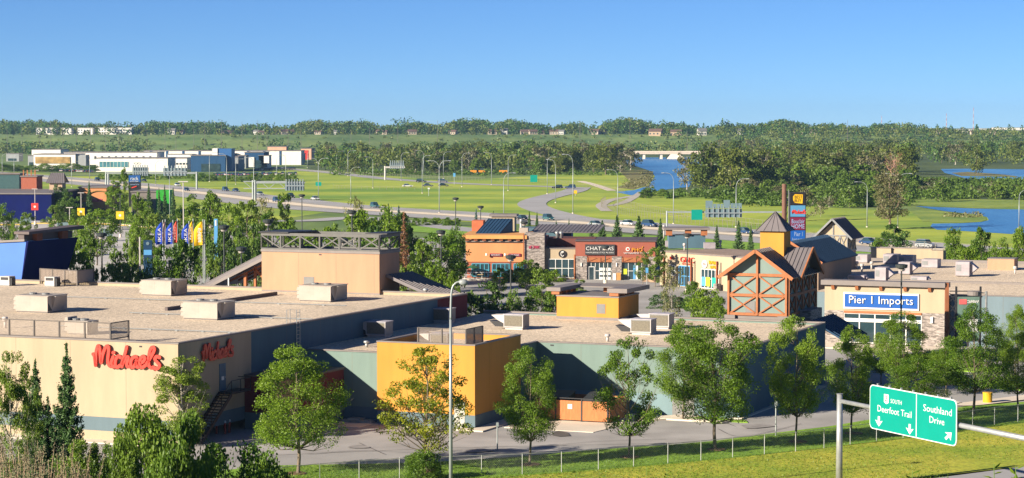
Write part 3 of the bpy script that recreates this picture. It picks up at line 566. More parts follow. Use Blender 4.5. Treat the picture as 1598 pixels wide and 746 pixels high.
mb = MB(); mb.box(8.6, 17.6, 17.8, 18.1, 1.2, 7.0); mb.box(17.3, 17.6, 18.1, 27.8, 1.2, 7.0); mb.box(8.6, 8.9, 18.1, 27.8, 1.2, 7.0); mb.box(8.9, 17.3, 27.5, 27.8, 5.8, 7.0); joints(mb, 'u', 17.8, 8.6, 17.6, 1.25, 6.95, 2.35, -1, 1); joints(mb, 'v', 17.6, 17.8, 27.8, 1.25, 6.95, 3.1, 1, 1)
mb.build('yellow_block_wall', [M['yellow'], mat('yellow_joint', (.5, .26, .03), .9)], G)
pieces('painted_band', M['blueband'], G, (8.57, 15.75, 17.77, 18.1, 0, 1.2)); mb = MB(); mb.box(16.7, 17.63, 17.77, 18.1, 0, 1.2); mb.box(17.3, 17.63, 18.1, 27.8, 0, 1.2); mb.build('painted_band', M['blueband'], G)
mb = MB(); mb.box(8.55, 17.65, 17.75, 18.15, 7.0, 7.1); mb.box(17.25, 17.65, 18.15, 27.85, 7.0, 7.1); mb.box(8.55, 8.95, 18.15, 27.85, 7.0, 7.1); mb.box(8.95, 17.25, 27.45, 27.85, 7.0, 7.1); mb.build('yellow_block_cap', M['cap'], G)
mb = MB(); mb.box(8.9, 17.3, 18.1, 27.5, 6.3, 6.5); mb.build('yellow_block_roof', M['gravel'], G)
d_ = MB(); d_.box(15.75, 16.7, 17.74, 18.05, .1, 2.3); d_.build('service_door', mat('pale_door', (.5, .5, .45), .6), G)
for u_, v_ in ((18.6, 32.3), (29.2, 32.3)): MB().box(u_, u_+.3, v_-.03, v_-.003, 5.72, 5.84).build('scupper', M['dark'], G)
mb = MB(); mb.box(5.6, 8.3, 17.2, 18.3, .14, .35); mb.box(6.2, 7.4, 17, 18, .35, .5); tag(mb.build('metal_plates', M['galv'], base=(5.6, 17.2, .14), frame=B), 'stack of metal plates lying against the pale green wall', 'metal plates')
# roof things of B
screen_rail(B, [(12.0, 18.7), (16.4, 18.7), (16.4, 22.2)], 6.5, 1.75, 'square perforated screen on the yellow block', mcol=mat('bronze_post', (.14, .12, .11), .6))
unit_mid(B, 12.7, 19.6, 6.5, 'pale unit half hidden by the screen on the yellow block', .85)
for x, y, lab in ((571, 526, 'condenser unit in shade on the roof, left of the yellow block'), (672, 504, 'condenser unit in shade near the dark red wall end'), (786, 514, 'condenser unit standing alone right of the roof screen'), (984, 522, 'front condenser unit of the pair before the tree tops'), (1013, 513, 'back condenser unit of the pair before the tree tops')):
    u_, v_ = B.px(x, y, 5.82); unit_mid(B, u_, v_, 5.82, lab, 1.05)
u_, v_ = B.px(572, 542, 5.82); vent(B, u_, v_, 5.82, 'goose neck vent near the pale green parapet', .6)
u_, v_ = B.px(948, 533, 5.82); vent(B, u_, v_, 5.82, 'small white vent right of centre on the green store roof', .7, M['white'])
u_, v_ = B.px(612, 527, 5.82); tag(MB().box(u_, u_+1.2, v_, v_+.7, 5.82, 5.95).build('roof_hatch', M['white'], base=(u_, v_, 5.82), frame=B), 'flat white hatch behind the yellow block', 'hatch')
# parapet seen at the back left of the roof B
# yellow roof block with clerestory canopy
Y2 = thing('roof_tower', 'golden yellow block with timber bracketed canopies on the green store roof', 'roof tower', B, 9.4, 57.4, 5.82)
u0, u1, v0, v1 = 9.4, 16.0, 57.3, 63.4
mb = MB(); mb.box(u0, u1, v0, v1, 6.1, 8.1); joints(mb, 'v', u1, v0, v1, 6.2, 8, .6, 1, 1); mb.build('wall', [M['yellow'], mat('yellow_joint', (.5, .26, .03), .9)], Y2)
MB().box(u0-.03, u1+.03, v0-.05, v1, 5.82, 6.1).build('base_flashing', M['cap'], Y2)
mb = MB(); mb.box(u0-.06, u1+.06, v0-.06, v1+.06, 8.1, 8.25); mb.build('parapet_cap', M['cap'], Y2)
MB().box(u0+4.3, u0+5.2, v0-.03, v0-.003, 6.5, 7.45).build('hatch_door', M['doorgrey'], Y2)
mb = MB()
for (a0, a1) in ((u0-.5, u0+.35), (u1-.9, u1+.05)):
    for k in range(4): mb.box(a0+.03, a1-.03, v0+.1+k*1.45, v0+.3+k*1.45, 8.25, 8.6)
    mb.box(a0, a1, v0-.2, v0-.0, 8.3, 8.62)
for k in range(2): mb.box(u0+2.9+k*1.7, u0+3.6+k*1.7, v1-.4, v1-.2, 8.25, 8.75)
mb.build('timber_brackets', M['timber'], Y2)
mb = MB(); mb.hexa([(u0-1.0, v0-.3, 8.62), (u0+.5, v0-.3, 8.62), (u0+.5, v1+.5, 8.62), (u0-1.0, v1+.5, 8.62), (u0-1.0, v0-.3, 9.0), (u0+.5, v0-.3, 9.0), (u0+.5, v1+.5, 9.0), (u0-1.0, v1+.5, 9.0)])
mb.box(u1-1.1, u1+1.0, v0-.3, v1+.5, 8.62, 9.05); mb.hexa([(u0+.5, v1-1.4, 8.75), (u1-1.1, v1-1.4, 8.75), (u1-1.1, v1+.5, 8.9), (u0+.5, v1+.5, 8.9), (u0+.5, v1-1.4, 8.85), (u1-1.1, v1-1.4, 8.85), (u1-1.1, v1+.5, 9.05), (u0+.5, v1+.5, 9.05)]); mb.build('canopy_roof', M['cap'], Y2)

# ---- timber barn tower
BT = thing('timber_tower', 'gabled tower with orange timber frame, sage panels and yellow cupola', 'tower', B, 25.3, 64)
u0, u1, v0, v1, zb, ze, zr = 25.4, 31.6, 63.6, 74.4, 6.3, 10.6, 12.9
um = (u0+u1)/2
mb = MB(); mb.box(u0, u1, v0, v1, 5.0, ze); mb.extr([(u0, ze), (u1, ze), (um, zr-.2)], 'y', v0, v1); mb.build('panel_wall', M['sagepanel'], BT)
fr = MB()
def fbar(a, b_, w=.24): fr.bar((a[0], v0-.08, a[1]), (b_[0], v0-.08, b_[1]), .2, w)
for x_ in (u0+.12, um, u1-.12): fbar((x_, zb), (x_, ze if x_ != um else zr-.4), .36 if x_ == um else .3)
for z_ in (zb+.1, 8.3, ze-.25): fbar((u0, z_), (u1, z_), .28)
for (a, b_) in ((u0+.3, um-.18), (um+.18, u1-.3)):
    for z0, z1 in ((zb+.2, 8.2), (8.4, ze-.4)): fbar((a, z0), (b_, z1), .13); fbar((a, z1), (b_, z0), .13)
for z_ in (zb+.1, 8.3, ze-.25): fr.bar((u1+.08, v0, z_), (u1+.08, v1, z_), .2, .28)
nv = 4
for k in range(nv+1): q = v0+.12+(v1-v0-.24)*k/nv; fr.bar((u1+.08, q, zb), (u1+.08, q, ze), .2, .28)
for k in range(nv):
    a, b_ = v0+.3+(v1-v0-.24)*k/nv, v0+(v1-v0-.24)*(k+1)/nv
    for z0, z1 in ((zb+.2, 8.2), (8.4, ze-.4)): fr.bar((u1+.08, a, z0), (u1+.08, b_, z1), .12); fr.bar((u1+.08, a, z1), (u1+.08, b_, z0), .12)
fr.build('timber_frame', M['timber'], BT)
MB().box(um-1.25, um-.25, v0-.05, v0-.003, zb+.25, zb+1.4).build('hatch_door', M['doorgrey'], BT)
rf = MB(); oh = .75; ez = ze-.45
seamed(rf, (u0-oh, v0-.9, ez), (u0-oh, v1, ez), (um, v1, zr), (um, v0-.9, zr), 16, .1)
seamed(rf, (u1+oh, v0-.9, ez), (u1+oh, v1, ez), (um, v1, zr), (um, v0-.9, zr), 16, .1)
# cross gable towards +u
vc = (v0+v1)/2+.3
seamed(rf, (u1+oh+.25, vc-4.4, ez), (um, vc-4.4, ez), (um, vc, zr-.02), (u1+oh+.25, vc, zr-.02), 9, .1); seamed(rf, (um, vc+4.4, ez), (u1+oh+.25, vc+4.4, ez), (u1+oh+.25, vc, zr-.02), (um, vc, zr-.02), 9, .1)
rf.build('seamed_roof', M['seam'], BT)
mb = MB(); mb.extr([(vc-4.0, ez), (vc+4.0, ez), (vc, zr-.5)], 'x', u1-1.5, u1-.02); mb.build('cross_gable_wall', M['sagepanel'], BT)
mb = MB(); mb.bar((u0-oh, v0-.95, ez-.1), (um, v0-.95, zr-.1), .14, .34); mb.bar((u1+oh, v0-.95, ez-.1), (um, v0-.95, zr-.1), .14, .34)
mb.bar((u1+oh+.3, vc-4.4, ez-.1), (u1+oh+.3, vc, zr-.1), .14, .34); mb.bar((u1+oh+.3, vc+4.4, ez-.1), (u1+oh+.3, vc, zr-.1), .14, .34); mb.build('bargeboards', M['timber'], BT)
mb = MB(); cu, cv = um+.25, vc-.2; mb.box(cu-1.25, cu+1.25, cv-1.25, cv+1.25, 11.2, 14.6); cup = mb.build('cupola', M['yellow'], BT)
cr = MB(); e = 1.6
for (a, b_) in (((-e, -e), (e, -e)), ((e, -e), (e, e)), ((e, e), (-e, e)), ((-e, e), (-e, -e))):
    pa, pb, ap = np.array((cu+a[0], cv+a[1], 14.55)), np.array((cu+b_[0], cv+b_[1], 14.55)), np.array((cu, cv, 16.5)); cr.add([pa, pb, ap], [(0, 1, 2)])
    for k in range(5): q = pa+(pb-pa)*k/4; cr.bar(q, ap, .05, .1)
cr.add([(cu-e, cv-e, 14.54), (cu+e, cv-e, 14.54), (cu+e, cv+e, 14.54), (cu-e, cv+e, 14.54)], [(3, 2, 1, 0)]); cr.build('pyramid_roof', M['seam'], cup)
mb = MB(); mb.box(u0-.2, u0+.9, v0-.5, v0+.5, 5.0, 6.3); mb.box(u1-.9, u1+.5, v0-.5, v0+.5, 5.0, 6.3); mb.box(u0, u1, v0-.15, v0, 5.3, 6.2); mb.build('plinth', M['cap'], BT)
mb = MB(); mb.box(u1+.1, u1+1.3, v0+4, v0+8.5, 0, 6.6); mb.box(u1-1, u1+.1, v0+.5, v1, 0, 6.2); mb.build('stone_pier', M['stone'], BT)
mb = MB(); seamed(mb, (u1+5.0, v0+4, 3.6), (u1+5.0, v1+2, 3.6), (u1+1.3, v1+2, 5.6), (u1+1.3, v0+4, 5.6), 10, .12); mb.build('side_canopy', M['blueroof'], BT)
# ---- blue roofed hall behind the tower
BH = thing('gabled_hall', 'gabled hall with a dark blue metal roof behind the timber tower', 'hall', B, 26, 92)
a0 = B.px(1277, 443, 5.7); u1 = a0[0]; v0 = a0[1]; u0 = u1-7.0; v1 = v0+17; um = (u0+u1)/2
BH['_b'] = (float(u0), float(v0), 0.0); BH.location = (*B.w(u0, v0), 0)
mb = MB(); mb.box(u0, u1, v0, v1, 0, 8.7); mb.extr([(u0, 8.7), (u1, 8.7), (um, 10.7)], 'y', v0, v1); mb.build('wall', wallm('tan_stucco', (0.34, 0.245, 0.177)), BH)
rf = MB(); seamed(rf, (u0-.7, v0-.8, 8.35), (u0-.7, v1+.6, 8.35), (um, v1+.6, 10.95), (um, v0-.8, 10.95), 24, .12); seamed(rf, (u1+.7, v0-.8, 8.35), (u1+.7, v1+.6, 8.35), (um, v1+.6, 10.95), (um, v0-.8, 10.95), 24, .12); rf.build('metal_roof', M['blueroof'], BH)
mb = MB(); mb.bar((u0-.7, v0-.85, 8.3), (um, v0-.85, 10.9), .12, .3); mb.bar((u1+.7, v0-.85, 8.3), (um, v0-.85, 10.9), .12, .3); mb.build('bargeboards', M['timber'], BH)

# ---- blue signed store
PS = thing('store_building', 'beige fronted store with a blue sign, stone piers and wide gravel roof', 'store', B, 33, 100)
u0, u1, vf, zt = 26.0, 39.9, 99.9, 6.95
mb = MB(); mb.box(u0, u1, vf, vf+1.2, 4.0, zt); mb.build('front_wall', M['cream'], PS)
pieces('stone_pier', M['stone'], PS, (u0, u0+2.3, vf-.05, vf+1.2, 0, 4.0), (u1-2.6, u1, vf-.05, vf+1.2, 0, 4.0))
mb = MB(); mb.box(u0-.35, u1+.35, vf-.5, vf+1.4, zt, zt+.55); mb.build('cornice', M['cap'], PS)
for k in range(5): MB().extr([(vf-.45, zt-.05), (vf-.02, zt-.05), (vf-.02, zt-.55), (vf-.2, zt-.5)], 'x', u0+.85+k*2.8, u0+1.2+k*2.8).build('timber_bracket', M['timber'], PS)
sg = MB().box(u0+2.25, u0+11.0, vf-.16, vf-.004, 4.25, 6.15).build('sign_panel', M['signwhite'], PS)
MB().box(u0+2.4, u0+10.85, vf-.2, vf-.161, 4.45, 5.95).build('sign_face', M['blue'], sg)
tx = MB(); add_text(tx, 'Pier 1 Imports', (u0+2.95, vf-.205, 4.62), (1, 0, 0), (0, 0, 1), 7.4, 1.15, .12); tx.build('sign_letters', M['signwhite'], sg)
mb = MB(); mb.box(u0+2.3, u1-2.6, vf-.15, vf+.1, 3.75, 4.0); mb.build('timber_lintel', M['timber'], PS)
wn = MB().box(u0+2.3, u1-2.6, vf+.05, vf+.2, .3, 3.75).build('shop_window', M['glass'], PS)
mb = MB()
for k in range(6): q = u0+2.3+(u1-u0-4.9)*k/5; mb.box(q-.06, q+.06, vf-.02, vf+.05, .3, 3.75)
for z_ in (.3, 2.75, 3.65): mb.box(u0+2.3, u1-2.6, vf-.03, vf+.049, z_, z_+(.4 if z_ == 2.75 else .12))
mb.build('window_frame', M['signwhite'], wn)
for q in (u0+1.2, u1-1.4): MB().box(q-.13, q+.13, vf-.25, vf-.06, 2.9, 3.6).build('wall_lamp', M['signwhite'], PS)
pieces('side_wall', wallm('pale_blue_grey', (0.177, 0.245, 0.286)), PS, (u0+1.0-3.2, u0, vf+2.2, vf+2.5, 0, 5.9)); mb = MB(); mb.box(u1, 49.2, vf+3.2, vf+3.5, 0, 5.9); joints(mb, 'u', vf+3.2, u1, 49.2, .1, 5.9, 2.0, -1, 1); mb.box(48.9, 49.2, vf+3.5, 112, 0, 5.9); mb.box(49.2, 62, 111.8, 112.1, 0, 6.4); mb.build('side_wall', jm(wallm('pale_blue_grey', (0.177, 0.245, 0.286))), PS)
mb = MB(); mb.box(u0-2.5, 48.9, vf+3.4, 125, 5.5, 5.72); mb.box(48.9, 62, 112.1, 125, 5.5, 5.72); mb.build('roof_deck', M['gravel'], PS)
mb = MB(); mb.box(u1, 49.3, vf+3.15, vf+3.6, 5.9, 6.0); mb.box(48.85, 49.3, vf+3.6, 112, 5.9, 6.0); mb.box(49.3, 62, 111.7, 112.2, 6.4, 6.5); mb.build('parapet_cap', M['cap'], PS)
# roofs further back
RK = thing('store_building', 'further flat gravel roofed stores behind the blue signed store', 'store', B, 35, 140)
mb = MB(); mb.box(u0-12, 66, 125, 168, 0, 5.6); mb.build('wall', M['cream'], RK)
mb = MB(); mb.box(u0-12, 66, 125.4, 168, 5.61, 5.66); mb.build('roof_deck', M['gravel'], RK)
mb = MB(); mb.box(u0-3, 66, 125, 125.5, 5.6, 6.0); mb.box(u0-12, 66, 167.6, 168, 5.6, 6.1); mb.build('parapet_cap', M['cap'], RK)
def pale_box(x, y, w_, d_, h_, lab, z=5.72, m=None, hood=True):
    a, b_ = B.px(x, y, z); t = thing('rooftop_air_unit', lab, 'air unit', B, a, b_, z, 'pale units on the right hand roofs')
    MB().box(a, a+w_, b_, b_+d_, z+.1, z+h_).build('housing', m or mat('pale_unit', (.4, .36, .39), .5), t)
    MB().box(a+.05, a+w_-.05, b_+.05, b_+d_-.05, z, z+.1).build('curb', M['cap'], t)
    if hood: MB().extr([(a+w_, z+h_*.15), (a+w_+h_*.5, z+h_*.55), (a+w_, z+h_*.95)], 'y', b_+d_*.2, b_+d_*.8).build('exhaust_hood', m or mat('pale_unit', (.4, .36, .39), .5), t)
    MB().box(a+.1, a+.1+w_*.35, b_-.02, b_-.003, z+h_*.35, z+h_*.8).build('grille', M['grey'], t)
    return t
for a in ((1365, 439, 1.4, 2.2, 1.75, 'tall pale unit behind the left of the blue sign'), (1402, 428, 1.5, 2.2, 1.6, 'pale unit with hood behind the lamp post'), (1491, 431, 1.8, 2.4, 1.9, 'large pale unit standing alone on the right roof'), (1323, 438, 2.1, 1.6, .7, 'low pale unit at the left behind the cornice'), (1421, 440, 2.0, 1.6, .7, 'low pale unit at the right behind the cornice'),
          ): pale_box(*a)
for a in ((1334, 410, 1.8, 2.5, 1.2, 'pale box unit on the back roof nearest the half timbered house'), (1378, 412, 2.0, 2.5, 1.4, 'left of two pale box units on the back roof'), (1402, 414, 2.0, 2.5, 1.4, 'right of two pale box units on the back roof'), (1438, 418, 2.2, 2.5, 1.2, 'faint pale unit before the long beige parapet')): pale_box(*a, z=5.66, hood=False)
for x, y, lab in ((1337, 420, 'white vent on the back roof, leftmost of three'), (1345, 424, 'white vent on the back roof, middle of three'), (1360, 420, 'white vent on the back roof, rightmost of three'), (1584, 428, 'thin white vent pipe at the far right of the roof')):
    a, b_ = B.px(x, y, 5.66); vent(B, a, b_, 5.66, lab, 1.1, M['white'])
for (x0, y0, w_, h_, d_, lab, mm) in ((1541, 421, 3.6, 1.5, 3, 'peach rooftop box at the right', M['peach']), (1359, 404, 3.0, 1.6, 1.5, 'beige parapet block at the left end of the back roof', M['cream'])):
    a, b_ = B.px(x0, y0, 5.66); t = thing('rooftop_box', lab, 'roof block', B, a, b_, 5.66); MB().box(a, a+w_, b_, b_+d_, 5.66, 5.66+h_).build('wall', mm, t); MB().box(a-.05, a+w_+.05, b_-.05, b_+d_+.05, 5.66+h_, 5.76+h_).build('cap', M['cap'], t)
a, b_ = B.px(1372, 404, 5.66); t = thing('parapet_wall', 'long beige parapet wall across the back of the right hand roofs', 'parapet', B, a, b_, 5.66)
MB().box(a, a+7.8, b_, b_+.4, 5.66, 7.3).build('wall', M['cream'], t); MB().box(a-.04, a+7.84, b_-.06, b_+.5, 7.3, 7.45).build('cap', M['cap'], t); MB().box(a+7.84, a+9.6, b_-.6, b_+1.5, 5.66, 7.1).build('end_block', M['cream'], t)
# pylon panel sign in front of right wall (brown post, lattice)
def P3(x, y, Y): return (PX(x, Y), Y, ZY(y, Y))
t = thing('pylon_sign', 'steel framed tenant sign with a red and white panel half hidden by a tree', 'sign', WF, PX(1492, 235), 235)
X0 = PX(1482, 235); MB().box(X0-.35, X0, 234.8, 235.2, 0, 8.5).build('timber_post', mat('brown_post', (.35, .13, .06), .7), t)
mb = MB(); X1 = PX(1494, 235); X2 = PX(1532, 235)
for q in (X1, X2): mb.bar((q, 235, 0), (q, 235, 8.1), .2)
mb.bar((X0, 235, 7.0), (X2+.2, 235, 7.0), .12); mb.bar((X0+.1, 235, 7.6), (X2, 235, 7.6), .1)
for k in range(6): mb.bar((X0+.1, 235, .8+k*1.1), (X1, 235, 1.9+k*1.1), .07); mb.bar((X0+.1, 235, 1.9+k*1.1), (X1, 235, .8+k*1.1), .07)
mb.build('steel_frame', M['dark'], t)
MB().box(X1+.12, X2-.12, 234.9, 235.1, 2.2, 7.0).build('sign_box', mat('green_grey_panel', (.15, .24, .2), .5), t)
MB().box(X1+.3, X1+1.1, 234.86, 234.898, 6.2, 6.75).build('red_logo_panel', mat('pink_red_face', (.8, .15, .15), .5), t)
tx = MB(); add_scribble(tx, (X1+1.15, 234.895, 6.35), (1, 0, 0), (0, 0, 1), 1.3, .3, 6, .03); tx.build('sign_letters', M['signwhite'], t)
MB().box(X1+.3, X2-.3, 234.86, 234.898, 3.2, 4.6).build('white_panel', M['signwhite'], t)
# ================================================================ shops across the plaza
p0 = P(898, 437); F2 = Frame(p0[0], p0[1], radians(-5))
def windows(parent, x0, x1, y, z0, z1, nx, nz, name='shop_window', gm=None, fm=None, fw=.1, side=-1):
    w_ = MB().box(x0, x1, y, y+.1, z0, z1).build(name, gm or M['glass'], parent); f = MB()
    for i in range(nx+1): q = x0+(x1-x0)*i/nx; f.box(q-fw/2, q+fw/2, y-.06, y, z0, z1)
    for i in range(nz+1): q = z0+(z1-z0)*i/nz; f.box(x0, x1, y-.055, y-.001, q-fw/2, q+fw/2)
    f.build('window_frame', fm or M['signwhite'], w_); return w_
t = thing('store_building', 'brick red salon and noodle shop front with timber band and stone piers', 'store', F2, 6, 7)
MB().box(0, 13.1, 0, 12, 3.6, 6.4).build('upper_wall', wallm('red_stucco', (.36, .11, .075)), t)
for a, b_ in ((.1, 1.9), (6.0, 7.6), (12.0, 13.2)): MB().box(a, b_, -.3, .3, 0, 3.95).build('stone_pier', M['stone'], t)
MB().box(.4, 12.8, .3, 12, 0, 3.6).build('lower_wall', M['cap'], t)
MB().box(-.1, 13.3, -.2, 12.2, 6.4, 6.55).build('parapet_cap', M['darkcap'], t)
for a, b_ in ((1.9, 6.0), (7.6, 12.0)):
    q = MB().box(a, b_, -.25, .1, 3.0, 3.75).build('timber_band', M['timber'], t); x_ = MB(); n = 2
    for k in range(n): c = a+(b_-a)*k/n; x_.bar((c+.3, -.28, 3.1), (c+(b_-a)/n*.8, -.28, 3.65), .08); x_.bar((c+.2, -.28, 3.05), (c+.2, -.28, 3.7), .08)
    x_.build('brace', mat('brown_trim', (.3, .1, .05), .8), q)
windows(t, 1.9, 6.0, .1, 0.1, 3.0, 6, 2, fw=.08); windows(t, 7.6, 12.0, .1, .1, 3.0, 4, 2, fw=.08)
d = MB().box(2.2, 3.1, -.02, .03, .1, 2.2).build('door', M['glass'], t); f = MB(); f.box(2.15, 2.25, -.06, -.021, .1, 2.25); f.box(3.05, 3.15, -.06, -.021, .1, 2.25); f.box(2.25, 3.05, -.06, -.021, 2.15, 2.25); f.build('door_frame', M['signwhite'], d)
mb = MB()
for r in range(3):
    for c in range(3): mb.box(4.0+c*.65, 4.5+c*.65, -.03, .03, .1+r*.75+(.0), .55+r*.75)
mb.build('window_posters', M['signwhite'], t)
MB().box(7.8, 8.5, -.03, .03, 1.0, 1.9).build('poster', mat('lime_poster', (.6, .7, .05), .5), t); MB().box(9.5, 9.9, -.03, .03, .2, 2.5).build('poster', M['lblue'], t); MB().box(9.95, 10.3, -.03, .03, .2, 2.5).build('poster', M['signwhite'], t)
MB().box(6.2, 6.7, -1.1, -.7, .1, 1.2).build('board', M['signwhite'], t); MB().box(6.8, 7.5, -1.1, -.7, .1, 1.3).build('board', mat('orange_board', (.6, .3, .1), .6), t)
sg = MB().box(1.6, 6.5, -.32, -.01, 4.2, 5.9).build('sign_panel', mat('charcoal_panel', (.06, .06, .065), .5), t)
tx = MB(); add_text(tx, 'CHATTERS', (1.75, -.33, 4.95), (1, 0, 0), (0, 0, 1), 4.55, .6, .06); add_text(tx, 'HAIR|BEAUTY|SALON', (1.75, -.33, 4.4), (1, 0, 0), (0, 0, 1), 4.5, .28, .04); tx.build('sign_letters', M['signwhite'], sg)
tx = MB(); add_text(tx, 'PHO', (9.3, -.12, 4.75), (1, 0, 0), (0, 0, 1), 1.7, .6, .1); tx.bar((10.95, -.1, 5.35), (11.1, -.1, 5.6), .1); tx.build('yellow_letters', mat('orange_yellow', (.85, .4, .02), .4), t)
tx = MB(); add_text(tx, 'VIETNAMESE CUISINE', (7.9, -.12, 4.35), (1, 0, 0), (0, 0, 1), 4.3, .28, .06); tx.build('white_letters', M['signwhite'], t)
b_ = MB(); b_.tube([(8.6, -.12, 5.15), (8.6, 0, 5.15)], .33, 14); q = b_.build('round_logo', M['signwhite'], t); b_ = MB(); b_.tube([(8.6, -.16, 5.15), (8.6, -.121, 5.15)], .18, 10); b_.build('logo_bowl', M['red'], q)
for q in (1.0, 6.8): MB().tube([(q, -.4, 2.3), (q, -.4, 2.9)], .11, 8).build('wall_lamp', M['signwhite'], t)

t = thing('store_building', 'beige shop front with round dark logo and tall dark windows', 'store', F2, -3, 7)
MB().box(-5.4, -.05, .5, 12, 0, 5.1).build('wall', M['cream'], t); windows(t, -4.4, -.1, .42, .4, 3.4, 4, 2)
MB().box(-5.5, 0, .4, 12, 5.1, 5.25).build('parapet_cap', M['cap'], t)
mb = MB(); mb.tube([(-2.2, .3, 4.3), (-2.2, .5, 4.3)], .62, 20); q = mb.build('round_logo', M['dark'], t); s_ = MB(); s_.tube(smooth_path([(-2.0, .26, 4.7), (-2.3, .26, 4.6), (-2.4, .26, 4.2), (-2.2, .26, 3.9), (-1.95, .26, 4.0)], 4), .07, 6); s_.tube([(-1.95, .26, 4.65), (-2.2, .26, 4.4)], .06, 6); s_.build('logo_swirl', M['signwhite'], q)
MB().tube([(-5.2, .2, 0), (-5.2, .2, 4.4)], .13, 8).build('timber_post', M['timber'], t); MB().tube([(-.15, .1, 0), (-.15, .1, 4.2)], .13, 8).build('timber_post', M['timber'], t)
for a, c, y0, z0, z1 in ((-5.2, 3, 5, 5.2, 6.6), (-5.4, -5.0, 2, 5.2, 7.0)): MB().box(a, c, y0, y0+7, z0, z1).build('upper_parapet', wallm('dark_brown_parapet', (.16, .06, .05)), t)
for k, q in enumerate((-3.4, -2.7)):
    v_ = MB(); v_.tube([(q, 6, 6.6), (q, 6, 7.3), (q-.1, 5.6, 7.6)], .28, 10); tag(v_.build('roof_vent', M['galv'], base=(q, 6, 6.6), frame=F2, smooth=True), ('left', 'right')[k]+' of two silver round vents above the shop with the round logo', 'vent')

t = thing('restaurant_building', 'orange restaurant with stone tower, teal framed windows and deep orange cornice', 'restaurant', F2, -13, 7)
MB().box(-18.2, -8.4, .3, 14, 2.9, 6.3).build('upper_wall', wallm('orange_stucco', (.68, .3, .13)), t)
MB().box(-18.0, -8.4, .45, 14, 0, 2.9).build('lower_wall', M['brick'], t)
MB().box(-18.9, -8.0, -.5, 14.5, 6.75, 7.35).build('cornice', wallm('orange_trim', (.75, .36, .12)), t)
for k in range(7): MB().box(-18.2+k*1.4, -17.6+k*1.4, -.3, .28, 6.42, 6.72).build('cornice_bracket', mat('brown_trim', (.3, .1, .05), .8), t)
MB().box(-18.3, -8.4, -.0, .29, 6.2, 6.4).build('moulding', M['cap'], t)
for a, b_ in ((-17.2, -14.4), (-13.8, -11.0), (-10.2, -8.6)): windows(t, a, b_, .36, .5, 2.6, 4, 2, fw=.16, fm=mat('teal_frame', (.06, .3, .42), .5))
MB().box(-8.4, -5.1, -.25, 4, 0, 7.7).build('stone_tower', M['stone'], t)
s_ = MB(); add_scribble(s_, (-7.7, -.3, 5.2), (1, 0, 0), (0, 0, 1), 1.9, .5, 7, .05); s_.build('red_script_letters', mat('rose_sign', (.5, .06, .12), .5), t)
MB().tube([(-8.5, -.5, 2.9), (-8.5, -.5, 7.6)], .1, 8).build('downpipe', mat('brown_trim', (.3, .1, .05), .8), t)
for x0, tt in ((-14.2, 'RESTAURANT'), (-11.1, 'LOUNGE')):
    q = MB().box(x0, x0+2.0, .1, .29, 3.85, 4.3).build('sign_panel', M['maroon'], t); s_ = MB(); add_text(s_, tt, (x0+.25, .08, 3.95), (1, 0, 0), (0, 0, 1), 1.5, .25, .04); s_.build('sign_letters', M['signwhite'], q)
for q in (-14.7, -11.6): MB().tube([(q, -.3, 4.0), (q, -.3, 4.35)], [.2, .16], 8).build('gooseneck_lamp', M['signwhite'], t)
q = MB(); seamed(q, (-17.0, 5, 7.4), (-13, 5, 7.4), (-11.5, 12, 9.6), (-15.5, 12, 9.6), 7, .1); q.hexa([(-13, 5, 7.3), (-12.9, 5, 7.3), (-11.4, 12, 7.3), (-11.5, 12, 7.3), (-13, 5, 7.35), (-12.9, 5, 7.35), (-11.4, 12, 9.5), (-11.5, 12, 9.5)]); q.build('shed_roof_light', M['blueroof'], t)
q = MB(); seamed(q, (-8.5, 14, 7.2), (3, 14, 7.2), (4, 20, 8.3), (-7.5, 20, 8.3), 18, .1); q.build('long_canopy_roof', M['seam'], t)
MB().box(-19.5, -17.5, 22, 26, 5, 8.8).build('rear_block', mat('red_orange_block', (.6, .16, .07), .8), t)
MB().box(-16.6, -12.5, 28, 32, 0, 9.3).build('rear_block', M['cream'], t); MB().box(-17.0, -12.1, 27.7, 32.3, 9.3, 9.7).build('rear_cornice', M['cap'], t)
MB().box(-11, -2, 21, 27, 0, 7.6).build('rear_wing', M['bluewall'], t); MB().box(-10.0, -8.5, 8, 10, 6.6, 8.2).build('roof_unit', M['unit'], t)
MB().tube([(-9.8, 10, 7), (-9.8, 10, 9.6)], .3, 10).build('flue', M['galv'], t)
# patio
pt = thing('patio', 'fenced restaurant patio with pale posts, green umbrellas and tables', 'patio', F2, -13, -2)
f = MB()
for k in range(13): f.box(-19+k*.95, -18.93+k*.95, -3.4, -3.33, .1, 1.45)
f.bar((-19, -3.36, 1.4), (-7.6, -3.36, 1.4), .07); f.bar((-19, -3.36, .3), (-7.6, -3.36, .3), .06); f.bar((-19, -3.36, 1.4), (-19, 0, 1.4), .07); f.build('railing', M['signwhite'], pt)
MB().box(-18.9, -7.7, -3.3, .2, .1, .25).build('deck', M['concrete'], pt)
for k in range(6):
    q = -18+k*1.9; MB().box(q, q+.9, -2.4+(k % 2), -1.5+(k % 2), .85, .92).build('table_top', (M['signwhite'], mat('straw_table', (.6, .45, .2), .7), M['tealglass'])[k % 3], pt)
for q, y_, mm in ((-18.6, -1.5, 'teal'), (-16.9, -1.2, 'green')):
    u_ = MB(); u_.tube([(q, y_, .2), (q, y_, 2.3)], .04, 6); u_.tube([(q, y_, 2.0), (q, y_, 2.5)], [1.3, .05], 8); u_.build('umbrella', mat(mm+'_canvas', (.03, .2, .17) if mm == 'teal' else (.02, .12, .06), .7), pt)

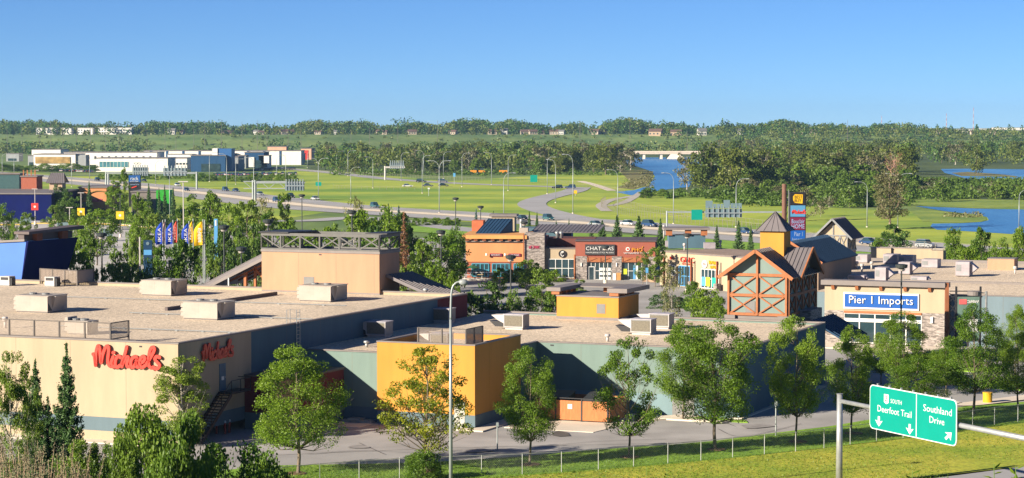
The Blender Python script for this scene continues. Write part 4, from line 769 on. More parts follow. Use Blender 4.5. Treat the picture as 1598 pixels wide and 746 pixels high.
# health shop building, turned towards the left
a, b_ = P(1030, 391.5, 5.5), P(1150, 400.5, 5.5); F3 = Frame(a[0], a[1], atan2(b_[1]-a[1], b_[0]-a[0])); LG = math.hypot(b_[0]-a[0], b_[1]-a[1])
t = thing('store_building', 'cream shop row with red and yellow lettering and brown roof, turned to face left', 'store', F3, LG/2, 7)
MB().box(0, LG+3, 0, 13, 0, 5.35).build('wall', M['cream'], t); MB().box(-.05, LG+3.05, -.08, 13.1, 5.35, 5.5).build('parapet_cap', M['cap'], t); MB().box(.3, LG+2.6, .3, 12.6, 5.51, 5.55).build('roof_deck', mat('brown_gravel', (.36, .27, .22), .9, .1, .2, fine=.3, fscale=3), t)
kx = LG/120.
def gx(x): return (x-1030)*kx
windows(t, gx(1062), gx(1083), -.12, .3, 3.4, 5, 2, fm=M['lblue']); windows(t, gx(1097), gx(1124), -.12, .3, 3.2, 5, 2); windows(t, gx(1046), gx(1056), -.12, 1.8, 3.4, 2, 2)
s_ = MB(); add_text(s_, 'GNC', (gx(1064), -.1, 4.0), (1, 0, 0), (0, 0, 1), gx(1086)-gx(1064), .85, .14); add_text(s_, 'LIVE WELL', (gx(1067), -.1, 3.65), (1, 0, 0), (0, 0, 1), gx(1084)-gx(1067), .22, .1); add_scribble(s_, (gx(1047), -.1, 4.3), (1, 0, 0), (0, 0, 1), 1.0, .5, 3, .1); s_.build('red_letters', M['red'], t)
s_ = MB(); add_scribble(s_, (gx(1109), -.1, 4.05), (1, 0, 0), (0, 0, 1), gx(1123)-gx(1109), .55, 5, .12); add_scribble(s_, (gx(1111), -.1, 3.4), (1, 0, 0), (0, 0, 1), gx(1122)-gx(1111), .5, 4, .12); s_.build('yellow_letters', M['signyellow'], t)
q = MB().tube([(gx(1102), -.2, 4.0), (gx(1102), 0, 4.0)], .62, 16).build('round_logo', M['signwhite'], t); MB().box(gx(1102)-.4, gx(1102)+.4, -.24, -.201, 3.9, 4.1).build('logo_bar', M['red'], q)
for k, (x_, mm) in enumerate(((1098, M['lblue']), (1114, mat('turquoise_poster', (.02, .45, .35), .5)), (1104, mat('lime_poster', (.6, .7, .05), .5)))): MB().box(gx(x_), gx(x_)+1.1, -.2, -.17, .6, 2.0).build('poster', mm, t)
for x_ in (1043, 1086, 1126): MB().box(gx(x_)-.12, gx(x_)+.12, -.9, -.6, 0, 4.6).build('timber_post', mat('brown_trim', (.3, .1, .05), .8), t); 
for x_ in (1087, 1127): MB().box(gx(x_)-.4, gx(x_)+.4, -1.3, -.5, 0, 1.2).build('stone_base', M['stone'], t)
p1_ = P(1044, 387, 5.55); uu = WF
t = thing('roof_tower', 'blue grey roof block under a grey timber bracketed canopy above the cream shop row', 'roof tower', WF, p1_[0], p1_[1], 5.5)
X, Y = p1_[0], p1_[1]
MB().box(X, X+5.9, Y, Y+4, 5.5, 7.6).build('wall', M['bluewall'], t)
mb = MB(); mb.box(X-.8, X+6.6, Y-.6, Y+4.5, 8.5, 8.85); mb.build('canopy_roof', M['cap'], t)
for q in (X-.5, X+2.6, X+5.2): MB().box(q, q+1.0, Y-.3, Y+.5, 7.6, 8.5).build('timber_bracket', M['timber'], t)
for x, y, w_, lab in ((1039, 386, 2.2, 'pale rooftop unit at the left on the cream shop row roof'), (1099, 389, 1.8, 'pale rooftop unit at the right on the cream shop row roof')):
    a, b_ = WF.px(x, y, 5.55); t = thing('rooftop_air_unit', lab, 'air unit', WF, a, b_, 5.55); MB().box(a, a+w_, b_, b_+1.6, 5.65, 6.6).build('housing', mat('pale_unit', (.5, .46, .5), .5), t); MB().box(a+.1, a+w_-.1, b_+.1, b_+1.5, 5.55, 5.65).build('curb', M['grey'], t)
for x, y, lab in ((1036, 372, 'tall white round vent beside the blue grey roof block'), (1068, 391, 'small white vent pipe on the cream shop row roof'), (1124, 386, 'small white vent pipe nearest the timber tower')):
    a, b_ = WF.px(x, y, 5.55); vent(WF, a, b_, 5.55, lab, 1.2 if y > 380 else 2.4, M['white'])

# ================================================================ half timbered house at the right
p = P(1318, 397, 0); 
FH = Frame(PX(1320, 300), 300, B.a); z0 = 0
t = thing('half_timbered_house', 'small half timbered house with a grey seamed gable roof beside the back roof', 'house', FH, 0, 0)
e = ZY(370, 300); pk = ZY(341, 300)
MB().box(-3.6, .2, 0, 5.2, 0, e-1.8).build('lower_wall', M['peach'], t); mb = MB(); mb.box(-3.6, .2, 0, 5.2, e-1.8, e+.3); mb.extr([(-3.6, e+.3), (.2, e+.3), (-1.7, pk-.4)], 'y', 0, 5.2); mb.build('upper_wall', M['cream'], t)
q = MB(); seamed(q, (-4.5, -.7, e-.25), (-4.5, 6, e-.25), (-1.7, 6, pk), (-1.7, -.7, pk), 12, .1); seamed(q, (1.1, -.7, e-.25), (1.1, 6, e-.25), (-1.7, 6, pk), (-1.7, -.7, pk), 12, .1); q.build('seamed_roof', M['seam'], t)
mb = MB()
for z_ in (e-1.9, e+.2): mb.bar((-3.6, -.05, z_), (.2, -.05, z_), .16); mb.bar((.25, 0, z_), (.25, 5.2, z_), .16)
for k in range(4): a = -3.6+k*.95; mb.bar((a+.05, -.05, e-1.8), (a+.9, -.05, e+.1), .1); mb.bar((a+.9, -.05, e-1.8), (a+.05, -.05, e+.1), .1); mb.bar((a, -.05, e-1.9), (a, -.05, e+.2), .12)
for k in range(3): a = k*1.73; mb.bar((.25, a+.05, e-1.8), (.25, a+1.6, e+.1), .1); mb.bar((.25, a+1.6, e-1.8), (.25, a+.05, e+.1), .1); mb.bar((.25, a, e-1.9), (.25, a, e+.2), .12)
mb.bar((-1.7, -.05, e+.2), (-1.7, -.05, pk-.5), .14); mb.bar((-4.5, -.75, e-.3), (-1.7, -.75, pk-.08), .1, .25); mb.bar((1.1, -.75, e-.3), (-1.7, -.75, pk-.08), .1, .25); mb.build('dark_timbering', M['grey'], t)

# ================================================================ tall pylon sign
Y = 318.; X0, X1 = PX(1232.5, Y), PX(1258, Y); t = thing('pylon_sign', 'tall dark tenant pylon with four stacked coloured sign panels behind the timber tower', 'sign', WF, X0, Y)
MB().box(X0, X1, Y, Y+.9, 0, ZY(300, Y)).build('sign_cabinet', M['dark'], t)
MB().tube([(PX(1224.5, Y), Y+.4, 0), (PX(1224.5, Y), Y+.4, ZY(287, Y))], .33, 12).build('brown_pole', mat('brown_pole', (.2, .1, .07), .6), t)
mb = MB()
for xx in (1228, 1231.5): mb.bar((PX(xx, Y), Y+.4, 0), (PX(xx, Y), Y+.4, ZY(297, Y)), .1)
for k in range(16): mb.bar((PX(1228, Y), Y+.4, 1+k*.95), (PX(1231.5, Y), Y+.4, 1.9+k*.95), .06)
mb.build('lattice', M['grey'], t)
def panel(y0, y1, m, lab): return MB().box(X0+.12, X1-.1, Y-.08, Y-.002, ZY(y1, Y), ZY(y0, Y)).build('sign_panel', m, t, label=lab)
a = panel(301, 319.5, M['black'], 'black panel with yellow price tag logo'); W_ = X1-X0
tg = MB(); z_ = ZY(317, Y); h_ = ZY(303, Y)-z_; x_ = X0+W_*.2; tg.add([(x_, Y-.12, z_+h_*.35), (x_+.25, Y-.12, z_+.05), (x_+W_*.58, Y-.12, z_-.05), (x_+W_*.6, Y-.12, z_+h_*.97), (x_+.25, Y-.12, z_+h_), (x_, Y-.12, z_+h_*.75)], [(0, 1, 2, 3, 4, 5)]); tg.build('yellow_tag', M['signyellow'], a)
s_ = MB(); add_text(s_, 'BEST', (x_+.22, Y-.13, z_+h_*.52), (1, 0, 0), (0, 0, 1), W_*.46, h_*.34, .02); add_text(s_, 'BUY', (x_+.22, Y-.13, z_+h_*.12), (1, 0, 0), (0, 0, 1), W_*.4, h_*.34, .02); s_.build('tag_letters', M['black'], a)
a = panel(320.5, 338, mat('pylon_light_blue', (.1, .3, .52), .4, .03), 'light blue panel with red script name'); s_ = MB(); add_script(s_, (X0+.3, Y-.1, ZY(334.5, Y)), (1, 0, 0), (0, 0, 1), W_*.86, .11, .02); s_.build('script_letters', M['red'], a)
a = panel(339, 358.5, mat('pylon_maroon', (.2, .02, .06), .4, .03), 'maroon panel with pale blue lettering'); s_ = MB(); add_text(s_, 'Bouclair', (X0+.3, Y-.1, ZY(348.5, Y)), (1, 0, 0), (0, 0, 1), W_*.78, .62, .02); add_text(s_, 'HOME', (X0+.3, Y-.1, ZY(356.5, Y)), (1, 0, 0), (0, 0, 1), W_*.78, .62, .02); s_.build('sign_letters', mat('pale_blue_letters', (.35, .5, .8), .5), a)
a = panel(359.5, 379, M['blue'], 'blue panel with pale lettering'); s_ = MB(); add_text(s_, 'Pier 1', (X0+.7, Y-.1, ZY(368.5, Y)), (1, 0, 0), (0, 0, 1), W_*.5, .62, .02); add_text(s_, 'Imports', (X0+.4, Y-.1, ZY(377.5, Y)), (1, 0, 0), (0, 0, 1), W_*.7, .62, .02); s_.build('sign_letters', mat('pale_blue_letters', (.35, .5, .8), .5), a)

# ================================================================ left: blue tower, stores beyond the car park
v0, u1 = 60., B.px(28, 441, 7.8)[0]
a = B.px(28, 441, 7.8); bq = B.px(72, 441, 7.8); ux = a[0]; vx = a[1]+.5
t = thing('entrance_tower', 'slanting blue entrance tower, light blue in front, side shade painted in navy', 'tower', B, ux-8, vx)
def zpx(y, u, v): w_ = B.w(u, v); return ZY(y, w_[1])
zt = zpx(378, ux, vx); L_ = 3.4
s1 = (zpx(373, ux, vx)-7.5)
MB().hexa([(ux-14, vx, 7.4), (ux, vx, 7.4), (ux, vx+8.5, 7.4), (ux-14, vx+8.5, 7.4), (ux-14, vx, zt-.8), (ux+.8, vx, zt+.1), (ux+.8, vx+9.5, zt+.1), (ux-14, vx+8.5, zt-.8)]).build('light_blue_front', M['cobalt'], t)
MB().hexa([(ux+.01, vx-.01, 7.4), (ux+.02, vx-.01, 7.4), (ux+.02, vx+8.51, 7.4), (ux+.01, vx+8.51, 7.4), (ux+.81, vx-.01, zt+.12), (ux+1.1, vx-.01, zt+.12), (ux+1.1, vx+9.8, zt+.12), (ux+.81, vx+9.8, zt+.12)]).build('navy_shade_side', M['navy'], t)  # navy sheet puts the shade of the side face into its colour
mb = MB(); mb.hexa([(ux-14, vx-.2, zt-.79), (ux+.7, vx-.2, zt+.11), (ux+.7, vx+.3, zt+.11), (ux-14, vx+.3, zt-.79), (ux-14, vx-.2, zt-.55), (ux+.7, vx-.2, zt+.35), (ux+.7, vx+.3, zt+.35), (ux-14, vx+.3, zt-.55)]); mb.build('coping', M['cap'], t)
mb = MB(); mb.hexa([(ux-.6, vx-.3, zt+.9), (ux+1.4, vx-.3, zt+.9), (ux+1.8, vx+10, zt+1.1), (ux-.4, vx+10, zt+1.1), (ux-.6, vx-.3, zt+1.2), (ux+1.4, vx-.3, zt+1.2), (ux+1.8, vx+10, zt+1.5), (ux-.4, vx+10, zt+1.5)]); mb.build('canopy_roof', M['darkcap'], t)
for k in (1.5, 6.5): MB().box(ux+.2, ux+1.2, vx+k, vx+k+1.1, zt+.12, zt+.98).build('timber_bracket', mat('brown_trim', (.3, .1, .05), .8), t)
MB().box(ux-.2, ux+.6, vx-.1, vx+9.4, zt+.12, zt+.9).build('parapet', M['darkcap'], t)

def block(name, label, cat, x0, x1, yt, yb, m, depth=14, caps=True, Y=None, ang=0, z0=0):
    Y = Y or P(0, yb)[1]; X0, X1 = PX(x0, Y), PX(x1, Y); fr = Frame(X0, Y, ang); t = thing(name, label, cat, fr, 0, 0); z1 = ZY(yt, Y)
    MB().box(0, X1-X0, 0, depth, z0, z1).build('wall', m, t)
    if caps: MB().box(-.3, X1-X0+.3, -.3, depth+.3, z1, z1+.35).build('roof_edge', M['cap'], t)
    t['_w'] = X1-X0; t['_h'] = z1; return t
t = block('store_building', 'long low navy blue store across the pale car park', 'store', -90, 80, 303, 345, M['navy'], 40, ang=0)
t2 = block('roof_block', 'teal green flat roofed block behind the navy store', 'roof block', -20, 30, 272, 330, mat('teal_block', (.05, .12, .13), .7), 8, Y=640)
t3 = block('store_building', 'small red brick upper storey with timber screen behind the navy store', 'building', 33, 57, 276, 330, M['brick'], 8, Y=632)
for k in range(4): MB().box(.6+k*1.1, .9+k*1.1, -.25, -.05, 11.3, 13).build('timber_slat', M['timber'], t3)
t = block('clock_house', 'little peach tower with a grey pitched roof behind the navy store', 'tower', 77, 97, 283, 335, wallm('tan_stucco2', (.55, .4, .28)), 5, caps=False, Y=625)
w_, h_ = t['_w'], t['_h']; q = MB(); seamed(q, (-.8, -.8, h_-.4), (w_+.8, -.8, h_-.4), (w_, 2.5, h_+2.4), (0, 2.5, h_+2.4), 8, .1); seamed(q, (-.8, 5.8, h_-.4), (w_+.8, 5.8, h_-.4), (w_, 2.5, h_+2.4), (0, 2.5, h_+2.4), 8, .1); q.build('seamed_roof', M['seam'], t)
t = block('store_building', 'orange fronted store with an arched band and pink script across the car park', 'store', 123, 166, 293, 337, wallm('orange_stucco', (.68, .3, .13)), 22)
w_, h_ = t['_w'], t['_h']; MB().box(0, w_*.38, -.3, -.02, 0, 3.9).build('grey_wing', M['cap'], t); MB().box(w_*.42, w_*.95, -.3, -.02, 0, 2.1).build('shop_window', M['glass'], t)
q = MB(); q.tube(smooth_path([(.2, -.15, h_*.45), (w_*.25, -.15, h_*.72), (w_*.6, -.15, h_*.88), (w_*.97, -.15, h_*.86)], 5), .16, 6); q.build('arched_band', mat('olive_band', (.3, .2, .06), .7), t)
s_ = MB(); add_scribble(s_, (w_*.42, -.05, h_*.5), (1, 0, 0), (0, 0, 1), w_*.42, 1.0, 7, .08); s_.build('pink_letters', mat('pink_letters', (.7, .1, .2), .5), t)
t = block('store_building', 'low store with a bright green square front beyond the trees', 'store', 205, 244, 300, 331, M['cap'], 18); w_ = t['_w']
h_ = t['_h']; MB().box(w_, w_+4.0, -.6, 8, 0, h_+.6).build('green_front', mat('bright_green_panel', (.03, .38, .03), .6), t); MB().box(w_+1.0, w_+3.0, -.66, -.6, 0, 2.6).build('entrance', M['glass'], t); MB().box(1, w_-1, -.05, -.01, .3, 3).build('shop_window', M['glass'], t)
# dark blue rack sign
Y = 700.; X0, X1 = PX(200.5, Y), PX(219.5, Y); t = thing('pylon_sign', 'dark blue and black tenant sign with pale lettering beside the highway', 'sign', WF, X0, Y)
MB().box(X0, X1, Y, Y+.8, 0, ZY(273, Y)).build('sign_cabinet', M['black'], t); q = MB().box(X0+.1, X1-.1, Y-.1, Y-.002, ZY(284, Y), ZY(273.5, Y)).build('sign_panel', mat('rack_blue', (.02, .1, .35), .4), t)
s_ = MB(); add_text(s_, 'rack', (X0+.7, Y-.12, ZY(281, Y)), (1, 0, 0), (0, 0, 1), 2.5, 1.1, .05); add_scribble(s_, (X0+.6, Y-.12, ZY(283.5, Y)), (1, 0, 0), (0, 0, 1), 2.6, .3, 9, .05); s_.build('sign_letters', M['signwhite'], q)
s_ = MB(); add_scribble(s_, (X0+.4, Y-.05, ZY(288.5, Y)), (1, 0, 0), (0, 0, 1), 3.0, .35, 9, .03); s_.build('lower_letters', mat('pale_blue_letters', (.35, .5, .8), .5), t); s_ = MB(); s_.bar((X0+1, Y-.06, ZY(293, Y)), (X0+2.6, Y-.06, ZY(290.5, Y)), .3); s_.build('red_mark', M['red'], t)

# ================================================================ car dealers on the far side of the highway
DL = [('cream dealer building with glazed upper floor at its left end', 53, 118, 241, 266, 'w'), ('long white dealer hall with square windows', 100, 245, 238, 264, 'w'),
      ('white dealer block with a long glass strip', 150, 262, 247, 268, 'w'), ('white dealer block with dark windows and flat roof', 262, 292, 247, 265, 'w'),
      ('blue glazed showroom with angled roof', 298, 352, 243, 268, 'b'), ('white framed showroom with blue ends', 340, 372, 245, 266, 'g'), ('blue showroom with white entrance panel', 382, 412, 238, 262, 'b'),
      ('low teal showroom with a cream block on top', 412, 464, 236, 253, 't'), ('peach and red gabled showroom', 470, 486, 232, 249, 'p')]
dm = dict(w=wallm('white_cladding', (.95, .9, .84)), b=wallm('blue_cladding', (.02, .08, .19)), g=wallm('grey_cladding', (.36, .38, .4)), t=wallm('teal_cladding', (.05, .16, .22)), p=wallm('peach_cladding', (.8, .45, .3)))
for i, (lab, x0, x1, yt, yb, c) in enumerate(DL):
    t = block('dealer_building', lab, 'showroom', x0, x1, yt, yb, dm[c], 30); w_, h_ = t['_w'], t['_h']
    if i == 0:
        MB().box(1, w_-3, -.4, -.02, h_*.45, h_*.85).build('upper_windows', mat('amber_glass', (.45, .3, .12), .3, .4, .3), t); MB().box(w_-.01, w_+6, 1, 12, h_*.3, h_*.97).build('side_wing', dm['g'], t)
    elif i == 1:
        for k in range(12): MB().box(6+k*4.2, 7.2+k*4.2, -.1, -.02, h_*.6, h_*.78).build('window', M['glass'], t)
    elif i == 2:
        g_ = MB().box(2, w_*.45, -.2, -.02, h_*.35, h_*.75).build('glass_strip', M['tealglass'], t); f = MB()
        for k in range(9): f.box(2+(w_*.45-2)*k/8-.1, 2+(w_*.45-2)*k/8+.1, -.3, -.2, h_*.35, h_*.75)
        f.build('mullions', M['signwhite'], g_)
        mb = MB()
        for q in (-.9, .9): mb.tube([(w_*.58+q+1.0*cos(a), -.1, h_*.62+.45*sin(a)) for a in np.linspace(0, 2*pi, 13)], .08, 5)
        mb.build('oval_logo', M['dark'], t)
    elif i == 3: 
        for k in range(6): MB().box(1+k*2, 2.4+k*2, -.1, -.02, h_*.45, h_*.6).build('window', M['glass'], t)
    elif c in 'bgt': MB().box(w_*.3, w_*.85, -.2, -.02, .3, h_*.5).build('showroom_glass', M['glass'], t)
    if i == 4:
        MB().box(w_*.75, w_*1.15, 4, 20, 0, h_+4).build('blue_tower', mat('mid_blue', (.04, .14, .36), .5), t); MB().box(w_*.6, w_*.75-.02, 3.5, 20, h_+.4, h_+4.2).build('white_panel', M['signwhite'], t)
    if i == 6: MB().box(w_*.05, w_*.5, -.6, -.03, .5, h_*.7).build('white_entrance', M['signwhite'], t)
    if i == 8: MB().box(w_*.3, w_*.7, -.3, -.02, 0, h_*.85).build('red_panel', M['red'], t)
t = block('dealer_building', 'long white roofed hall with dark pilasters behind the showrooms', 'showroom', 225, 470, 235.5, 250, dm['w'], 25, Y=1500)
for k in range(9): MB().box(4+k*11, 5.4+k*11, -.3, -.02, 0, t['_h']).build('pilaster', dm['b'], t)
t = block('warehouse', 'low white shed between trees at far left', 'warehouse', 50, 95, 233.5, 250, dm['w'], 30, Y=1650)
for i_, (x0, x1, yt, yb, c_, nm_) in enumerate(((44, 56, 243, 260, 'g', 'small grey annex at the left end of the dealer row'), (262, 300, 241, 258, 'w', 'white stepped hall behind the dark windowed dealer block'), (372, 384, 243, 263, 'g', 'grey showroom wing before the blue showroom'), (352, 366, 240, 258, 'b', 'narrow blue hall behind the white framed showroom'), (404, 420, 243, 262, 'w', 'small white service hall in the dealer row'), (424, 440, 242, 257, 'b', 'small blue cube in the dealer row'), (446, 462, 241, 255, 'w', 'white gabled hall in the dealer row'), (462, 474, 240, 254, 'g', 'grey shed at the right end of the dealer row'), (10, 30, 240, 252, 'g', 'grey hall at the far left of the dealer row'))):
    t = block('dealer_building', nm_, 'showroom', x0, x1, yt, yb, dm[c_], 14); MB().box(t['_w']*.15, t['_w']*.8, -.15, -.02, .5, t['_h']*.4).build('showroom_glass', M['glass'], t)
t = block('showroom_canopy', 'cream boxed showroom roof behind the teal showroom', 'showroom', 418, 447, 229, 250, dm['p'], 14, Y=1520)

# bridge over the river
Y = 1790.; X0, X1 = PX(960, Y), PX(1125, Y); t = thing('road_bridge', 'pale concrete road bridge low over the river', 'bridge', WF, (X0+X1)/2, Y)
zt = ZY(236.5, Y); zb_ = ZY(240.5, Y)
MB().box(X0-20, X1+10, Y, Y+16, zb_, zt-.8).build('deck', mat('bridge_concrete', (.75, .62, .5), .8), t); MB().box(X0-20, X1+10, Y-.3, Y, zt-1.0, zt+.5).build('parapet', mat('bridge_concrete', (.75, .62, .5), .8), t)
for q in (978, 1058): xx = PX(q, Y); MB().hexa([(xx-9, Y-2, 0), (xx+6, Y-2, 0), (xx+6, Y+18, 0), (xx-9, Y+18, 0), (xx-6, Y, zb_), (xx+1, Y, zb_), (xx+1, Y+16, zb_), (xx-6, Y+16, zb_)]).build('abutment', M['concrete'], t)
for q in (1005, 1032): xx = PX(q, Y); MB().box(xx-1, xx+1, Y+1, Y+15, 0, zb_).build('pier', M['concrete'], t)

# ---- houses on the far rim and roofs at far right
rng = random.Random(5)
HW, HR = [mat('house_wall_%s' % n, c, .8) for n, c in (('cream', (.5, .42, .33)), ('white', (.6, .58, .54)), ('tan', (.45, .33, .23)))], [mat('house_roof_%s' % n, c, .8) for n, c in (('brown', (.16, .1, .08)), ('grey', (.2, .2, .2)))]
def make_house(k):
    t = thing('house', 'h', 'house', WF, 0, 0); w_, d_, h_ = (11, 9, 14)[k], 9, (4.2, 5.5, 4.8)[k]
    mb = MB(); mb.box(0, w_, 0, d_, -3, h_); mb.extr([(0, h_), (d_, h_), (d_/2, h_+2.4)], 'x', 0, w_); mb.build('wall', HW[k], t)
    q = MB(); q.hexa([(-.6, -.8, h_-.35), (w_+.6, -.8, h_-.35), (w_+.6, d_/2, h_+2.5), (-.6, d_/2, h_+2.5), (-.6, -.8, h_-.1), (w_+.6, -.8, h_-.1), (w_+.6, d_/2, h_+2.8), (-.6, d_/2, h_+2.8)])
    q.hexa([(-.6, d_/2+.01, h_+2.5), (w_+.6, d_/2+.01, h_+2.5), (w_+.6, d_+.8, h_-.35), (-.6, d_+.8, h_-.35), (-.6, d_/2+.01, h_+2.8), (w_+.6, d_/2+.01, h_+2.8), (w_+.6, d_+.8, h_-.1), (-.6, d_+.8, h_-.1)]); q.build('roof', HR[k % 2], t)
    for j in range(3): MB().box(1+j*w_/3.3, 2.6+j*w_/3.3, -.08, -.01, 1.2, 2.8).build('window', M['glass'], t)
    return t
houses = [make_house(k) for k in range(3)]; used = [False]*3
def put_house(x, ybase, k, s=1., lab=None, Y=2580):
    lab = lab or ('small cream house among trees on the far rim', 'pale two storey house among trees on the far rim', 'wide tan house among trees on the far rim')[k]
    X = PX(x, Y); z = GZ(X, Y); r = houses[k] if not used[k] else dup(houses[k]); used[k] = True
    r.location = (X, Y, z); r.rotation_euler = (0, 0, rng.uniform(-.4, .3)); r.scale = (s*.8, s*.8, s*.8); r['label'] = lab; r['group'] = ('small cream', 'pale two storey', 'wide tan')[k]+' houses on the far rim'
for x, k in ((228, 0), (262, 1), (274, 0), (340, 0), (355, 0), (395, 1), (404, 0), (427, 0), (436, 0), (447, 0), (490, 0), (522, 1), (588, 0), (592, 0), (630, 1), (637, 0), (700, 0), (763, 0), (780, 1), (813, 0), (826, 0), (840, 0), (858, 0), (872, 1), (920, 0), (932, 0), (1150, 1), (1240, 0), (1243, 1), (1262, 0), (1390, 1), (1460, 0), (1500, 1), (1515, 0), (1540, 0)): put_house(x+rng.uniform(-1, 1), 0, k, rng.uniform(.8, 1.15), Y=2590+rng.uniform(-8, 25))
put_house(1012, 0, 2, 1.3, 'large cream house above the bridge, left of two', 2540); put_house(1046, 0, 2, 1.1, 'cream gabled house above the bridge, right of the large one', 2545); put_house(1090, 0, 1, 1.3, 'dark gabled house with deep eaves right of the bridge houses', 2545)
for x0, x1, yt, lab in ((57, 88, 200, 'white three storey apartment block, leftmost on the far rim'), (96, 112, 200, 'narrow white apartment block second from the left on the far rim'), (122, 145, 200, 'white apartment block half behind trees on the far rim'), (154, 206, 199.5, 'long white apartment block on the far rim')):
    Y = 2600.; X0, X1 = PX(x0, Y), PX(x1, Y); z = GZ(X0, Y); t = thing('apartment_block', lab, 'apartment block', WF, X0, Y, z, 'white apartment blocks on the far rim'); h_ = ZY(yt, Y)-z
    MB().box(X0, X1, Y, Y+14, z-2, z+h_).build('wall', dm['w'], t); MB().box(X0-.5, X1+.5, Y-.5, Y+14.5, z+h_, z+h_+.5).build('roof', M['white'], t); n = int((X1-X0)/3.2)
    for k in range(n):
        for j in range(2):
            MB().box(X0+.8+k*3.2, X0+2.2+k*3.2, Y-.1, Y-.01, z+1.4+j*2.9, z+2.9+j*2.9).build('window', M['glass'], t)
for x0, x1, yt, Y, lab in ((1478, 1530, 202, 4200, 'long white warehouse on the horizon left of the others'), (1530, 1552, 201, 4300, 'white warehouse block on the horizon'), (1552, 1640, 199.5, 4200, 'tall white warehouse at the right end of the horizon'), (1560, 1650, 203, 3900, 'low white warehouse at the right edge of the horizon'), (1440, 1460, 201, 4400, 'small pale block on the horizon')):
    X0, X1 = PX(x0, Y), PX(x1, Y); z = GZ(X0, Y); t = thing('warehouse', lab, 'warehouse', WF, X0, Y, z); MB().box(X0, X1, Y, Y+30, z-2, ZY(yt, Y)).build('wall', dm['w'], t); MB().box(X0-1, X1+1, Y-1, Y+31, ZY(yt, Y), ZY(yt, Y)+.8).build('roof', M['white'], t)
for x, yt, lab in ((1476, 177, 'left of two red and white radio masts on the horizon'), (1518, 168, 'taller right one of two red and white radio masts on the horizon'), (1375, 181, 'faint thin radio mast far away')):
    Y = 5200.; X = PX(x, Y); z = GZ(X, Y); zt = ZY(yt, Y); t = thing('radio_mast', lab, 'radio mast', WF, X, Y, z)
    n = 7
    for k in range(n): MB().tube([(X, Y, z+(zt-z)*k/n), (X, Y, z+(zt-z)*(k+1)/n)], .9-.08*k, 4).build('mast_section', (mat('mast_red', (.5, .12, .1), .6), M['white'])[k % 2], t)
# ================================================================ street lamps
M['pole'] = mat('lamp_pole_steel', (.38, .42, .43), .45, .08, 1, metal=.3); M['darkpole'] = mat('dark_pole_paint', (.045, .055, .055), .5)
def cobra(h, arm, double=False, r=.13):
    t = thing('street_lamp', 'x', 'street lamp', WF, 0, 0)
    MB().tube([(0, 0, 0), (0, 0, h*.45), (0, 0, h*.84)], [r, r*.85, r*.62], 8).build('pole', M['pole'], t, smooth=True)
    for s in ((1, -1) if double else (1,)):
        a = MB(); a.tube(smooth_path([(0, 0, h*.84), (s*arm*.12, 0, h*.93), (s*arm*.45, 0, h*.99), (s*arm, 0, h)], 4), r*.5, 6); a.build('curved_arm', M['pole'], t, smooth=True)
        MB().hexa([(s*arm*.98-.1, -.14, h-.06), (s*arm*.98+s*.75-.0, -.14, h-.1), (s*arm*.98+s*.75, .14, h-.1), (s*arm*.98-.1, .14, h-.06), (s*arm*.98-.05, -.1, h+.1), (s*arm*.98+s*.6, -.1, h+.08), (s*arm*.98+s*.6, .1, h+.08), (s*arm*.98-.05, .1, h+.1)]).build('lamp_head', mat('lamp_head_paint', (.33, .36, .37), .4), t)
    MB().tube([(0, 0, 0), (0, 0, .25)], r*2, 8).build('base', M['concrete'], t); return t
S1 = cobra(12, 2.6); S2 = cobra(12, 2.8, True); su = {'s': False, 'd': False}
LG_ = 'tall grey street lamps along the highway and river road'
def lamp(x, yb, yt, side, lab):
    p = P(x, yb); h = ZY(yt, p[1]); k = 'd' if side == 0 else 's'; r = (S2 if side == 0 else S1)
    o = r if not su[k] else dup(r); su[k] = True
    o.location = (p[0], p[1], .05); o.rotation_euler = (0, 0, 0 if side >= 0 else pi); w_ = max(1., p[1]/900); o.scale = (w_, w_, h/12.0); o['label'] = lab; o['group'] = LG_
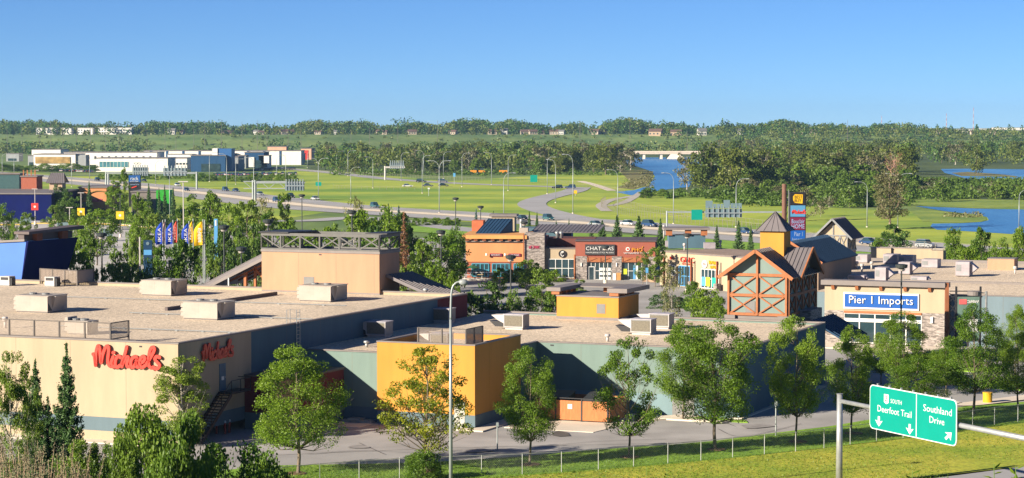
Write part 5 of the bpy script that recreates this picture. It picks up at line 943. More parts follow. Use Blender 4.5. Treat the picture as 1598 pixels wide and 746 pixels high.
lamps = [(497, 313, 247, 0, 'double armed lamp left of the mown field'), (525, 267, 236, 1, 'lamp before the dark wood, near its left end'), (543, 275, 235, 1, 'lamp with right arm at the left end of the wood'), (547.5, 310, 261, 1, 'lamp at the near field edge left of centre'), (582, 294, 245, -1, 'lamp with left arm standing in the far field'),
 (626, 282, 238, 1, 'lamp beside the small gantry in the far field'), (659, 302, 243, 1, 'front lamp of the close pair by the junction'), (661, 274, 235, -1, 'back lamp of the close pair by the junction'), (685.5, 333, 251, 0, 'double armed lamp standing in the wide mown field'), (692, 279, 237, 1, 'lamp right of the junction cars'),
 (721, 292, 239, 1, 'lamp on the far road left of the orange machines'), (767, 289, 238, -1, 'lamp with left arm by the orange machines'), (786, 345, 270, 1, 'lamp behind the orange restaurant roof'), (793, 298, 242, 1, 'lamp with right arm before the dense wood'), (854, 303, 245, 1, 'lamp with right arm at the ramp junction'), (867, 317, 249, -1, 'lamp with left arm inside the ramp curve'),
 (894, 334, 241, -1, 'tallest lamp beside the ramp curve'), (964, 338, 265, -1, 'lamp beside the footpath and river'), (1051, 350, 270, -1, 'lamp standing before the blue river'), (1148.5, 355, 279, 1, 'lamp just right of the sign gantry'), (1353, 355, 284, -1, 'slim lamp left of the big bare cottonwood'), (1401, 356, 271, 0, 'double armed lamp right of the big bare cottonwood'),
 (1590, 357, 297, 1, 'lamp at the right edge by the blue water'), (3.5, 273, 240, 1, 'lamp at the far left edge beyond the navy store'), (22, 274, 243, 1, 'second lamp from the left edge beyond the navy store'), (112, 292, 252, 1, 'lamp before the cream dealer building'), (140, 281, 248, 1, 'lamp before the long white dealer hall'), (243, 289, 251, 1, 'lamp right of the dark blue rack sign'),
 (265, 345, 266, 1, 'lamp rising left of the banner flags'), (327, 284, 238, 1, 'tall lamp before the blue glazed showroom'), (354, 299, 240, -1, 'tall lamp at the right end of the blue showroom'), (368, 288, 248, 1, 'lamp before the white panelled showroom'), (396, 305, 246, -1, 'lamp above the striped sign gantry'), (432, 282, 243, 1, 'lamp beside the dealer parking'), (446, 284, 241, -1, 'lamp right of the dealer parking'), (480, 262, 236, 1, 'lamp at the far end of the dealer road')]
for a in lamps: lamp(*a[:4], 'grey '+a[4] if not a[4].startswith('double') else a[4])
# far slim poles on the slope road
rng = random.Random(3)
sp_ = None
for i, x in enumerate((12, 35, 62, 80, 99, 120, 142, 165, 186, 204, 230, 258, 275, 303, 320, 346, 378, 402, 417, 450, 470, 548, 577, 621, 683, 905, 983, 1072, 1322)):
    Y = 2180+rng.uniform(-60, 60); X = PX(x, Y); h = rng.uniform(20, 34)
    if sp_ is None: sp_ = MB().tube([(0, 0, 0), (0, 0, 1)], [.24, .15], 5).build('power_pole', mat('weathered_pole', (.2, .17, .15), .8), base=(0, 0, 0), frame=WF); o = sp_
    else: o = dup(sp_)
    o.location = (X, Y, 0); o.scale = (1, 1, h); tag(o, 'thin weathered pole standing before the far green slope', 'pole', 'thin poles before the far slope')

# car park lamps and dark plaza lamps
def lot_lamp(x, yb, yt, lab, dark=False, board=None, Y=None):
    p = P(x, yb) if Y is None else (PX(x, Y), Y, 0); Y = p[1]; h = ZY(yt, Y); X = p[0]; t = thing('parking_lamp', lab, 'lamp post', WF, X, Y); pm = M['darkpole'] if dark else M['white']
    MB().tube([(X, Y, 0), (X, Y, h-.2)], [.11, .08], 8).build('pole', pm, t)
    if dark == 2: MB().tube([(X, Y, h-.55), (X, Y, h-.4), (X, Y, h-.08), (X, Y, h)], [.2, .62, .66, .3], 14).build('drum_head', M['darkpole'], t); MB().tube([(X, Y, h-.75), (X, Y, h-.56)], [.3, .42], 12).build('glass_bowl', mat('lamp_bowl', (.6, .55, .5), .4), t)
    else: MB().box(X-.75, X+.75, Y-.2, Y+.2, h-.2, h-.05).build('lamp_head', pm, t)
    MB().tube([(X, Y, 0), (X, Y, .9)], .32, 10).build('concrete_base', M['concrete'], t)
    if board:
        zb = .28*h if dark != 1 else .3*h; q = MB().box(X-.9, X+.9, Y-.35, Y-.25, zb+1.2, zb+3.0).build('aisle_sign', mat(board+'_aisle_sign', dict(yellow=(.85, .55, .02), red=(.75, .05, .03))[board], .5), t); MB().tube([(X, Y-.37, zb+2.1), (X, Y-.36, zb+2.1)], .3, 8).build('sign_mark', M['signwhite'], q)
lot_lamp(55, 351, 294, 'white car park lamp with a red aisle sign', board='red'); lot_lamp(109, 373, 323, 'plain white car park lamp between the notice boards'); lot_lamp(127, 361, 300, 'white car park lamp with yellow aisle sign before the orange store', board='yellow')
lot_lamp(188, 371, 302, 'pale car park lamp with yellow sign among the trees', True, board='yellow'); lot_lamp(286, 400, 282, 'very tall white mast lamp behind the banner flags', Y=340); lot_lamp(328, 358, 321, 'white lamp in the trees right of the flags'); lot_lamp(48, 330, 306, 'short white post lamp before the navy store', Y=600)
for x, yb, yt, Y, lab in ((158, 0, 363, 262, 'dark drum headed lamp left behind the beige store'), (349, 0, 351, 255, 'slim dark lamp among trees left of the canopy'), (376, 0, 385, 262, 'dark drum headed lamp just above the entrance canopy'), (418, 0, 342, 262, 'dark lamp behind the truss crown at its left'), (535, 0, 372, 262, 'dark lamp seen through the truss crown'), (549, 0, 328, 300, 'dark drum headed lamp above the clipped hedge'), (471, 0, 303, 430, 'thin dark lamp before the highway left of the hedge'),
                         (688, 0, 359, 300, 'dark drum headed lamp between the plaza trees'), (711, 0, 308, 440, 'tall dark lamp at the grass edge of the highway'), (750, 0, 321, 440, 'dark drum headed lamp behind the orange restaurant'), (797, 0, 398, 262, 'dark drum headed lamp before the orange restaurant'), (818, 0, 345, 372, 'slim dark lamp beside the stone tower'),
                         (945, 0, 383, 350, 'dark drum headed lamp before the salon sign'), (1073, 0, 364, 330, 'dark drum headed lamp before the cream shop row'), (1408, 0, 412, 232, 'dark drum headed lamp before the blue store sign')):
    lot_lamp(x, yb, yt, lab, 2, Y=Y)
# near lamp with box head beside tenant sign
X, Y = PX(1541, 225), 225.; t = thing('parking_lamp', 'tall grey lamp with a drum head on a short arm at the right car park', 'lamp post', WF, X, Y); h = ZY(455, Y)
MB().tube([(X, Y, 0), (X, Y, h)], .12, 8).build('pole', M['grey'], t); a = MB(); a.bar((X, Y, h-.15), (X-.7, Y, h-.15), .09); a.build('arm', M['grey'], t); MB().tube([(X-1.25, Y, h-.5), (X-1.25, Y, h-.4), (X-1.25, Y, h), (X-1.25, Y, h+.05)], [.45, .68, .7, .45], 16).build('drum_head', M['cap'], t)
# the big near highway lamp
Y = 141.; X = PX(703, Y); h = ZY(440, Y); t = thing('street_lamp', 'very tall pale highway lamp with curved arm in front of the yellow block', 'street lamp', WF, X, Y)
MB().tube([(X, Y, 0), (X, Y, h*.5), (X, Y, h*.84)], [.13, .105, .085], 12).build('pole', M['pole'], t, smooth=True)
MB().tube(smooth_path([(X, Y, h*.84), (X+.03, Y, h*.93), (X+.12, Y, h*.975), (X+.35, Y, h*.995), (X+.6, Y, h)], 6), [.1]*0 or .07, 8).build('curved_arm', M['pole'], t, smooth=True)
MB().tube([(X+.5, Y, h), (X+.7, Y, h-.02), (X+1.0, Y, h-.06), (X+1.1, Y, h-.08)], [.05, .2, .2, .05], 10).build('lamp_head', mat('lamp_head_paint', (.33, .36, .37), .4), t, smooth=True)

# ================================================================ overhead sign at lower right
Yp = 152.; Xp = PX(1313, Yp); hp = ZY(617, Yp)
ax = np.array((-Xp*0+1, -1/.462*1.0)); 
# sign line runs from the post towards the camera and to the right
d_ = np.array((.42, -.9075)); FS = Frame(Xp, Yp, atan2(d_[1], d_[0]))
t = thing('overhead_sign', 'green overhead road sign on a galvanised gantry arm at the lower right', 'road sign', FS, 0, 0)
MB().tube([(0, 0, 0), (0, 0, hp)], [.24, .2], 14).build('post', M['galv'], t, smooth=True); MB().tube([(0, 0, hp), (0, 0, hp+.06)], .23, 14).build('post_cap', M['grey'], t)
MB().tube([(.1, 0, hp-.45), (5, 0, hp-.45), (12.5, 0, hp-.45), (24, 0, hp-.45)], [.15, .15, .17, .19], 14).build('gantry_arm', M['galv'], t, smooth=True)
MB().tube([(12.4, 0, hp-.45), (12.55, 0, hp-.45)], .32, 14).build('arm_flange', M['grey'], t)
# fit sign ends to the picture
def along(x):
    k = (x-799)/FP; return (k*(Yp-.15)-Xp+.33)/(d_[0]-k*d_[1])
s0, s1 = along(1360), along(1496.5)
yL = Yp+d_[1]*s0; yR = Yp+d_[1]*s1
zt = (ZY(601, yL)+ZY(625, yR))/2; zb = (ZY(669.5, yL)+ZY(699, yR))/2
W_, H_ = s1-s0, zt-zb
q = MB(); rr = .35; pts = []
for cx, cz, a0 in ((s1-rr, zb+rr, -90), (s1-rr, zt-rr, 0), (s0+rr, zt-rr, 90), (s0+rr, zb+rr, 180)):
    pts += [(cx+rr*cos(radians(a0+k*22.5)), cz+rr*sin(radians(a0+k*22.5))) for k in range(5)]
q.extr(pts, 'y', -.36, -.3); pn = q.build('sign_border', M['signwhite'], t)
q = MB(); ins = .06; q.extr([(s0+W_/2+(a-s0-W_/2)*(1-2*ins/W_), zb+H_/2+(b_-zb-H_/2)*(1-2*ins/H_)) for a, b_ in pts], 'y', -.375, -.362); q.build('sign_face', M['greensign'], pn)
q = MB(); sx = s0+W_*.555; q.box(sx-.035, sx+.035, -.385, -.376, zb+.09, zt-.09)
q.build('divider', M['signwhite'], pn); q = MB()
U_ = lambda f, g: (s0+W_*f, -.38, zb+H_*g)
def sign_text(mb, tx, f, g, w_, h_): add_text(mb, tx, U_(f, g), (1, 0, 0), (0, 0, 1), W_*w_, H_*h_, .01)
sign_text(q, 'SOUTH', .255, .665, .13, .095); sign_text(q, 'Deerfoot Trail', .1, .42, .4, .145); sign_text(q, 'Southland', .635, .635, .315, .15); sign_text(q, 'Drive', .705, .405, .165, .145)
def arrow(mb, f, g, ang, L_=.22):
    c = np.array(U_(f, g)); s_ = H_*L_; ca, sa = cos(ang), sin(ang)
    R_ = lambda x, z: (c[0]+(x*ca-z*sa)*s_*1.35, -.381, c[2]+(x*sa+z*ca)*s_)
    mb.add([R_(-.13, .5), R_(.13, .5), R_(.13, -.05), R_(-.13, -.05)], [(0, 3, 2, 1)]); mb.add([R_(-.5, .1), R_(-.13, -.02), R_(.13, -.02), R_(.5, .1), R_(0, -.55)], [(0, 4, 1), (1, 4, 2), (2, 4, 3)])
q.build('sign_legend', M['signwhite'], pn)
for f_, g_, a_ in ((.115, .2, 0), (.48, .17, 0), (.915, .2, radians(135))): q = MB(); arrow(q, f_, g_, a_); q.build('arrow', M['signwhite'], pn)
q = MB()
q.add([(s0+W_*.175, -.38, zb+H_*.84), (s0+W_*.23, -.38, zb+H_*.84), (s0+W_*.23, -.38, zb+H_*.66), (s0+W_*.2025, -.38, zb+H_*.62), (s0+W_*.175, -.38, zb+H_*.66)], [(0, 4, 3, 2, 1)])
q.build('route_shield', M['signwhite'], pn); q = MB(); add_text(q, '2', (s0+W_*.188, -.395, zb+H_*.69), (1, 0, 0), (0, 0, 1), W_*.028, H_*.12, .01); q.build('route_number', M['dark'], pn)
q = MB()
for k in range(7): xx = s0+W_*(.08+k*.14); q.box(xx-.05, xx+.05, -.3, -.17, zb+.1, zt+.12)
q.build('sign_brackets', M['galv'], t)

# ================================================================ highway gantries
def gantry(x, yb, yt, x2, lab, boards, double=False, green=None, Y=None, col=None):
    Y = Y or P(x, yb)[1]; X = PX(x, Y); X2 = PX(x2, Y); h = ZY(yt, Y); t = thing('sign_gantry', lab, 'gantry', WF, X, Y); k = Y/560; c_ = col or M['pole']
    for xx in ((X,) if not double else (X, X2)): MB().tube([(xx, Y, 0), (xx, Y, h)], .24*k, 8).build('column', c_, t)
    if double == 2:
        h2 = h-1.9*k; q = MB(); n = 5; q.bar((X, Y, h), (X2, Y, h), .28*k); q.bar((X, Y, h2), (X2, Y, h2), .28*k)
        for i in range(n): q.bar((X+(X2-X)*i/n, Y, h if i % 2 else h2), (X+(X2-X)*(i+1)/n, Y, h2 if i % 2 else h), .12*k)
        q.build('truss', c_, t)
    else: MB().bar((X, Y, h-.3*k), (X2, Y, h-.3*k), .4*k).build('beam', c_, t)
    for (a, b_, y0, y1) in boards:
        A_, B_ = PX(a, Y), PX(b_, Y); z0, z1 = ZY(y1, Y), ZY(y0, Y); bd = MB().box(A_, B_, Y-.2, Y-.08, z0, z1).build('sign_back', M['signback'], t); q = MB(); n = 7
        for i in range(n): xx = A_+(B_-A_)*(i+.5)/n; q.box(xx-.12*k, xx+.12*k, Y-.5, Y-.2, z0-.1, z1+.6*k)
        q.box(A_, B_, Y-.55, Y-.5, z0+(z1-z0)*.45, z0+(z1-z0)*.6); q.build('stiffeners', mat('pale_aluminium', (.25, .3, .33), .5), bd)
    if green: a, b_, y0, y1 = green; MB().box(PX(a, Y), PX(b_, Y), Y-.5, Y-.4, ZY(y1, Y), ZY(y0, Y)).build('green_sign', M['greensign'], t)
gantry(1041, 378, 329, 1222, 'big teal grey gantry over the highway with sign backs and a green sign', [(1101, 1158, 326, 339)], double=True, green=(1079, 1096, 327, 343), Y=520)
Yg = 520.
q = bpy.data.objects.get('big'); 
t = thing('sign_board', 'row of narrow upright sign backs standing above the highway gantry', 'sign', WF, PX(1101, Yg), Yg, ZY(325, Yg))
for k, (a, b_, y0) in enumerate(((1101, 1112, 313), (1113, 1118, 318), (1119, 1124, 318), (1125, 1128, 318), (1129, 1139, 312), (1140, 1145, 317), (1146, 1151, 317), (1152, 1157.5, 317))): MB().box(PX(a, Yg), PX(b_, Yg), Yg-.4, Yg-.3, ZY(325, Yg), ZY(y0, Yg)).build('sign_back', M['signback'], t)
gantry(307, 296, 268, 165, 'gantry beam across the far carriageways with two big sign backs', [(207, 232, 261, 274), (255, 292, 262, 274)])
gantry(399, 322, 283, 476, 'striped truss gantry with one big sign back left of the field', [(445, 475, 283, 297)], double=False, Y=760); 
t_ = P(399, 320); Y = 760.; t = thing('truss_arm', 'open truss arm carrying the sign left of the field', 'gantry', WF, PX(380, Y), Y, ZY(294, Y)); q = MB(); zz = (ZY(283, Y), ZY(294, Y)); X, X2 = PX(380, Y), PX(446, Y)
q.bar((X, Y, zz[0]), (X2, Y, zz[0]), .3); q.bar((X, Y, zz[1]), (X2, Y, zz[1]), .3)
for i in range(5): q.bar((X+(X2-X)*i/5, Y, zz[i % 2]), (X+(X2-X)*(i+1)/5, Y, zz[(i+1) % 2]), .18)
q.build('truss', M['pole'], t)
gantry(601, 281, 259, 632, 'small gantry with a sign back in the far field', [(608, 631, 254, 263)], col=M['white'])
gantry(165.5, 293, 268, 169, 'twin pale posts beside the orange store', [], double=True)
gantry(394.5, 328, 281, 398, 'twin grey posts left of the striped gantry', [], double=True, Y=690)
def small_sign(x, yb, yt, w_, col, lab, wf=.65, round_=False, Y=None):
    Y = Y or P(x, yb)[1]; X = PX(x, Y); h = ZY(yt, Y); t = thing('road_sign', lab, 'road sign', WF, X, Y); W2 = w_*Y/FP/2
    MB().tube([(X, Y, 0), (X, Y, h-.1)], .06*max(1, Y/500), 6).build('post', M['pole'], t)
    MB().box(X-W2, X+W2, Y-.12, Y-.06, h-(2*W2*wf), h).build('sign_plate', col, t)
small_sign(497, 296, 284, 9, M['greensign'], 'green direction sign in the grass by the double armed lamp'); small_sign(833, 285, 273, 11, M['greensign'], 'green sign before the dense wood left of the ramp', 1.0)
small_sign(898, 306, 297, 5, M['signyellow'], 'yellow diamond warning sign by the ramp', 1.0); small_sign(709, 288, 270, 3.5, M['lblue'], 'narrow blue and yellow post marker by the junction', 1.6)
small_sign(669, 306, 293, 3, M['signwhite'], 'small white sign in the mown field'); small_sign(1213, 682, 627, 4.5, mat('grey_sign_back', (.3, .35, .36), .5), 'small grey sign back beside the service road', 1.6); small_sign(776, 704, 661, 4, mat('grey_sign_back', (.3, .35, .36), .5), 'small grey sign on a post near the yellow block corner', 1.6)
small_sign(653, 432, 410, 7, M['signwhite'], 'white parking sign before the plaza trees', 1.2, Y=330); small_sign(1010, 462, 418, 4, M['lblue'], 'blue and white sign post by the noodle shop', 2, Y=340)
for x0, x1, y0, y1, yb, lab in ((31, 48, 338, 349, 362, 'grey notice board in the car park, leftmost'), (88, 105, 347, 358, 373, 'dark notice board in the car park, middle one'), (156, 175, 357, 369, 386, 'grey notice board in the car park, right one')):
    Y = P(0, yb)[1]; X0, X1 = PX(x0, Y), PX(x1, Y); t = thing('notice_board', lab, 'sign', WF, X0, Y)
    MB().box(X0, X1, Y, Y+.08, ZY(y1, Y), ZY(y0, Y)).build('board', mat('slate_board', (.16, .24, .26), .5), t)
    for xx in (X0+.1, X1-.1): MB().box(xx-.05, xx+.05, Y+.09, Y+.18, 0, ZY(y0, Y)).build('leg', M['pole'], t)

# ================================================================ flags, tenant board
def flag(x, yt, ybot, m, lab, txt=None, tc=None, w_=9, Y=300):
    X = PX(x, Y); h = ZY(yt, Y); zb = ZY(ybot, Y); t = thing('banner_flag', lab, 'flag', WF, X, Y, 0, 'banner flags on tall poles')
    MB().tube([(X, Y, 0), (X, Y, h+.25)], .07, 8).build('pole', M['pole'], t)
    W2 = w_*Y/FP; q = MB(); n = 10; z0, z1 = zb, h; vs_ = []
    for i in range(n+1):
        f = i/n; ww = W2*(1-.75*max(0, (f-.6)/.4)**1.6)*(1-.12*(1-f)**3)
        for j in range(6): s_ = j/5; vs_.append((X-.08-ww*s_, Y+.22*sin(s_*5+f*3)*s_-.1, z0+(z1-z0)*f-.15*s_))
    q.add(vs_, [(i*6+j, i*6+j+1, (i+1)*6+j+1, (i+1)*6+j) for i in range(n) for j in range(5)]); cl = q.build('banner', m, t, smooth=True)
    if txt:
        q = MB(); (add_text if txt == 'IKEA' else lambda mb_, n_, *a: add_scribble(mb_, *a[:5], 5, a[5]))(q, txt, (X-.2, Y-.42, z0+.35), (0, 0, 1), (-1, 0, 0), (z1-z0)*.62, W2*.42, .03); q.build('banner_letters', tc, cl)
fb, fy, fr_ = mat('royal_blue_cloth', (.01, .05, .4), .8), mat('yellow_cloth', (.85, .5, .01), .8), mat('red_cloth', (.7, .08, .05), .8); pk_ = mat('pink_cloth', (.75, .45, .4), .8)
flag(253.5, 346, 380.5, fb, 'blue banner flag with white vertical letters, leftmost', 'IKEA', M['signwhite'], 11, 296); flag(257.5, 345, 378, pk_, 'narrow pale pink banner behind the leftmost blue flag', None, None, 4, 300)
flag(269.5, 346, 380.5, fb, 'blue banner flag with white vertical letters, second blue one', 'IKEA', M['signwhite'], 11, 296); flag(276.5, 344, 378, fr_, 'red banner flag with pale marks between the blue ones', 'marks', pk_, 7, 300)
flag(294.5, 348, 380.5, fb, 'blue banner flag with white vertical letters, third blue one', 'IKEA', M['signwhite'], 11, 296); flag(301, 344, 378, fy, 'yellow banner flag half behind the third blue one', 'marks', M['signwhite'], 7, 300); flag(316.5, 345, 382, fy, 'large yellow banner flag, rightmost of the row', 'marks', M['signwhite'], 14, 296)
X = PX(319, 296); t = thing('flag_pole', 'bare second pole beside the rightmost yellow flag', 'pole', WF, X, 296.); MB().tube([(X, 296, 0), (X, 296, ZY(343, 296))], .07, 8).build('pole', M['pole'], t); MB().tube([(X, 296, 0), (X, 296, .4)], .3, 8).build('concrete_base', M['concrete'], t)
Y = 262.; X0, X1 = PX(223, Y), PX(236.5, Y); t = thing('tenant_board', 'dark blue tenant board on a white post among the trees', 'sign', WF, X0, Y)
MB().box(X0, X1, Y, Y+.4, 0, ZY(375, Y)).build('cabinet', mat('deep_blue_board', (.01, .05, .12), .5), t); MB().box(PX(216, Y), PX(218, Y), Y, Y+.2, 0, ZY(370, Y)).build('white_post', M['white'], t); MB().box(X0+.05, X1-.05, Y-.05, Y-.005, ZY(398, Y), ZY(390, Y)).build('blue_panel', M['lblue'], t)
MB().tube([((X0+X1)/2, Y-.05, ZY(380, Y)), ((X0+X1)/2, Y-.005, ZY(380, Y))], .2, 12).build('round_logo', M['signback'], t)
t = thing('wayfinding_sign', 'small bright blue wayfinding sign in the trees right of the flags', 'sign', WF, PX(336, 310), 310.); MB().box(PX(333.5, 310), PX(339, 310), 310, 310.2, 0, ZY(341.5, 310)).build('panel', M['lblue'], t); q = MB(); [q.box(PX(335, 310), PX(337.5, 310), 309.95, 309.99, ZY(345+k*3, 310)-.1, ZY(345+k*3, 310)+.1) for k in range(3)]; q.build('white_marks', M['signwhite'], t)

# ================================================================ cars
CC = dict(white=(.7, .7, .7), black=(.015, .015, .018), blue=(.02, .06, .16), silver=(.35, .37, .38), red=(.3, .02, .02), grey=(.1, .11, .12), teal=(.03, .12, .14))
def carmesh(kind, L_=4.6, W_=1.82, H_=1.45):
    suv = kind == 'suv'; H_ = 1.75 if suv else 1.45; L2, W2 = L_/2, W_/2; zc = .95 if suv else .8
    body = MB(); prof = [(-L2, .35), (-L2+.05, zc-.1), (-L2+.35, zc), (L2-1.2, zc-.0), (L2-.15, zc-.18), (L2, .5), (L2-.05, .3), (-L2+.05, .28)]
    body.extr(prof[::-1], 'y', -W2, W2)
    cab = MB(); a0, a1, b0, b1 = (-L2+.08, L2-1.35, -L2+.35, L2-1.95) if suv else (-L2+.55, L2-1.2, -L2+1.2, L2-2.1)
    cab.hexa([(a0, -W2+.06, zc), (a1, -W2+.06, zc), (a1, W2-.06, zc), (a0, W2-.06, zc), (b0, -W2+.22, H_-.06), (b1, -W2+.22, H_-.06), (b1, W2-.22, H_-.06), (b0, W2-.22, H_-.06)])
    roof = MB(); roof.hexa([(b0-.05, -W2+.2, H_-.06), (b1+.05, -W2+.2, H_-.06), (b1+.05, W2-.2, H_-.06), (b0-.05, W2-.2, H_-.06), (b0+.1, -W2+.3, H_), (b1-.1, -W2+.3, H_), (b1-.1, W2-.3, H_), (b0+.1, W2-.3, H_)])
    return body, cab, roof
def make_car(kind, col, name):
    t = thing(name, 'x', 'car', WF, 0, 0); body, cab, roof = carmesh(kind); pm = mat('car_paint_'+col, CC[col], .25, .03, 1, spec=.6)
    b_ = body.build('body', pm, t); md = b_.modifiers.new('bevel', 'BEVEL'); md.width = .08; md.segments = 2
    cab.build('windows', M['glass'], t); roof.build('roof', pm, t)
    for sx in (-1.4, 1.4):
        for sy in (-.88, .88):
            w_ = MB().tube([(sx, sy-.1, .33), (sx, sy+.1, .33)], .33, 12).build('wheel', M['dark'], t); s_ = 1 if sy > 0 else -1; MB().tube([(sx, sy+s_*.101, .33), (sx, sy+s_*.115, .33)], .19, 8).build('rim', M['galv'], w_)
    for sy in (-.65, .65): MB().box(2.2, 2.31, sy-.2, sy+.2, .5, .66).build('headlight', M['signwhite'], t); MB().box(-2.33, -2.25, sy-.18, sy+.18, .62, .8).build('tail_light', M['red'], t)
    return t
cars = {}
def car(x, yb, kind, col, ang, lab, group=None, far=False, Y=None, z=.2):
    k = (kind, col); p = P(x, yb) if Y is None else (PX(x, Y), Y, 0)
    if k not in cars: cars[k] = make_car(kind, col, 'suv' if kind == 'suv' else 'parked_car' if far else 'car'); o = cars[k]
    else: o = dup(cars[k])
    o.location = (p[0], p[1], z); o.rotation_euler = (0, 0, ang); o['label'] = lab
    if group: o['group'] = group
HA = atan2(-1, .42)
for a in ((152, 283, 'suv', 'black', HA, 'dark car on the far carriageway at left'), (208, 291, 'car', 'teal', HA, 'dark teal car just right of the orange store'), (225, 284.5, 'car', 'black', HA, 'black car just right of the dark blue sign'), (277, 291, 'car', 'white', HA, 'white car on the highway at left'), (291, 299, 'car', 'blue', HA, 'blue grey car behind the white one on the highway'), (352, 299, 'suv', 'blue', HA, 'dark blue suv beside the left field lamp'), (368, 300, 'car', 'blue', HA, 'small dark car ahead of the dark blue suv'),
          (406, 305.5, 'car', 'silver', HA, 'silver car at the left end of the straight'), (432, 316, 'suv', 'blue', HA, 'blue suv on the near lane behind the columnar tree'), (454, 309.5, 'suv', 'black', HA, 'black van on the far lane under the sign gantry'), (492, 313, 'car', 'white', HA, 'white car at the foot of the double armed lamp'), (585, 325, 'suv', 'teal', HA, 'dark pickup behind the big round tree'),
          (636, 292.5, 'car', 'white', .1, 'white car on the far road, leftmost of the group'), (657.5, 285.5, 'suv', 'black', -.2, 'black suv at the far junction'), (668, 292, 'car', 'grey', .1, 'grey car at the junction behind the lamp pair'), (691, 285.5, 'suv', 'grey', -.2, 'grey suv at the junction, rightmost at the back'), (692, 291.5, 'car', 'black', .1, 'dark car at the junction, rightmost in front'),
          (869.5, 295.5, 'suv', 'black', pi, 'black suv turning onto the ramp, left one'), (890, 295, 'suv', 'blue', pi, 'dark suv turning onto the ramp, right one'), (856, 345, 'suv', 'teal', HA, 'dark suv on the highway behind the stone tower'), (981, 353, 'car', 'white', -.9, 'white car on the highway between the spruces'), (1014, 355, 'suv', 'blue', -.9, 'dark blue suv on the highway between the spruces'), (930, 354, 'car', 'silver', -.9, 'silver car behind the first spruce'), (1163, 366, 'car', 'blue', -.9, 'blue car behind the trees left of the timber tower'), (816, 345, 'car', 'black', HA, 'black car behind the orange restaurant'),
          (1445, 388, 'suv', 'silver', -.9, 'silver suv on the highway at the right'), (1357, 383, 'car', 'blue', -.9, 'dark car beside the half timbered house')): car(*a)
car(712, 415, 'suv', 'white', .15, 'white suv parked at the corner of the orange restaurant'); car(873, 0, 'car', 'red', .1, 'red vehicle roof behind the round logo shop', Y=400)
rng = random.Random(8)
for i in range(26): car(336+i*5.0, 274.5+(i % 3)*.4-i*.05, ('car', 'suv')[i % 2], rng.choice(('white', 'white', 'black', 'blue', 'silver', 'grey')), pi/2+rng.uniform(-.1, .1), 'parked car in the row before the blue showrooms', 'cars parked before the blue showrooms', True)
for i in range(14): car(400+i*4.5, 267-i*.15, 'car', rng.choice(('white', 'black', 'blue', 'grey')), pi/2+rng.uniform(-.1, .1), 'parked car in the back row by the teal showroom', 'cars parked by the teal showroom', True)
for i in range(17): car(60+i*5.2, 267.5+i*.12, ('car', 'suv')[i % 2], rng.choice(('black', 'blue', 'grey', 'silver', 'white')), pi/2+rng.uniform(-.1, .1), 'parked car before the long white dealer hall', 'cars parked before the white dealer hall', True)
# orange machines by the wood
for x in (741, 751, 786): 
    p = P(x, 272); t = thing('road_machine', 'orange road machine parked before the dense wood, %s' % ('leftmost', 'middle one', 'rightmost')[(741, 751, 786).index(x)], 'machine', WF, p[0], p[1]); X, Y = p[0], p[1]
    MB().box(X-2.5, X+2, Y, Y+2.4, .8, 2.2).build('body', mat('machine_orange', (.8, .3, .03), .5), t); MB().box(X-.5, X+1.2, Y+.2, Y+2.2, 2.2, 3.4).build('cab', M['glass'], t)
    for s_ in (-1.6, 1.2): MB().tube([(X+s_, Y-.2, .7), (X+s_, Y+.3, .7)], .7, 10).build('wheel', M['dark'], t)

# ================================================================ fences
def wirefence(path, h, name, lab, step=3.0, mesh=True, m=None, r=.035, sub=True):
    w_ = [P(x, y)[:2] for x, y in path]; pts = smooth_path([np.array(q) for q in w_], 8); t = thing(name, lab, 'fence', WF, pts[0][0], pts[0][1]); m = m or M['galv']
    dd = [0]
    for i in range(1, len(pts)): dd.append(dd[-1]+np.linalg.norm(pts[i]-pts[i-1]))
    def at(s_): return np.array((np.interp(s_, dd, [p[0] for p in pts]), np.interp(s_, dd, [p[1] for p in pts])))
    n = int(dd[-1]/step)
    if sub:
        for i in range(min(n+1, 99)): q = at(i*step); MB().tube([(q[0], q[1], 0), (q[0], q[1], h+.03)], r, 6).build('post', m, t)
    else:
        mb = MB()
        for i in range(n+1): q = at(i*step); mb.box(q[0]-r, q[0]+r, q[1]-r, q[1]+r, 0, h)
        mb.build('post_row', m, t, kind='stuff')
    mb = MB(); k = [at(s_) for s_ in np.arange(0, dd[-1], step)]
    for a, b_ in zip(k, k[1:]): mb.bar((*a, h), (*b_, h), r*1.1)
    mb.build('top_rail', m, t)
    if mesh:
        mb = MB(); 
        for s_ in np.arange(0, dd[-1]-h, .16):
            a, b_ = at(s_), at(s_+h*.85); w1 = .0035; a3, b3 = np.array((*a, .06)), np.array((*b_, h-.03)); o_ = np.array((0, 0, w1*1.6))
            mb.add([a3-o_, b3-o_, b3+o_, a3+o_], [(0, 1, 2, 3)]); c3, d3 = np.array((*a, h-.03)), np.array((*b_, .06)); mb.add([c3-o_, d3-o_, d3+o_, c3+o_], [(0, 1, 2, 3)])
        mb.build('wire_mesh', m, t)
    return t
wirefence([(380, 772), (491, 760), (594, 752), (700, 747), (868, 740), (1041, 726), (1154, 715), (1258, 705), (1351, 693), (1450, 681), (1548, 666), (1640, 655)], 1.6, 'wire_fence', 'low chain link fence with pale posts along the lawn', mesh=True)
fm = mat('pale_fence_rail', (.26, .24, .2), .7)
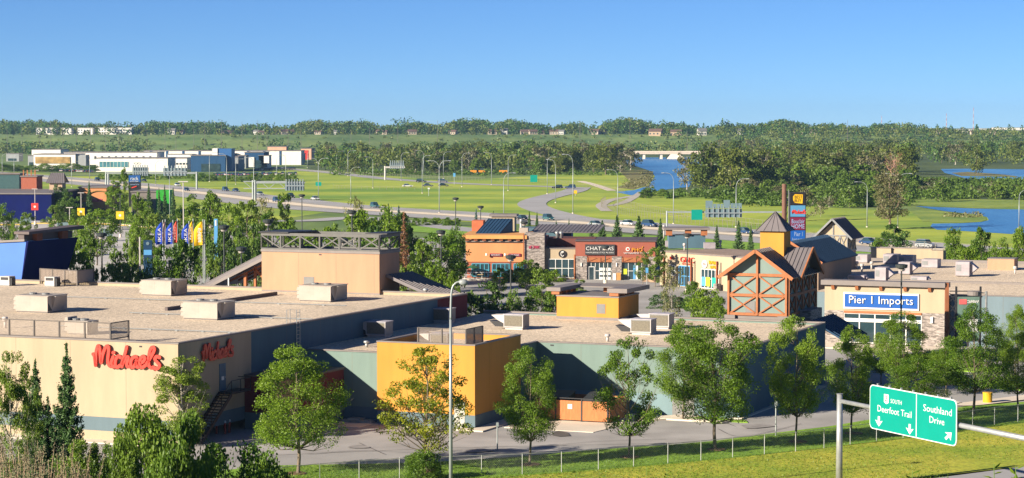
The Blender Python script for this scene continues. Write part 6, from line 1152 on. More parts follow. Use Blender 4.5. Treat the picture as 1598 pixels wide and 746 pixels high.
for path, h, lab in (([(945, 316), (938, 323), (960, 332), (1000, 340), (1060, 348), (1150, 358), (1240, 368)], 2.0, 'pale fence curving from the footpath along the field edge'), ([(960, 317), (985, 325), (1040, 336), (1120, 347), (1200, 357), (1250, 363)], 2.0, 'second pale fence behind the field edge fence'), ([(780, 283), (860, 286), (930, 294), (975, 302)], 1.6, 'pale fence beside the river road'), ([(440, 266), (520, 272), (640, 278), (760, 283)], 1.6, 'pale fence along the far road before the wood'), ([(520, 294), (560, 296), (640, 297), (720, 297)], 1.4, 'low guard rail above the mown field'), ([(1240, 372), (1320, 378), (1420, 388), (1598, 398)], 1.6, 'pale wire fence beyond the highway at the right')):
    wirefence(path, h, 'field_fence', lab, 3.0, False, fm, .05, sub=False)

# timber bin enclosure
eu, ev = 20.2, 25.0
t = thing('bin_enclosure', 'orange timber bin enclosure with double gates and small white notices', 'enclosure', B, eu, ev)
tw = mat('enclosure_timber', (.5, .19, .07), .75, .12, 1.2, fine=.2, fscale=4, stretch=(6, 1, .6)); h = 1.95
u1_ = 26.7
MB().box(20.0, 21.95, ev, ev+.1, .2, h).build('side_board', tw, t); g1 = MB().box(22.05, 24.3, ev-.05, ev+.05, .25, h-.05).build('gate', tw, t); g2 = MB().box(24.4, u1_, ev-.05, ev+.05, .25, h-.05).build('gate', tw, t); MB().box(u1_+.05, u1_+.15, ev, ev+4.2, .2, h).build('end_board', tw, t); MB().box(20, u1_, ev+4.1, ev+4.2, .2, h).build('back_board', tw, t); MB().box(20, 20.1, ev+.1, ev+4.1, .2, h).build('end_board', tw, t)
for q in (20.0, 22.0, 24.35, u1_+.0): MB().box(q-.06, q+.06, ev-.08, ev-.051, .15, h+.1).build('post', M['dark'], t)
MB().box(21.3, 21.65, ev-.03, ev-.005, 1.15, 1.55).build('notice', M['signwhite'], t); MB().box(23.1, 23.5, ev-.09, ev-.055, 1.2, 1.6).build('notice', M['signwhite'], g1)
MB().box(19.95, u1_+.2, ev-.08, ev+.12, h+.11, h+.18).build('top_rail', M['dark'], t)
for q, lab in ((20.8, 'left'), (24.2, 'right')):
    b_ = thing('refuse_bin', f'dark refuse bin inside the timber enclosure, {lab} one', 'bin', B, q, ev+1); MB().hexa([(q, ev+1, .2), (q+1.8, ev+1, .2), (q+1.8, ev+2.6, .2), (q, ev+2.6, .2), (q-.1, ev+.9, 1.9), (q+1.9, ev+.9, 1.9), (q+1.9, ev+2.8, 2.3), (q-.1, ev+2.8, 2.3)]).build('body', M['dark'], b_); MB().hexa([(q-.12, ev+.88, 1.92), (q+1.92, ev+.88, 1.92), (q+1.92, ev+2.82, 2.32), (q-.12, ev+2.82, 2.32), (q-.12, ev+.88, 1.98), (q+1.92, ev+.88, 1.98), (q+1.92, ev+2.82, 2.42), (q-.12, ev+2.82, 2.42)]).build('lid', M['dark'], b_)
# bollards by the stairs
for i, (x, y) in enumerate(((338, 679), (351, 679), (358, 677))):
    p = P(x, y); t = thing('bollard', 'red bollard with a white cap beside the escape stairs, %s' % ('left', 'middle', 'right')[i], 'bollard', WF, p[0], p[1], 0, 'bollards by the stairs'); MB().tube([(p[0], p[1], .05), (p[0], p[1], 1.0)], .1, 10).build('post', mat('bollard_red', (.5, .06, .04), .5), t); MB().tube([(p[0], p[1], 1.0), (p[0], p[1], 1.15), (p[0], p[1], 1.2)], [.11, .11, .05], 10).build('cap', M['signwhite'], t)
for x, y, lab in ((1541, 631, 'yellow round bin at the corner of the lawn'), (1408, 577, 'yellow round bin under the car park trees')):
    p = P(x, y); t = thing('litter_bin', lab, 'bin', WF, p[0], p[1]); X, Y = p[:2]; MB().tube([(X, Y, .1), (X, Y, 1.0)], [.42, .42], 14).build('drum', mat('bin_yellow', (.8, .45, .02), .5), t); MB().tube([(X, Y, 1.0), (X, Y, 1.1), (X, Y, 1.12)], [.45, .45, .2], 14).build('rim', mat('bin_yellow', (.8, .45, .02), .5), t)
# pigeons / birds: none. plaza details
for x, y, s_, lab in ((997, 503, 1., 'tan boulder behind the yellow roof block'), (1012, 440, .9, 'tan boulder at the corner of the noodle shop'), (1022, 441, .7, 'smaller tan boulder at the corner of the noodle shop')):
    p = P(x, y) if y < 480 else (PX(x, 262), 262., 0); me = MB(); rg = random.Random(int(x)); 
    for i in range(6):
        th = pi*i/5
        for j in range(9): a = 2*pi*j/9; r_ = s_*(1+rg.uniform(-.2, .2)); me.v.append((p[0]+r_*1.2*sin(th)*cos(a), p[1]+r_*sin(th)*sin(a), .4*s_+r_*.8*cos(th)))
    me.f = [(i*9+j, i*9+(j+1) % 9, (i+1)*9+(j+1) % 9, (i+1)*9+j) for i in range(5) for j in range(9)]; me.m = [0]*len(me.f)
    tag(me.build('boulder', mat('tan_rock', (.45, .3, .2), .9, .2, 2, bump=.5), base=(p[0], p[1], 0), frame=WF), lab, 'boulder')
# ================================================================ vegetation
LM = dict(leafy=leafmat('shrub_leaves', (.03, .1, .006), (.19, .29, .03), .35, .6), ash=leafmat('ash_leaves', (.035, .11, .005), (.21, .32, .02), .4, .5), ashdark=leafmat('dark_leaves', (.025, .075, .012), (.1, .18, .022), .25, .5), light=leafmat('light_leaves', (.06, .14, .01), (.2, .28, .025), .35, .4),
          spruce=leafmat('spruce_needles', (.022, .07, .022), (.1, .18, .05), .1, .6), blue=leafmat('blue_spruce_needles', (.04, .1, .09), (.12, .2, .17), .1, .6), cotton=leafmat('cottonwood_leaves', (.032, .068, .012), (.17, .2, .03), .25, .12), willow=leafmat('willow_leaves', (.045, .1, .014), (.15, .23, .03), .3, .1),
          sparse=leafmat('thin_leaves', (.1, .12, .04), (.25, .25, .08), .3, .3), brown=leafmat('brown_leaves', (.16, .07, .03), (.3, .15, .07), .2, .3), olive=leafmat('olive_leaves', (.07, .08, .03), (.2, .19, .08), .25, .12), weed=leafmat('weed_leaves', (.1, .12, .06), (.3, .26, .16), .3, 1.), hedge=leafmat('hedge_leaves', (.04, .09, .03), (.1, .17, .06), .2, .5), yel=leafmat('yellowish_leaves', (.14, .2, .01), (.42, .4, .02), .4, .4))
BARK = mat('grey_brown_bark', (.2, .16, .12), .9, .2, 6, bump=.4); BARKP = mat('pale_bark', (.5, .45, .38), .9, .25, 5)
def leaf_arrays(cent, size, rg, flat=0.0, asp=.55):
    n = len(cent); t = rg.normal(size=(n, 3)); 
    if flat: t[:, 2] *= (1-flat)
    t /= np.linalg.norm(t, axis=1)[:, None]; a = rg.normal(size=(n, 3)); b = np.cross(t, a); b /= np.linalg.norm(b, axis=1)[:, None]
    s = size*rg.uniform(.6, 1.35, (n, 1)); V = np.stack([cent+t*s*.5, cent+b*s*asp*.5, cent-t*s*.5, cent-b*s*asp*.5], 1).reshape(-1, 3); return V
def mesh_quads(name, V, m):
    n = len(V)//4; me = bpy.data.meshes.new(name); me.vertices.add(len(V)); me.vertices.foreach_set('co', V.astype(np.float32).ravel())
    me.loops.add(n*4); me.loops.foreach_set('vertex_index', np.arange(n*4, dtype=np.int32)); me.polygons.add(n); me.polygons.foreach_set('loop_start', np.arange(n, dtype=np.int32)*4)
    try: me.polygons.foreach_set('loop_total', np.full(n, 4, dtype=np.int32))
    except Exception: pass
    me.materials.append(m); me.update(calc_edges=True); return me
PROF = dict(oval=lambda t: sqrt(max(0, 1-(2*(t-.45)/1.1)**2))*(1 if t > .0 else 0), poplar=lambda t: .35+.65*sin(pi*min(1, t*.9+.08))**.6 if t < .97 else .2, round=lambda t: sqrt(max(0, 1-((t-.42)/.6)**2)), cotton=lambda t: sqrt(max(0, 1-((t-.5)/.58)**2))*.95+.05, bush=lambda t: sqrt(max(0, 1-((t-.25)/.78)**2)), vase=lambda t: .35+.65*sin(pi*min(1, .12+t*.75)))
def crown_geo(seed, h, w, base, form, ncl, nleaf, leaf, limb=True, clr=None, rough=.3, flat=0.):
    rg = np.random.default_rng(seed); cl = []; sect = rg.uniform(.62, 1.15, (6, 7)); k = 0
    while len(cl) < ncl and k < ncl*20:
        k += 1; t = rg.uniform(0.02, 1.0); r0 = PROF[form](t)*w/2; a = rg.uniform(0, 2*pi)
        if rg.uniform() > (r0/(w/2))**1.0+.12: continue
        lob = sect[int(t*5.99) % 6, int(a/(2*pi)*6.99) % 7]; rr = r0*lob*(rg.uniform(.3, 1)**.55)
        cl.append((rr*cos(a), rr*sin(a), base+t*(h-base)*(1-.05*rg.uniform()), t))
    cl = np.array(cl); rc = (clr or .13*w)*(1-.35*cl[:, 3]); per = rg.dirichlet(np.ones(len(cl))*3)*nleaf
    pts = []
    for c, r, p in zip(cl, rc, per):
        n = max(3, int(p)); d = rg.normal(size=(n, 3)); d /= np.linalg.norm(d, axis=1)[:, None]; q = d*(rg.uniform(.2, 1, (n, 1))**.5)*r*np.array((1.15, 1.15, .85)); pts.append(c[:3]+q)
    return cl, leaf_arrays(np.concatenate(pts), leaf, rg, flat)
def wood_mb(seed, h, base, cl, tr, form, nl=26):
    rg = np.random.default_rng(seed+7); mb = MB(); top = h*.9; lean = rg.uniform(-.25, .25, 2)
    tp = lambda z: np.array((lean[0]*(z/h)**2*1.2+.08*sin(z*1.3+seed), lean[1]*(z/h)**2*1.2+.08*cos(z*1.1+seed), z))
    mb.tube([(0, 0, -.1), (0, 0, .12)]+[tp(z) for z in np.linspace(.3, top, 9)], [tr*1.7, tr*1.15]+[tr*(1-.88*(z/h)) for z in np.linspace(.3, top, 9)], 8)
    idx = rg.permutation(len(cl))[:nl]
    for i in idx:
        c = cl[i, :3]; z0 = max(base*.85, c[2]-np.hypot(c[0], c[1])*rg.uniform(.8, 1.4)-.3); z0 = min(z0, top*.95); a = tp(z0); m_ = a+(c-a)*.5+np.array((0, 0, -.12*np.linalg.norm(c-a)))+rg.normal(size=3)*.08
        r_ = tr*.45*(1-z0/h*.6); mb.tube([a, m_, c], [r_, r_*.6, r_*.18], 5, cap=False)
        for _ in range(2): e_ = c+rg.normal(size=3)*w_scale(h)*.8; mb.tube([m_, (m_+e_)/2, e_], [r_*.4, r_*.25, r_*.1], 4, cap=False)
    return mb
def w_scale(h): return h*.07
PT_ = {}
def tree_proto(key, h, w, base, form, ncl, nleaf, leaf, lm, tr=.13, bark=None, single=False, seeds=3, clr=None, nl=26, flat=0.):
    L_ = []
    for s in range(seeds):
        sd_ = (sum(map(ord, key))*13+s*101) % 99991; cl, V = crown_geo(sd_, h, w, base, form, ncl, nleaf, leaf, clr=clr, flat=flat)
        lmesh = mesh_quads('crown', V, LM[lm]); wm = wood_mb(sd_, h, base, cl, tr, form, nl)
        L_.append(dict(leaf=lmesh, wood=wm, bark=bark or BARK, h=h, w=w, single=single, root=None))
    PT_[key] = L_
def spruce_geo(seed, h, w, ntier, leaf, nb=9, per=34, base=.04):
    rg = np.random.default_rng(seed); pts = []; mb = MB(); mb.tube([(0, 0, -.1), (0, 0, h*.5), (0, 0, h)], [.14*h/8, .08*h/8, .015], 6)
    for i in range(ntier):
        f = i/(ntier-1); z = h*(base+(1-base)*f**.92*.985); R = w/2*(1-f)**.85*rg.uniform(.82, 1.1)+.06
        for j in range(nb):
            a = 2*pi*j/nb+rg.uniform(-.3, .3)+i; r_ = R*rg.uniform(.72, 1.12); d = np.array((cos(a), sin(a), 0)); n = max(4, int(per*r_/(w/2)))
            s = rg.uniform(.08, 1, n); p = d*r_*s[:, None]; p[:, 2] = z-r_*.28*np.sin(s*2.6)+r_*.1*s**3+rg.normal(size=n)*h/ntier*.16+rg.uniform(-.28, .28)*h/ntier; side = np.array((-sin(a), cos(a), 0)); p += side*(rg.normal(size=n)*.16*r_*(1.15-s))[:, None]; p += rg.normal(size=(n, 3))*.03*w/3; pts.append(p)
            if i % 2 == 0: mb.tube([(0, 0, z), tuple(d*r_*.9+np.array((0, 0, z-r_*.15)))], [.025, .008], 4, cap=False)
    pts.append(np.stack([rg.normal(size=14)*.03, rg.normal(size=14)*.03, h*rg.uniform(.93, 1.0, 14)], 1))
    return mb, leaf_arrays(np.concatenate(pts), leaf, rg, .35, .4)
def spruce_proto(key, h, w, nt_, leaf, lm, single=False, seeds=2, nb=9, per=34):
    L_ = []
    for s in range(seeds): mb, V = spruce_geo(hash(key) % 1 + 50+s*17+len(key), h, w, nt_, leaf, nb, per); L_.append(dict(leaf=mesh_quads('crown', V, LM[lm]), wood=mb, bark=BARK, h=h, w=w, single=single, root=None))
    PT_[key] = L_
_nc = [0]
def put_tree(key, X, Y, h, w, label, group=None, z=0, cat='tree', name=None, rg=random.Random(77), var=None, fz=None):
    L_ = PT_[key]; _nc[0] += 1; p = L_[(_nc[0] if var is None else var) % len(L_)]
    if p['root'] is None:
        nm = name or ('spruce_tree' if 'spruce' in key else 'shrub' if 'bush' in key or key == 'willow' else 'tree')
        if p['single']:
            w_ = p['wood'].build(nm, [p['bark'], p['leaf'].materials[0]]); me = w_.data; wm = me
            # merge leaves into the same mesh
            nv = len(me.vertices); V0 = np.empty(nv*3, np.float32); me.vertices.foreach_get('co', V0); F0 = [tuple(q.vertices) for q in me.polygons]
            V1 = np.empty(len(p['leaf'].vertices)*3, np.float32); p['leaf'].vertices.foreach_get('co', V1); n1 = len(p['leaf'].polygons)
            F1 = (np.arange(n1*4).reshape(-1, 4)+nv).tolist(); m2 = bpy.data.meshes.new(nm); m2.from_pydata(np.concatenate([V0, V1]).reshape(-1, 3).tolist(), [], F0+[tuple(f) for f in F1])
            m2.materials.append(p['bark']); m2.materials.append(p['leaf'].materials[0]); m2.polygons.foreach_set('material_index', [0]*len(F0)+[1]*n1); w_.data = m2; w_['_b'] = (0., 0., 0.); r = w_
        else:
            r = thing(nm, 'x', cat, WF, 0, 0); p['wood'].build('trunk', p['bark'], r, smooth=True); o = bpy.data.objects.new('crown', p['leaf']); C.objects.link(o); o.parent = r
        p['root'] = r
    else: r = dup(p['root'])
    r.location = (X, Y, z); r.rotation_euler = (0, 0, rg.uniform(0, 6.28)); s = w/p['w']; r.scale = (s, s*rg.uniform(.92, 1.08), h/p['h']); r['label'] = label; r['category'] = cat
    if 'group' in r.keys(): del r['group']
    if group: r['group'] = group
    return r
def tree_px(key, x, yb, yt, wpx, label, group=None, Y=None, z=0, **k):
    if Y is None: Y = P(x, yb, z)[1]
    return put_tree(key, PX(x, Y), Y, ZY(yt, Y)-z, wpx*Y/FP, label, group, z=z, **k)
# prototypes -------------------------------------------------------------
tree_proto('street', 9, 6.4, 2.2, 'oval', 135, 30000, .13, 'ash', .13, clr=.72, seeds=4, nl=40)
tree_proto('streetlite', 9, 6.4, 2.0, 'oval', 95, 10500, .17, 'ash', .12, clr=.6, seeds=1, nl=46)
tree_proto('streetyel', 9, 6.2, 1.8, 'oval', 110, 12000, .17, 'yel', .12, clr=.58, seeds=1, nl=46)
tree_proto('birch', 8, 4.5, 1.0, 'vase', 90, 15000, .15, 'light', .1, clr=.6, seeds=2, nl=36, bark=BARKP)
tree_proto('bushnear', 4, 4.6, .1, 'bush', 80, 12000, .17, 'leafy', .06, clr=.75, seeds=2, nl=24)
tree_proto('mid', 9, 7, 1.6, 'round', 80, 5200, .36, 'ash', .14, clr=.95, seeds=4, nl=20)
tree_proto('middark', 9, 8, .6, 'round', 80, 5200, .38, 'ashdark', .14, clr=.95, seeds=2, nl=16)
tree_proto('midlight', 8, 5, 1.2, 'vase', 60, 3600, .34, 'light', .1, clr=.7, seeds=2, nl=20)
tree_proto('poplar', 11, 4, .8, 'poplar', 90, 5600, .34, 'ash', .14, clr=.7, seeds=3, nl=20)
tree_proto('sparse', 8, 6, .6, 'vase', 70, 2200, .28, 'sparse', .08, clr=.8, seeds=2, nl=40, bark=BARKP)
tree_proto('hedgebush', 3, 3.2, .05, 'bush', 40, 2600, .2, 'hedge', .05, clr=.5, seeds=2, nl=4)
tree_proto('midbush', 3, 4, .05, 'bush', 40, 2400, .28, 'ash', .05, clr=.6, seeds=3, nl=6)
tree_proto('wood', 14, 11, 1.5, 'cotton', 60, 1700, 1.0, 'cotton', .25, clr=1.7, single=True, seeds=6, nl=8)
tree_proto('woodolive', 14, 10, 1.5, 'cotton', 44, 900, .95, 'olive', .25, clr=1.6, single=True, seeds=3, nl=22, bark=BARKP)
tree_proto('willow', 8, 9, .3, 'bush', 46, 1200, .9, 'willow', .15, clr=1.5, single=True, seeds=4, nl=5)
tree_proto('bigcotton', 16, 12, 3.5, 'cotton', 90, 3600, .6, 'olive', .4, clr=1.4, seeds=1, nl=40, bark=mat('cottonwood_bark', (.3, .23, .17), .9, .2, 4))
tree_proto('dead', 14, 10, 3, 'cotton', 50, 300, .6, 'brown', .35, clr=1.5, seeds=1, nl=50, bark=mat('pinkish_dead_bark', (.5, .3, .22), .9))
spruce_proto('spruce', 8, 3.4, 22, .3, 'spruce', seeds=2, nb=10, per=60); spruce_proto('spruceblue', 8, 4.2, 20, .34, 'blue', seeds=1, nb=10, per=50); spruce_proto('sprucenear', 8, 4.0, 19, .15, 'spruce', seeds=2, nb=12, per=330)
spruce_proto('sprucebrown', 8, 4, 20, .3, 'brown', seeds=1, nb=8, per=34)

# near trees, by name -----------------------------------------------------
for a in ((('street', 463, 742, 541, 158, 'full green street tree in front of the dark red annex', 0)), (('streetyel', 664, 738, 543, 138, 'thin yellowish street tree in front of the yellow block', 0)), (('street', 828, 728, 543, 98, 'narrow green street tree right of the yellow block', 1)), (('streetlite', 983, 716, 524, 108, 'airy street tree beside the timber bin enclosure', 0)),
          (('street', 1068, 658, 502, 96, 'street tree standing on the small grass island', 2)), (('street', 1118, 704, 497, 142, 'largest full green street tree before the green wall', 3)), (('street', 1245, 692, 495, 96, 'tall oval street tree below the timber tower', 1)), (('street', 1332, 679, 512, 84, 'street tree left of the overhead sign', 2)),
          (('street', 1412, 612, 489, 96, 'tree before the window of the blue signed store', 0)), (('street', 1432, 655, 556, 118, 'low broad dark tree behind the overhead sign', 3)), (('street', 1524, 648, 478, 106, 'tree in front of the panel sign on the steel frame', 2)), (('street', 1592, 640, 520, 84, 'tree cut by the right edge, lower one', 1)), (('street', 1588, 590, 477, 62, 'tree cut by the right edge, upper one behind', 0)), (('street', 1378, 600, 520, 50, 'slim tree behind the left part of the overhead sign', 1)), (('street', 1480, 618, 540, 60, 'small tree between the panel sign and the window tree', 3))):
    tree_px(a[0], a[1], a[2], a[3], a[4], a[5], 'street trees along the service road', var=a[6])
for x, yb in ((463, 742), (664, 738), (828, 728), (983, 716), (1118, 704), (1245, 692), (1332, 679)):
    p = P(x, yb); tag(MB().tube([(p[0], p[1], .1), (p[0], p[1], .2)], [.85, .7], 14).build('mulch_ring', mat('bark_mulch', (.2, .12, .07), .95, .3, 8), kind='structure'), 'brown mulch ring round a street tree')
tree_px('birch', 283, 700, 556, 92, 'pale green birch at the corner of the beige store', name='birch_tree')
HZ = lambda x, y0, Y: GZ(PX(x, Y), Y)
def near(key, x, yt, wpx, Y, label, **k): z = GZ(PX(x, Y), Y); return put_tree(key, PX(x, Y), Y, ZY(yt, Y)-z, wpx*Y/FP, label, z=z-.05, **k)
near('sprucenear', 101, 540, 96, 118, 'dark pointed spruce standing clear before the beige wall')
near('sprucenear', 52, 562, 74, 112, 'dark spruce half behind the leafy tree at the left edge'); near('sprucenear', 71, 622, 80, 112, 'short broad spruce left of the tall pointed one')
near('birch', 14, 545, 72, 106, 'thin leafy tree at the left edge', name='birch_tree'); near('birch', 44, 590, 40, 108, 'slim leafy sapling beside the left edge tree', name='birch_tree')
for x, yt, w_, Y, lab, key in ((222, 636, 108, 92, 'leafy shrub at bottom left with pointed shoots', 'bushnear'), (292, 652, 116, 94, 'leafy shrub below the birch', 'bushnear'), (268, 690, 110, 86, 'dense low shrub between the two leafy shrubs', 'bushnear'), (352, 698, 150, 118, 'low shrub right of the leafy shrubs at the bottom', 'bushnear'), (408, 712, 110, 122, 'small pale shrub at the bottom left of the lawn', 'bushnear'), (118, 690, 90, 98, 'dark low shrub under the pointed spruce', 'bushnear'), (190, 680, 60, 88, 'low shrub in the weeds', 'bushnear'), (150, 694, 60, 98, 'brownish shrub beside the weeds', 'bushnear')):
    near(key, x, yt, w_, Y, lab, cat='shrub', name='shrub')
tree_px('bushnear', 660, 752, 706, 64, 'green shrub at the foot of the yellowish street tree', cat='shrub', name='shrub')
# weeds on the bank in the foreground (could not be counted)
rg = np.random.default_rng(4); V = []; mb = MB()
def weed(X, Y, h, dry):
    z = GZ(X, Y)-.05; a, b_ = rg.normal(size=2)*.12*h; mb.tube([(X, Y, z), (X+a*.5, Y+b_*.5, z+h*.5), (X+a, Y+b_, z+h)], [.02, .014, .006], 3, cap=False, m=0)
    n = int(26*h) if dry else int(40*h); f = rg.uniform(.45 if dry else .1, 1, n); c = np.stack([X+a*f+rg.normal(size=n)*.05, Y+b_*f+rg.normal(size=n)*.05, z+h*f], 1); return c
cd, cg = [], []
for i in range(620):
    Yw = rg.uniform(70, 90); px_ = rg.uniform(-30, 215); X = PX(px_, Yw); dry = rg.uniform() < .55; hh = rg.uniform(.5, 2.0)*(1 if px_ < 150 else .7)*(1.15 if dry else .6)
    (cd if dry else cg).append(weed(X, Yw, hh, dry))
wo_ = mb.build('dry_weeds', mat('straw_stalk', (.42, .3, .2), .9), kind='stuff'); tag(wo_, 'tall dry weed stalks on the bank at bottom left')
me = mesh_quads('dry_weeds', leaf_arrays(np.concatenate(cd), .09, rg, 0, .5), LM['weed']); o = bpy.data.objects.new('weed_heads', me); C.objects.link(o); tag(o, 'dry seed heads of the weeds at bottom left', kind='stuff')
me = mesh_quads('green_weeds', leaf_arrays(np.concatenate(cg), .15, rg, 0, .4), LM['hedge']); o = bpy.data.objects.new('green_weeds', me); C.objects.link(o); tag(o, 'green weeds growing among the dry stalks', kind='stuff')
# broad leaved shoots poking up along the bottom edge
def shoot(x, yt, Y, lab, s=1.):
    X = PX(x, Y); z = GZ(X, Y); h = ZY(yt, Y)-z; t = thing('leafy_shoot', lab, 'plant', WF, X, Y, z, 'leafy shoots at the bottom edge'); st2 = MB(); st2.tube([(X, Y, z), (X+.05, Y, z+h*.6), (X, Y, z+h)], [.03, .02, .006], 5); st2.build('stem', mat('green_stem', (.15, .25, .05), .7), t)
    q = MB(); r2 = np.random.default_rng(int(x))
    for k in range(26):
        f = r2.uniform(.45, 1); a = r2.uniform(0, 6.28); L_ = .2*s*r2.uniform(.7, 1.2); d = np.array((cos(a), sin(a), r2.uniform(.2, .9))); d /= np.linalg.norm(d); sd2 = np.cross(d, (0, 0, 1)); sd2 /= np.linalg.norm(sd2); b0 = np.array((X, Y, z+h*f-.02)); up = np.cross(sd2, d)*.02
        q.add([b0, b0+d*L_*.4+sd2*L_*.25, b0+d*L_*.45+up, b0+d*L_*.4-sd2*L_*.25, b0+d*L_], [(0, 1, 2), (0, 2, 3), (1, 4, 2), (2, 4, 3)])
    q.build('leaves', LM['light'], t)
for x, yt, Y, lab in ((1428, 738, 40, 'leafy shoot left of centre under the overhead sign'), (1556, 727, 36, 'leafy shoot below the road at the right corner'), (1590, 730, 38, 'leafy shoot at the far right bottom corner'), (1010, 731, 60, 'leafy shoot at the bottom right of the airy tree'), (1042, 726, 60, 'taller leafy shoot at the bottom right of the airy tree'), (900, 736, 60, 'leafy shoot at the bottom under the narrow tree'), (756, 738, 70, 'leafy shoot at the bottom right of the tall lamp')): shoot(x, yt, Y, lab)

# plaza and middle distance ------------------------------------------------
G1 = None
for a in (('poplar', 101, 366, 40, 262, 'leafy poplar just right of the dark blue tower'), ('poplar', 119, 378, 46, 258, 'broad poplar right of the dark blue tower'), ('poplar', 139, 363, 26, 262, 'narrow pointed poplar left of the dark lamp'), ('poplar', 86, 395, 30, 262, 'low poplar touching the dark blue tower'), ('mid', 186, 388, 48, 262, 'round green tree beside the tenant board'), ('midlight', 205, 370, 34, 275, 'loose light tree left of the tenant board'), ('midlight', 170, 412, 40, 256, 'low light green tree beside the dark lamp'),
          ('midlight', 200, 410, 44, 255, 'low yellow green tree below the tenant board'), ('mid', 257, 384, 66, 270, 'round tree under the blue flags'), ('mid', 287, 376, 60, 265, 'round tree under the yellow flags'), ('mid', 236, 405, 44, 256, 'low tree below the leftmost flag'), ('middark', 345, 352, 52, 285, 'dark tree mass right of the flags'), ('middark', 372, 356, 50, 290, 'dark tree before the striped gantry'), ('midlight', 333, 398, 26, 262, 'small light tree above the entrance canopy'), ('middark', 395, 350, 50, 300, 'dark tree left of the truss crown'),
          ('midlight', 385, 310, 50, 380, 'tall loose tree with brownish leaves left of centre'), ('sparse', 405, 308, 46, 390, 'sparse brownish tree left of the columnar one'), ('poplar', 444, 297, 27, 392, 'dark columnar tree before the highway'), ('poplar', 300, 300, 30, 400, 'loose poplar right of the green store front'), ('mid', 330, 300, 50, 400, 'bushy green tree right of the green store front'), ('mid', 358, 316, 50, 360, 'bushy tree above the flags at right'), ('mid', 318, 330, 44, 340, 'green tree behind the wayfinding sign'), ('poplar', 420, 330, 40, 350, 'leafy tree beside the columnar one'), ('mid', 450, 345, 60, 320, 'round tree behind the truss crown at left'), ('midlight', 405, 345, 40, 330, 'yellow green tree behind the truss crown at left'),
          ('mid', 560, 330, 80, 330, 'large bright tree behind the truss crown'), ('mid', 600, 322, 80, 345, 'large dark topped tree right of the clipped hedge'), ('mid', 520, 352, 60, 310, 'round tree above the truss crown in the middle'), ('middark', 625, 332, 60, 350, 'dark tree at the right of the big group'), ('mid', 490, 360, 60, 300, 'round bright tree above the truss crown at left'), ('middark', 586, 352, 70, 300, 'dark round tree behind the truss crown at right'), ('sparse', 552, 308, 40, 345, 'thin tree rising above the clipped hedge'),
          ('mid', 687, 362, 84, 322, 'big bright tree beside the dark drum lamp'), ('mid', 658, 375, 40, 318, 'smaller tree left of the big bright one'), ('mid', 712, 352, 40, 350, 'tree behind the orange restaurant corner'), ('mid', 678, 406, 60, 262, 'bushy tree right of the seamed canopy'), ('midlight', 640, 412, 44, 262, 'small loose tree right of the peach block'), ('mid', 706, 425, 30, 256, 'small tree behind the near lamp head'), ('middark', 760, 441, 74, 246, 'dark round tree behind the dark red wall end'), ('midlight', 822, 404, 36, 330, 'slender loose tree before the stone tower'),
          ('mid', 835, 450, 44, 250, 'round bush like tree left of the yellow roof block'), ('mid', 862, 455, 30, 246, 'small tree touching the yellow roof block'), ('mid', 802, 452, 34, 250, 'small round tree right of the dark round one'), ('midlight', 845, 418, 40, 300, 'loose small tree above the yellow roof block'), ('streetlite', 1004, 392, 30, 345, 'thin yellowish tree before the noodle shop'), ('midlight', 1023, 384, 30, 345, 'light tree between the noodle shop and the cream row'), ('sparse', 1049, 415, 46, 262, 'sparse pale birch before the cream shop row'), ('mid', 735, 455, 30, 262, 'small tree left of the dark round one behind the wall end'), ('midlight', 872, 446, 26, 300, 'light tree before the round logo shop'), ('mid', 780, 418, 30, 330, 'round tree on the plaza before the restaurant patio'), ('midlight', 905, 436, 20, 320, 'small light tree before the salon pier'), ('mid', 1082, 440, 34, 290, 'green tree before the cream shop row'), ('mid', 1104, 450, 66, 255, 'bright bushy tree left of the timber tower'), ('mid', 1122, 462, 36, 250, 'small bright tree touching the timber tower'),
          ('middark', 1396, 350, 58, 395, 'dark round tree right of the half timbered house'), ('mid', 1372, 372, 30, 395, 'small bright tree beside the half timbered house'), ('mid', 1490, 354, 36, 350, 'bushy tree behind the roofs, leftmost of the right group'), ('mid', 1532, 356, 38, 345, 'bushy tree behind the roofs, second of the right group'), ('mid', 1562, 372, 40, 335, 'bushy tree behind the roofs, third of the right group'), ('mid', 1592, 355, 40, 330, 'bushy tree behind the roofs at the right edge'), ('mid', 1508, 385, 50, 320, 'low leafy tree behind the right roofs'), ('mid', 1460, 393, 40, 330, 'low bush like tree behind the beige parapet'),
          ('mid', 5, 318, 40, 450, 'green tree before the navy store at the left edge'), ('midlight', 42, 330, 26, 450, 'small conical tree before the navy store'), ('mid', 24, 340, 20, 430, 'tiny bush tree at the back of the car park'), ('middark', 92, 289, 42, 600, 'big dark tree right of the navy store'), ('middark', 108, 300, 40, 590, 'second dark tree right of the navy store'), ('midlight', 84, 318, 24, 480, 'light small tree in the car park strip'), ('mid', 150, 326, 60, 400, 'round tree before the orange store'), ('poplar', 178, 280, 30, 540, 'tall loose poplar left of the dark blue sign'), ('poplar', 194, 262, 16, 560, 'thin dark poplar beside the dark blue sign'), ('mid', 214, 302, 34, 430, 'leafy tree below the dark blue sign'), ('poplar', 231, 312, 26, 420, 'loose tree left of the bright green front'), ('mid', 214, 336, 36, 380, 'round tree in the middle of the car park edge'), ('mid', 118, 328, 30, 430, 'green tree at the foot of the orange store'), ('midlight', 240, 330, 30, 380, 'light tree below the bright green front'),
          ('poplar', 281, 322, 24, 420, 'slim tree right of the bright green front')):
    key, x, yt, w_, Y, lab = a; h = ZY(yt, Y); put_tree(key, PX(x, Y), Y, h, w_*Y/FP, lab, 'trees round the shopping plaza')
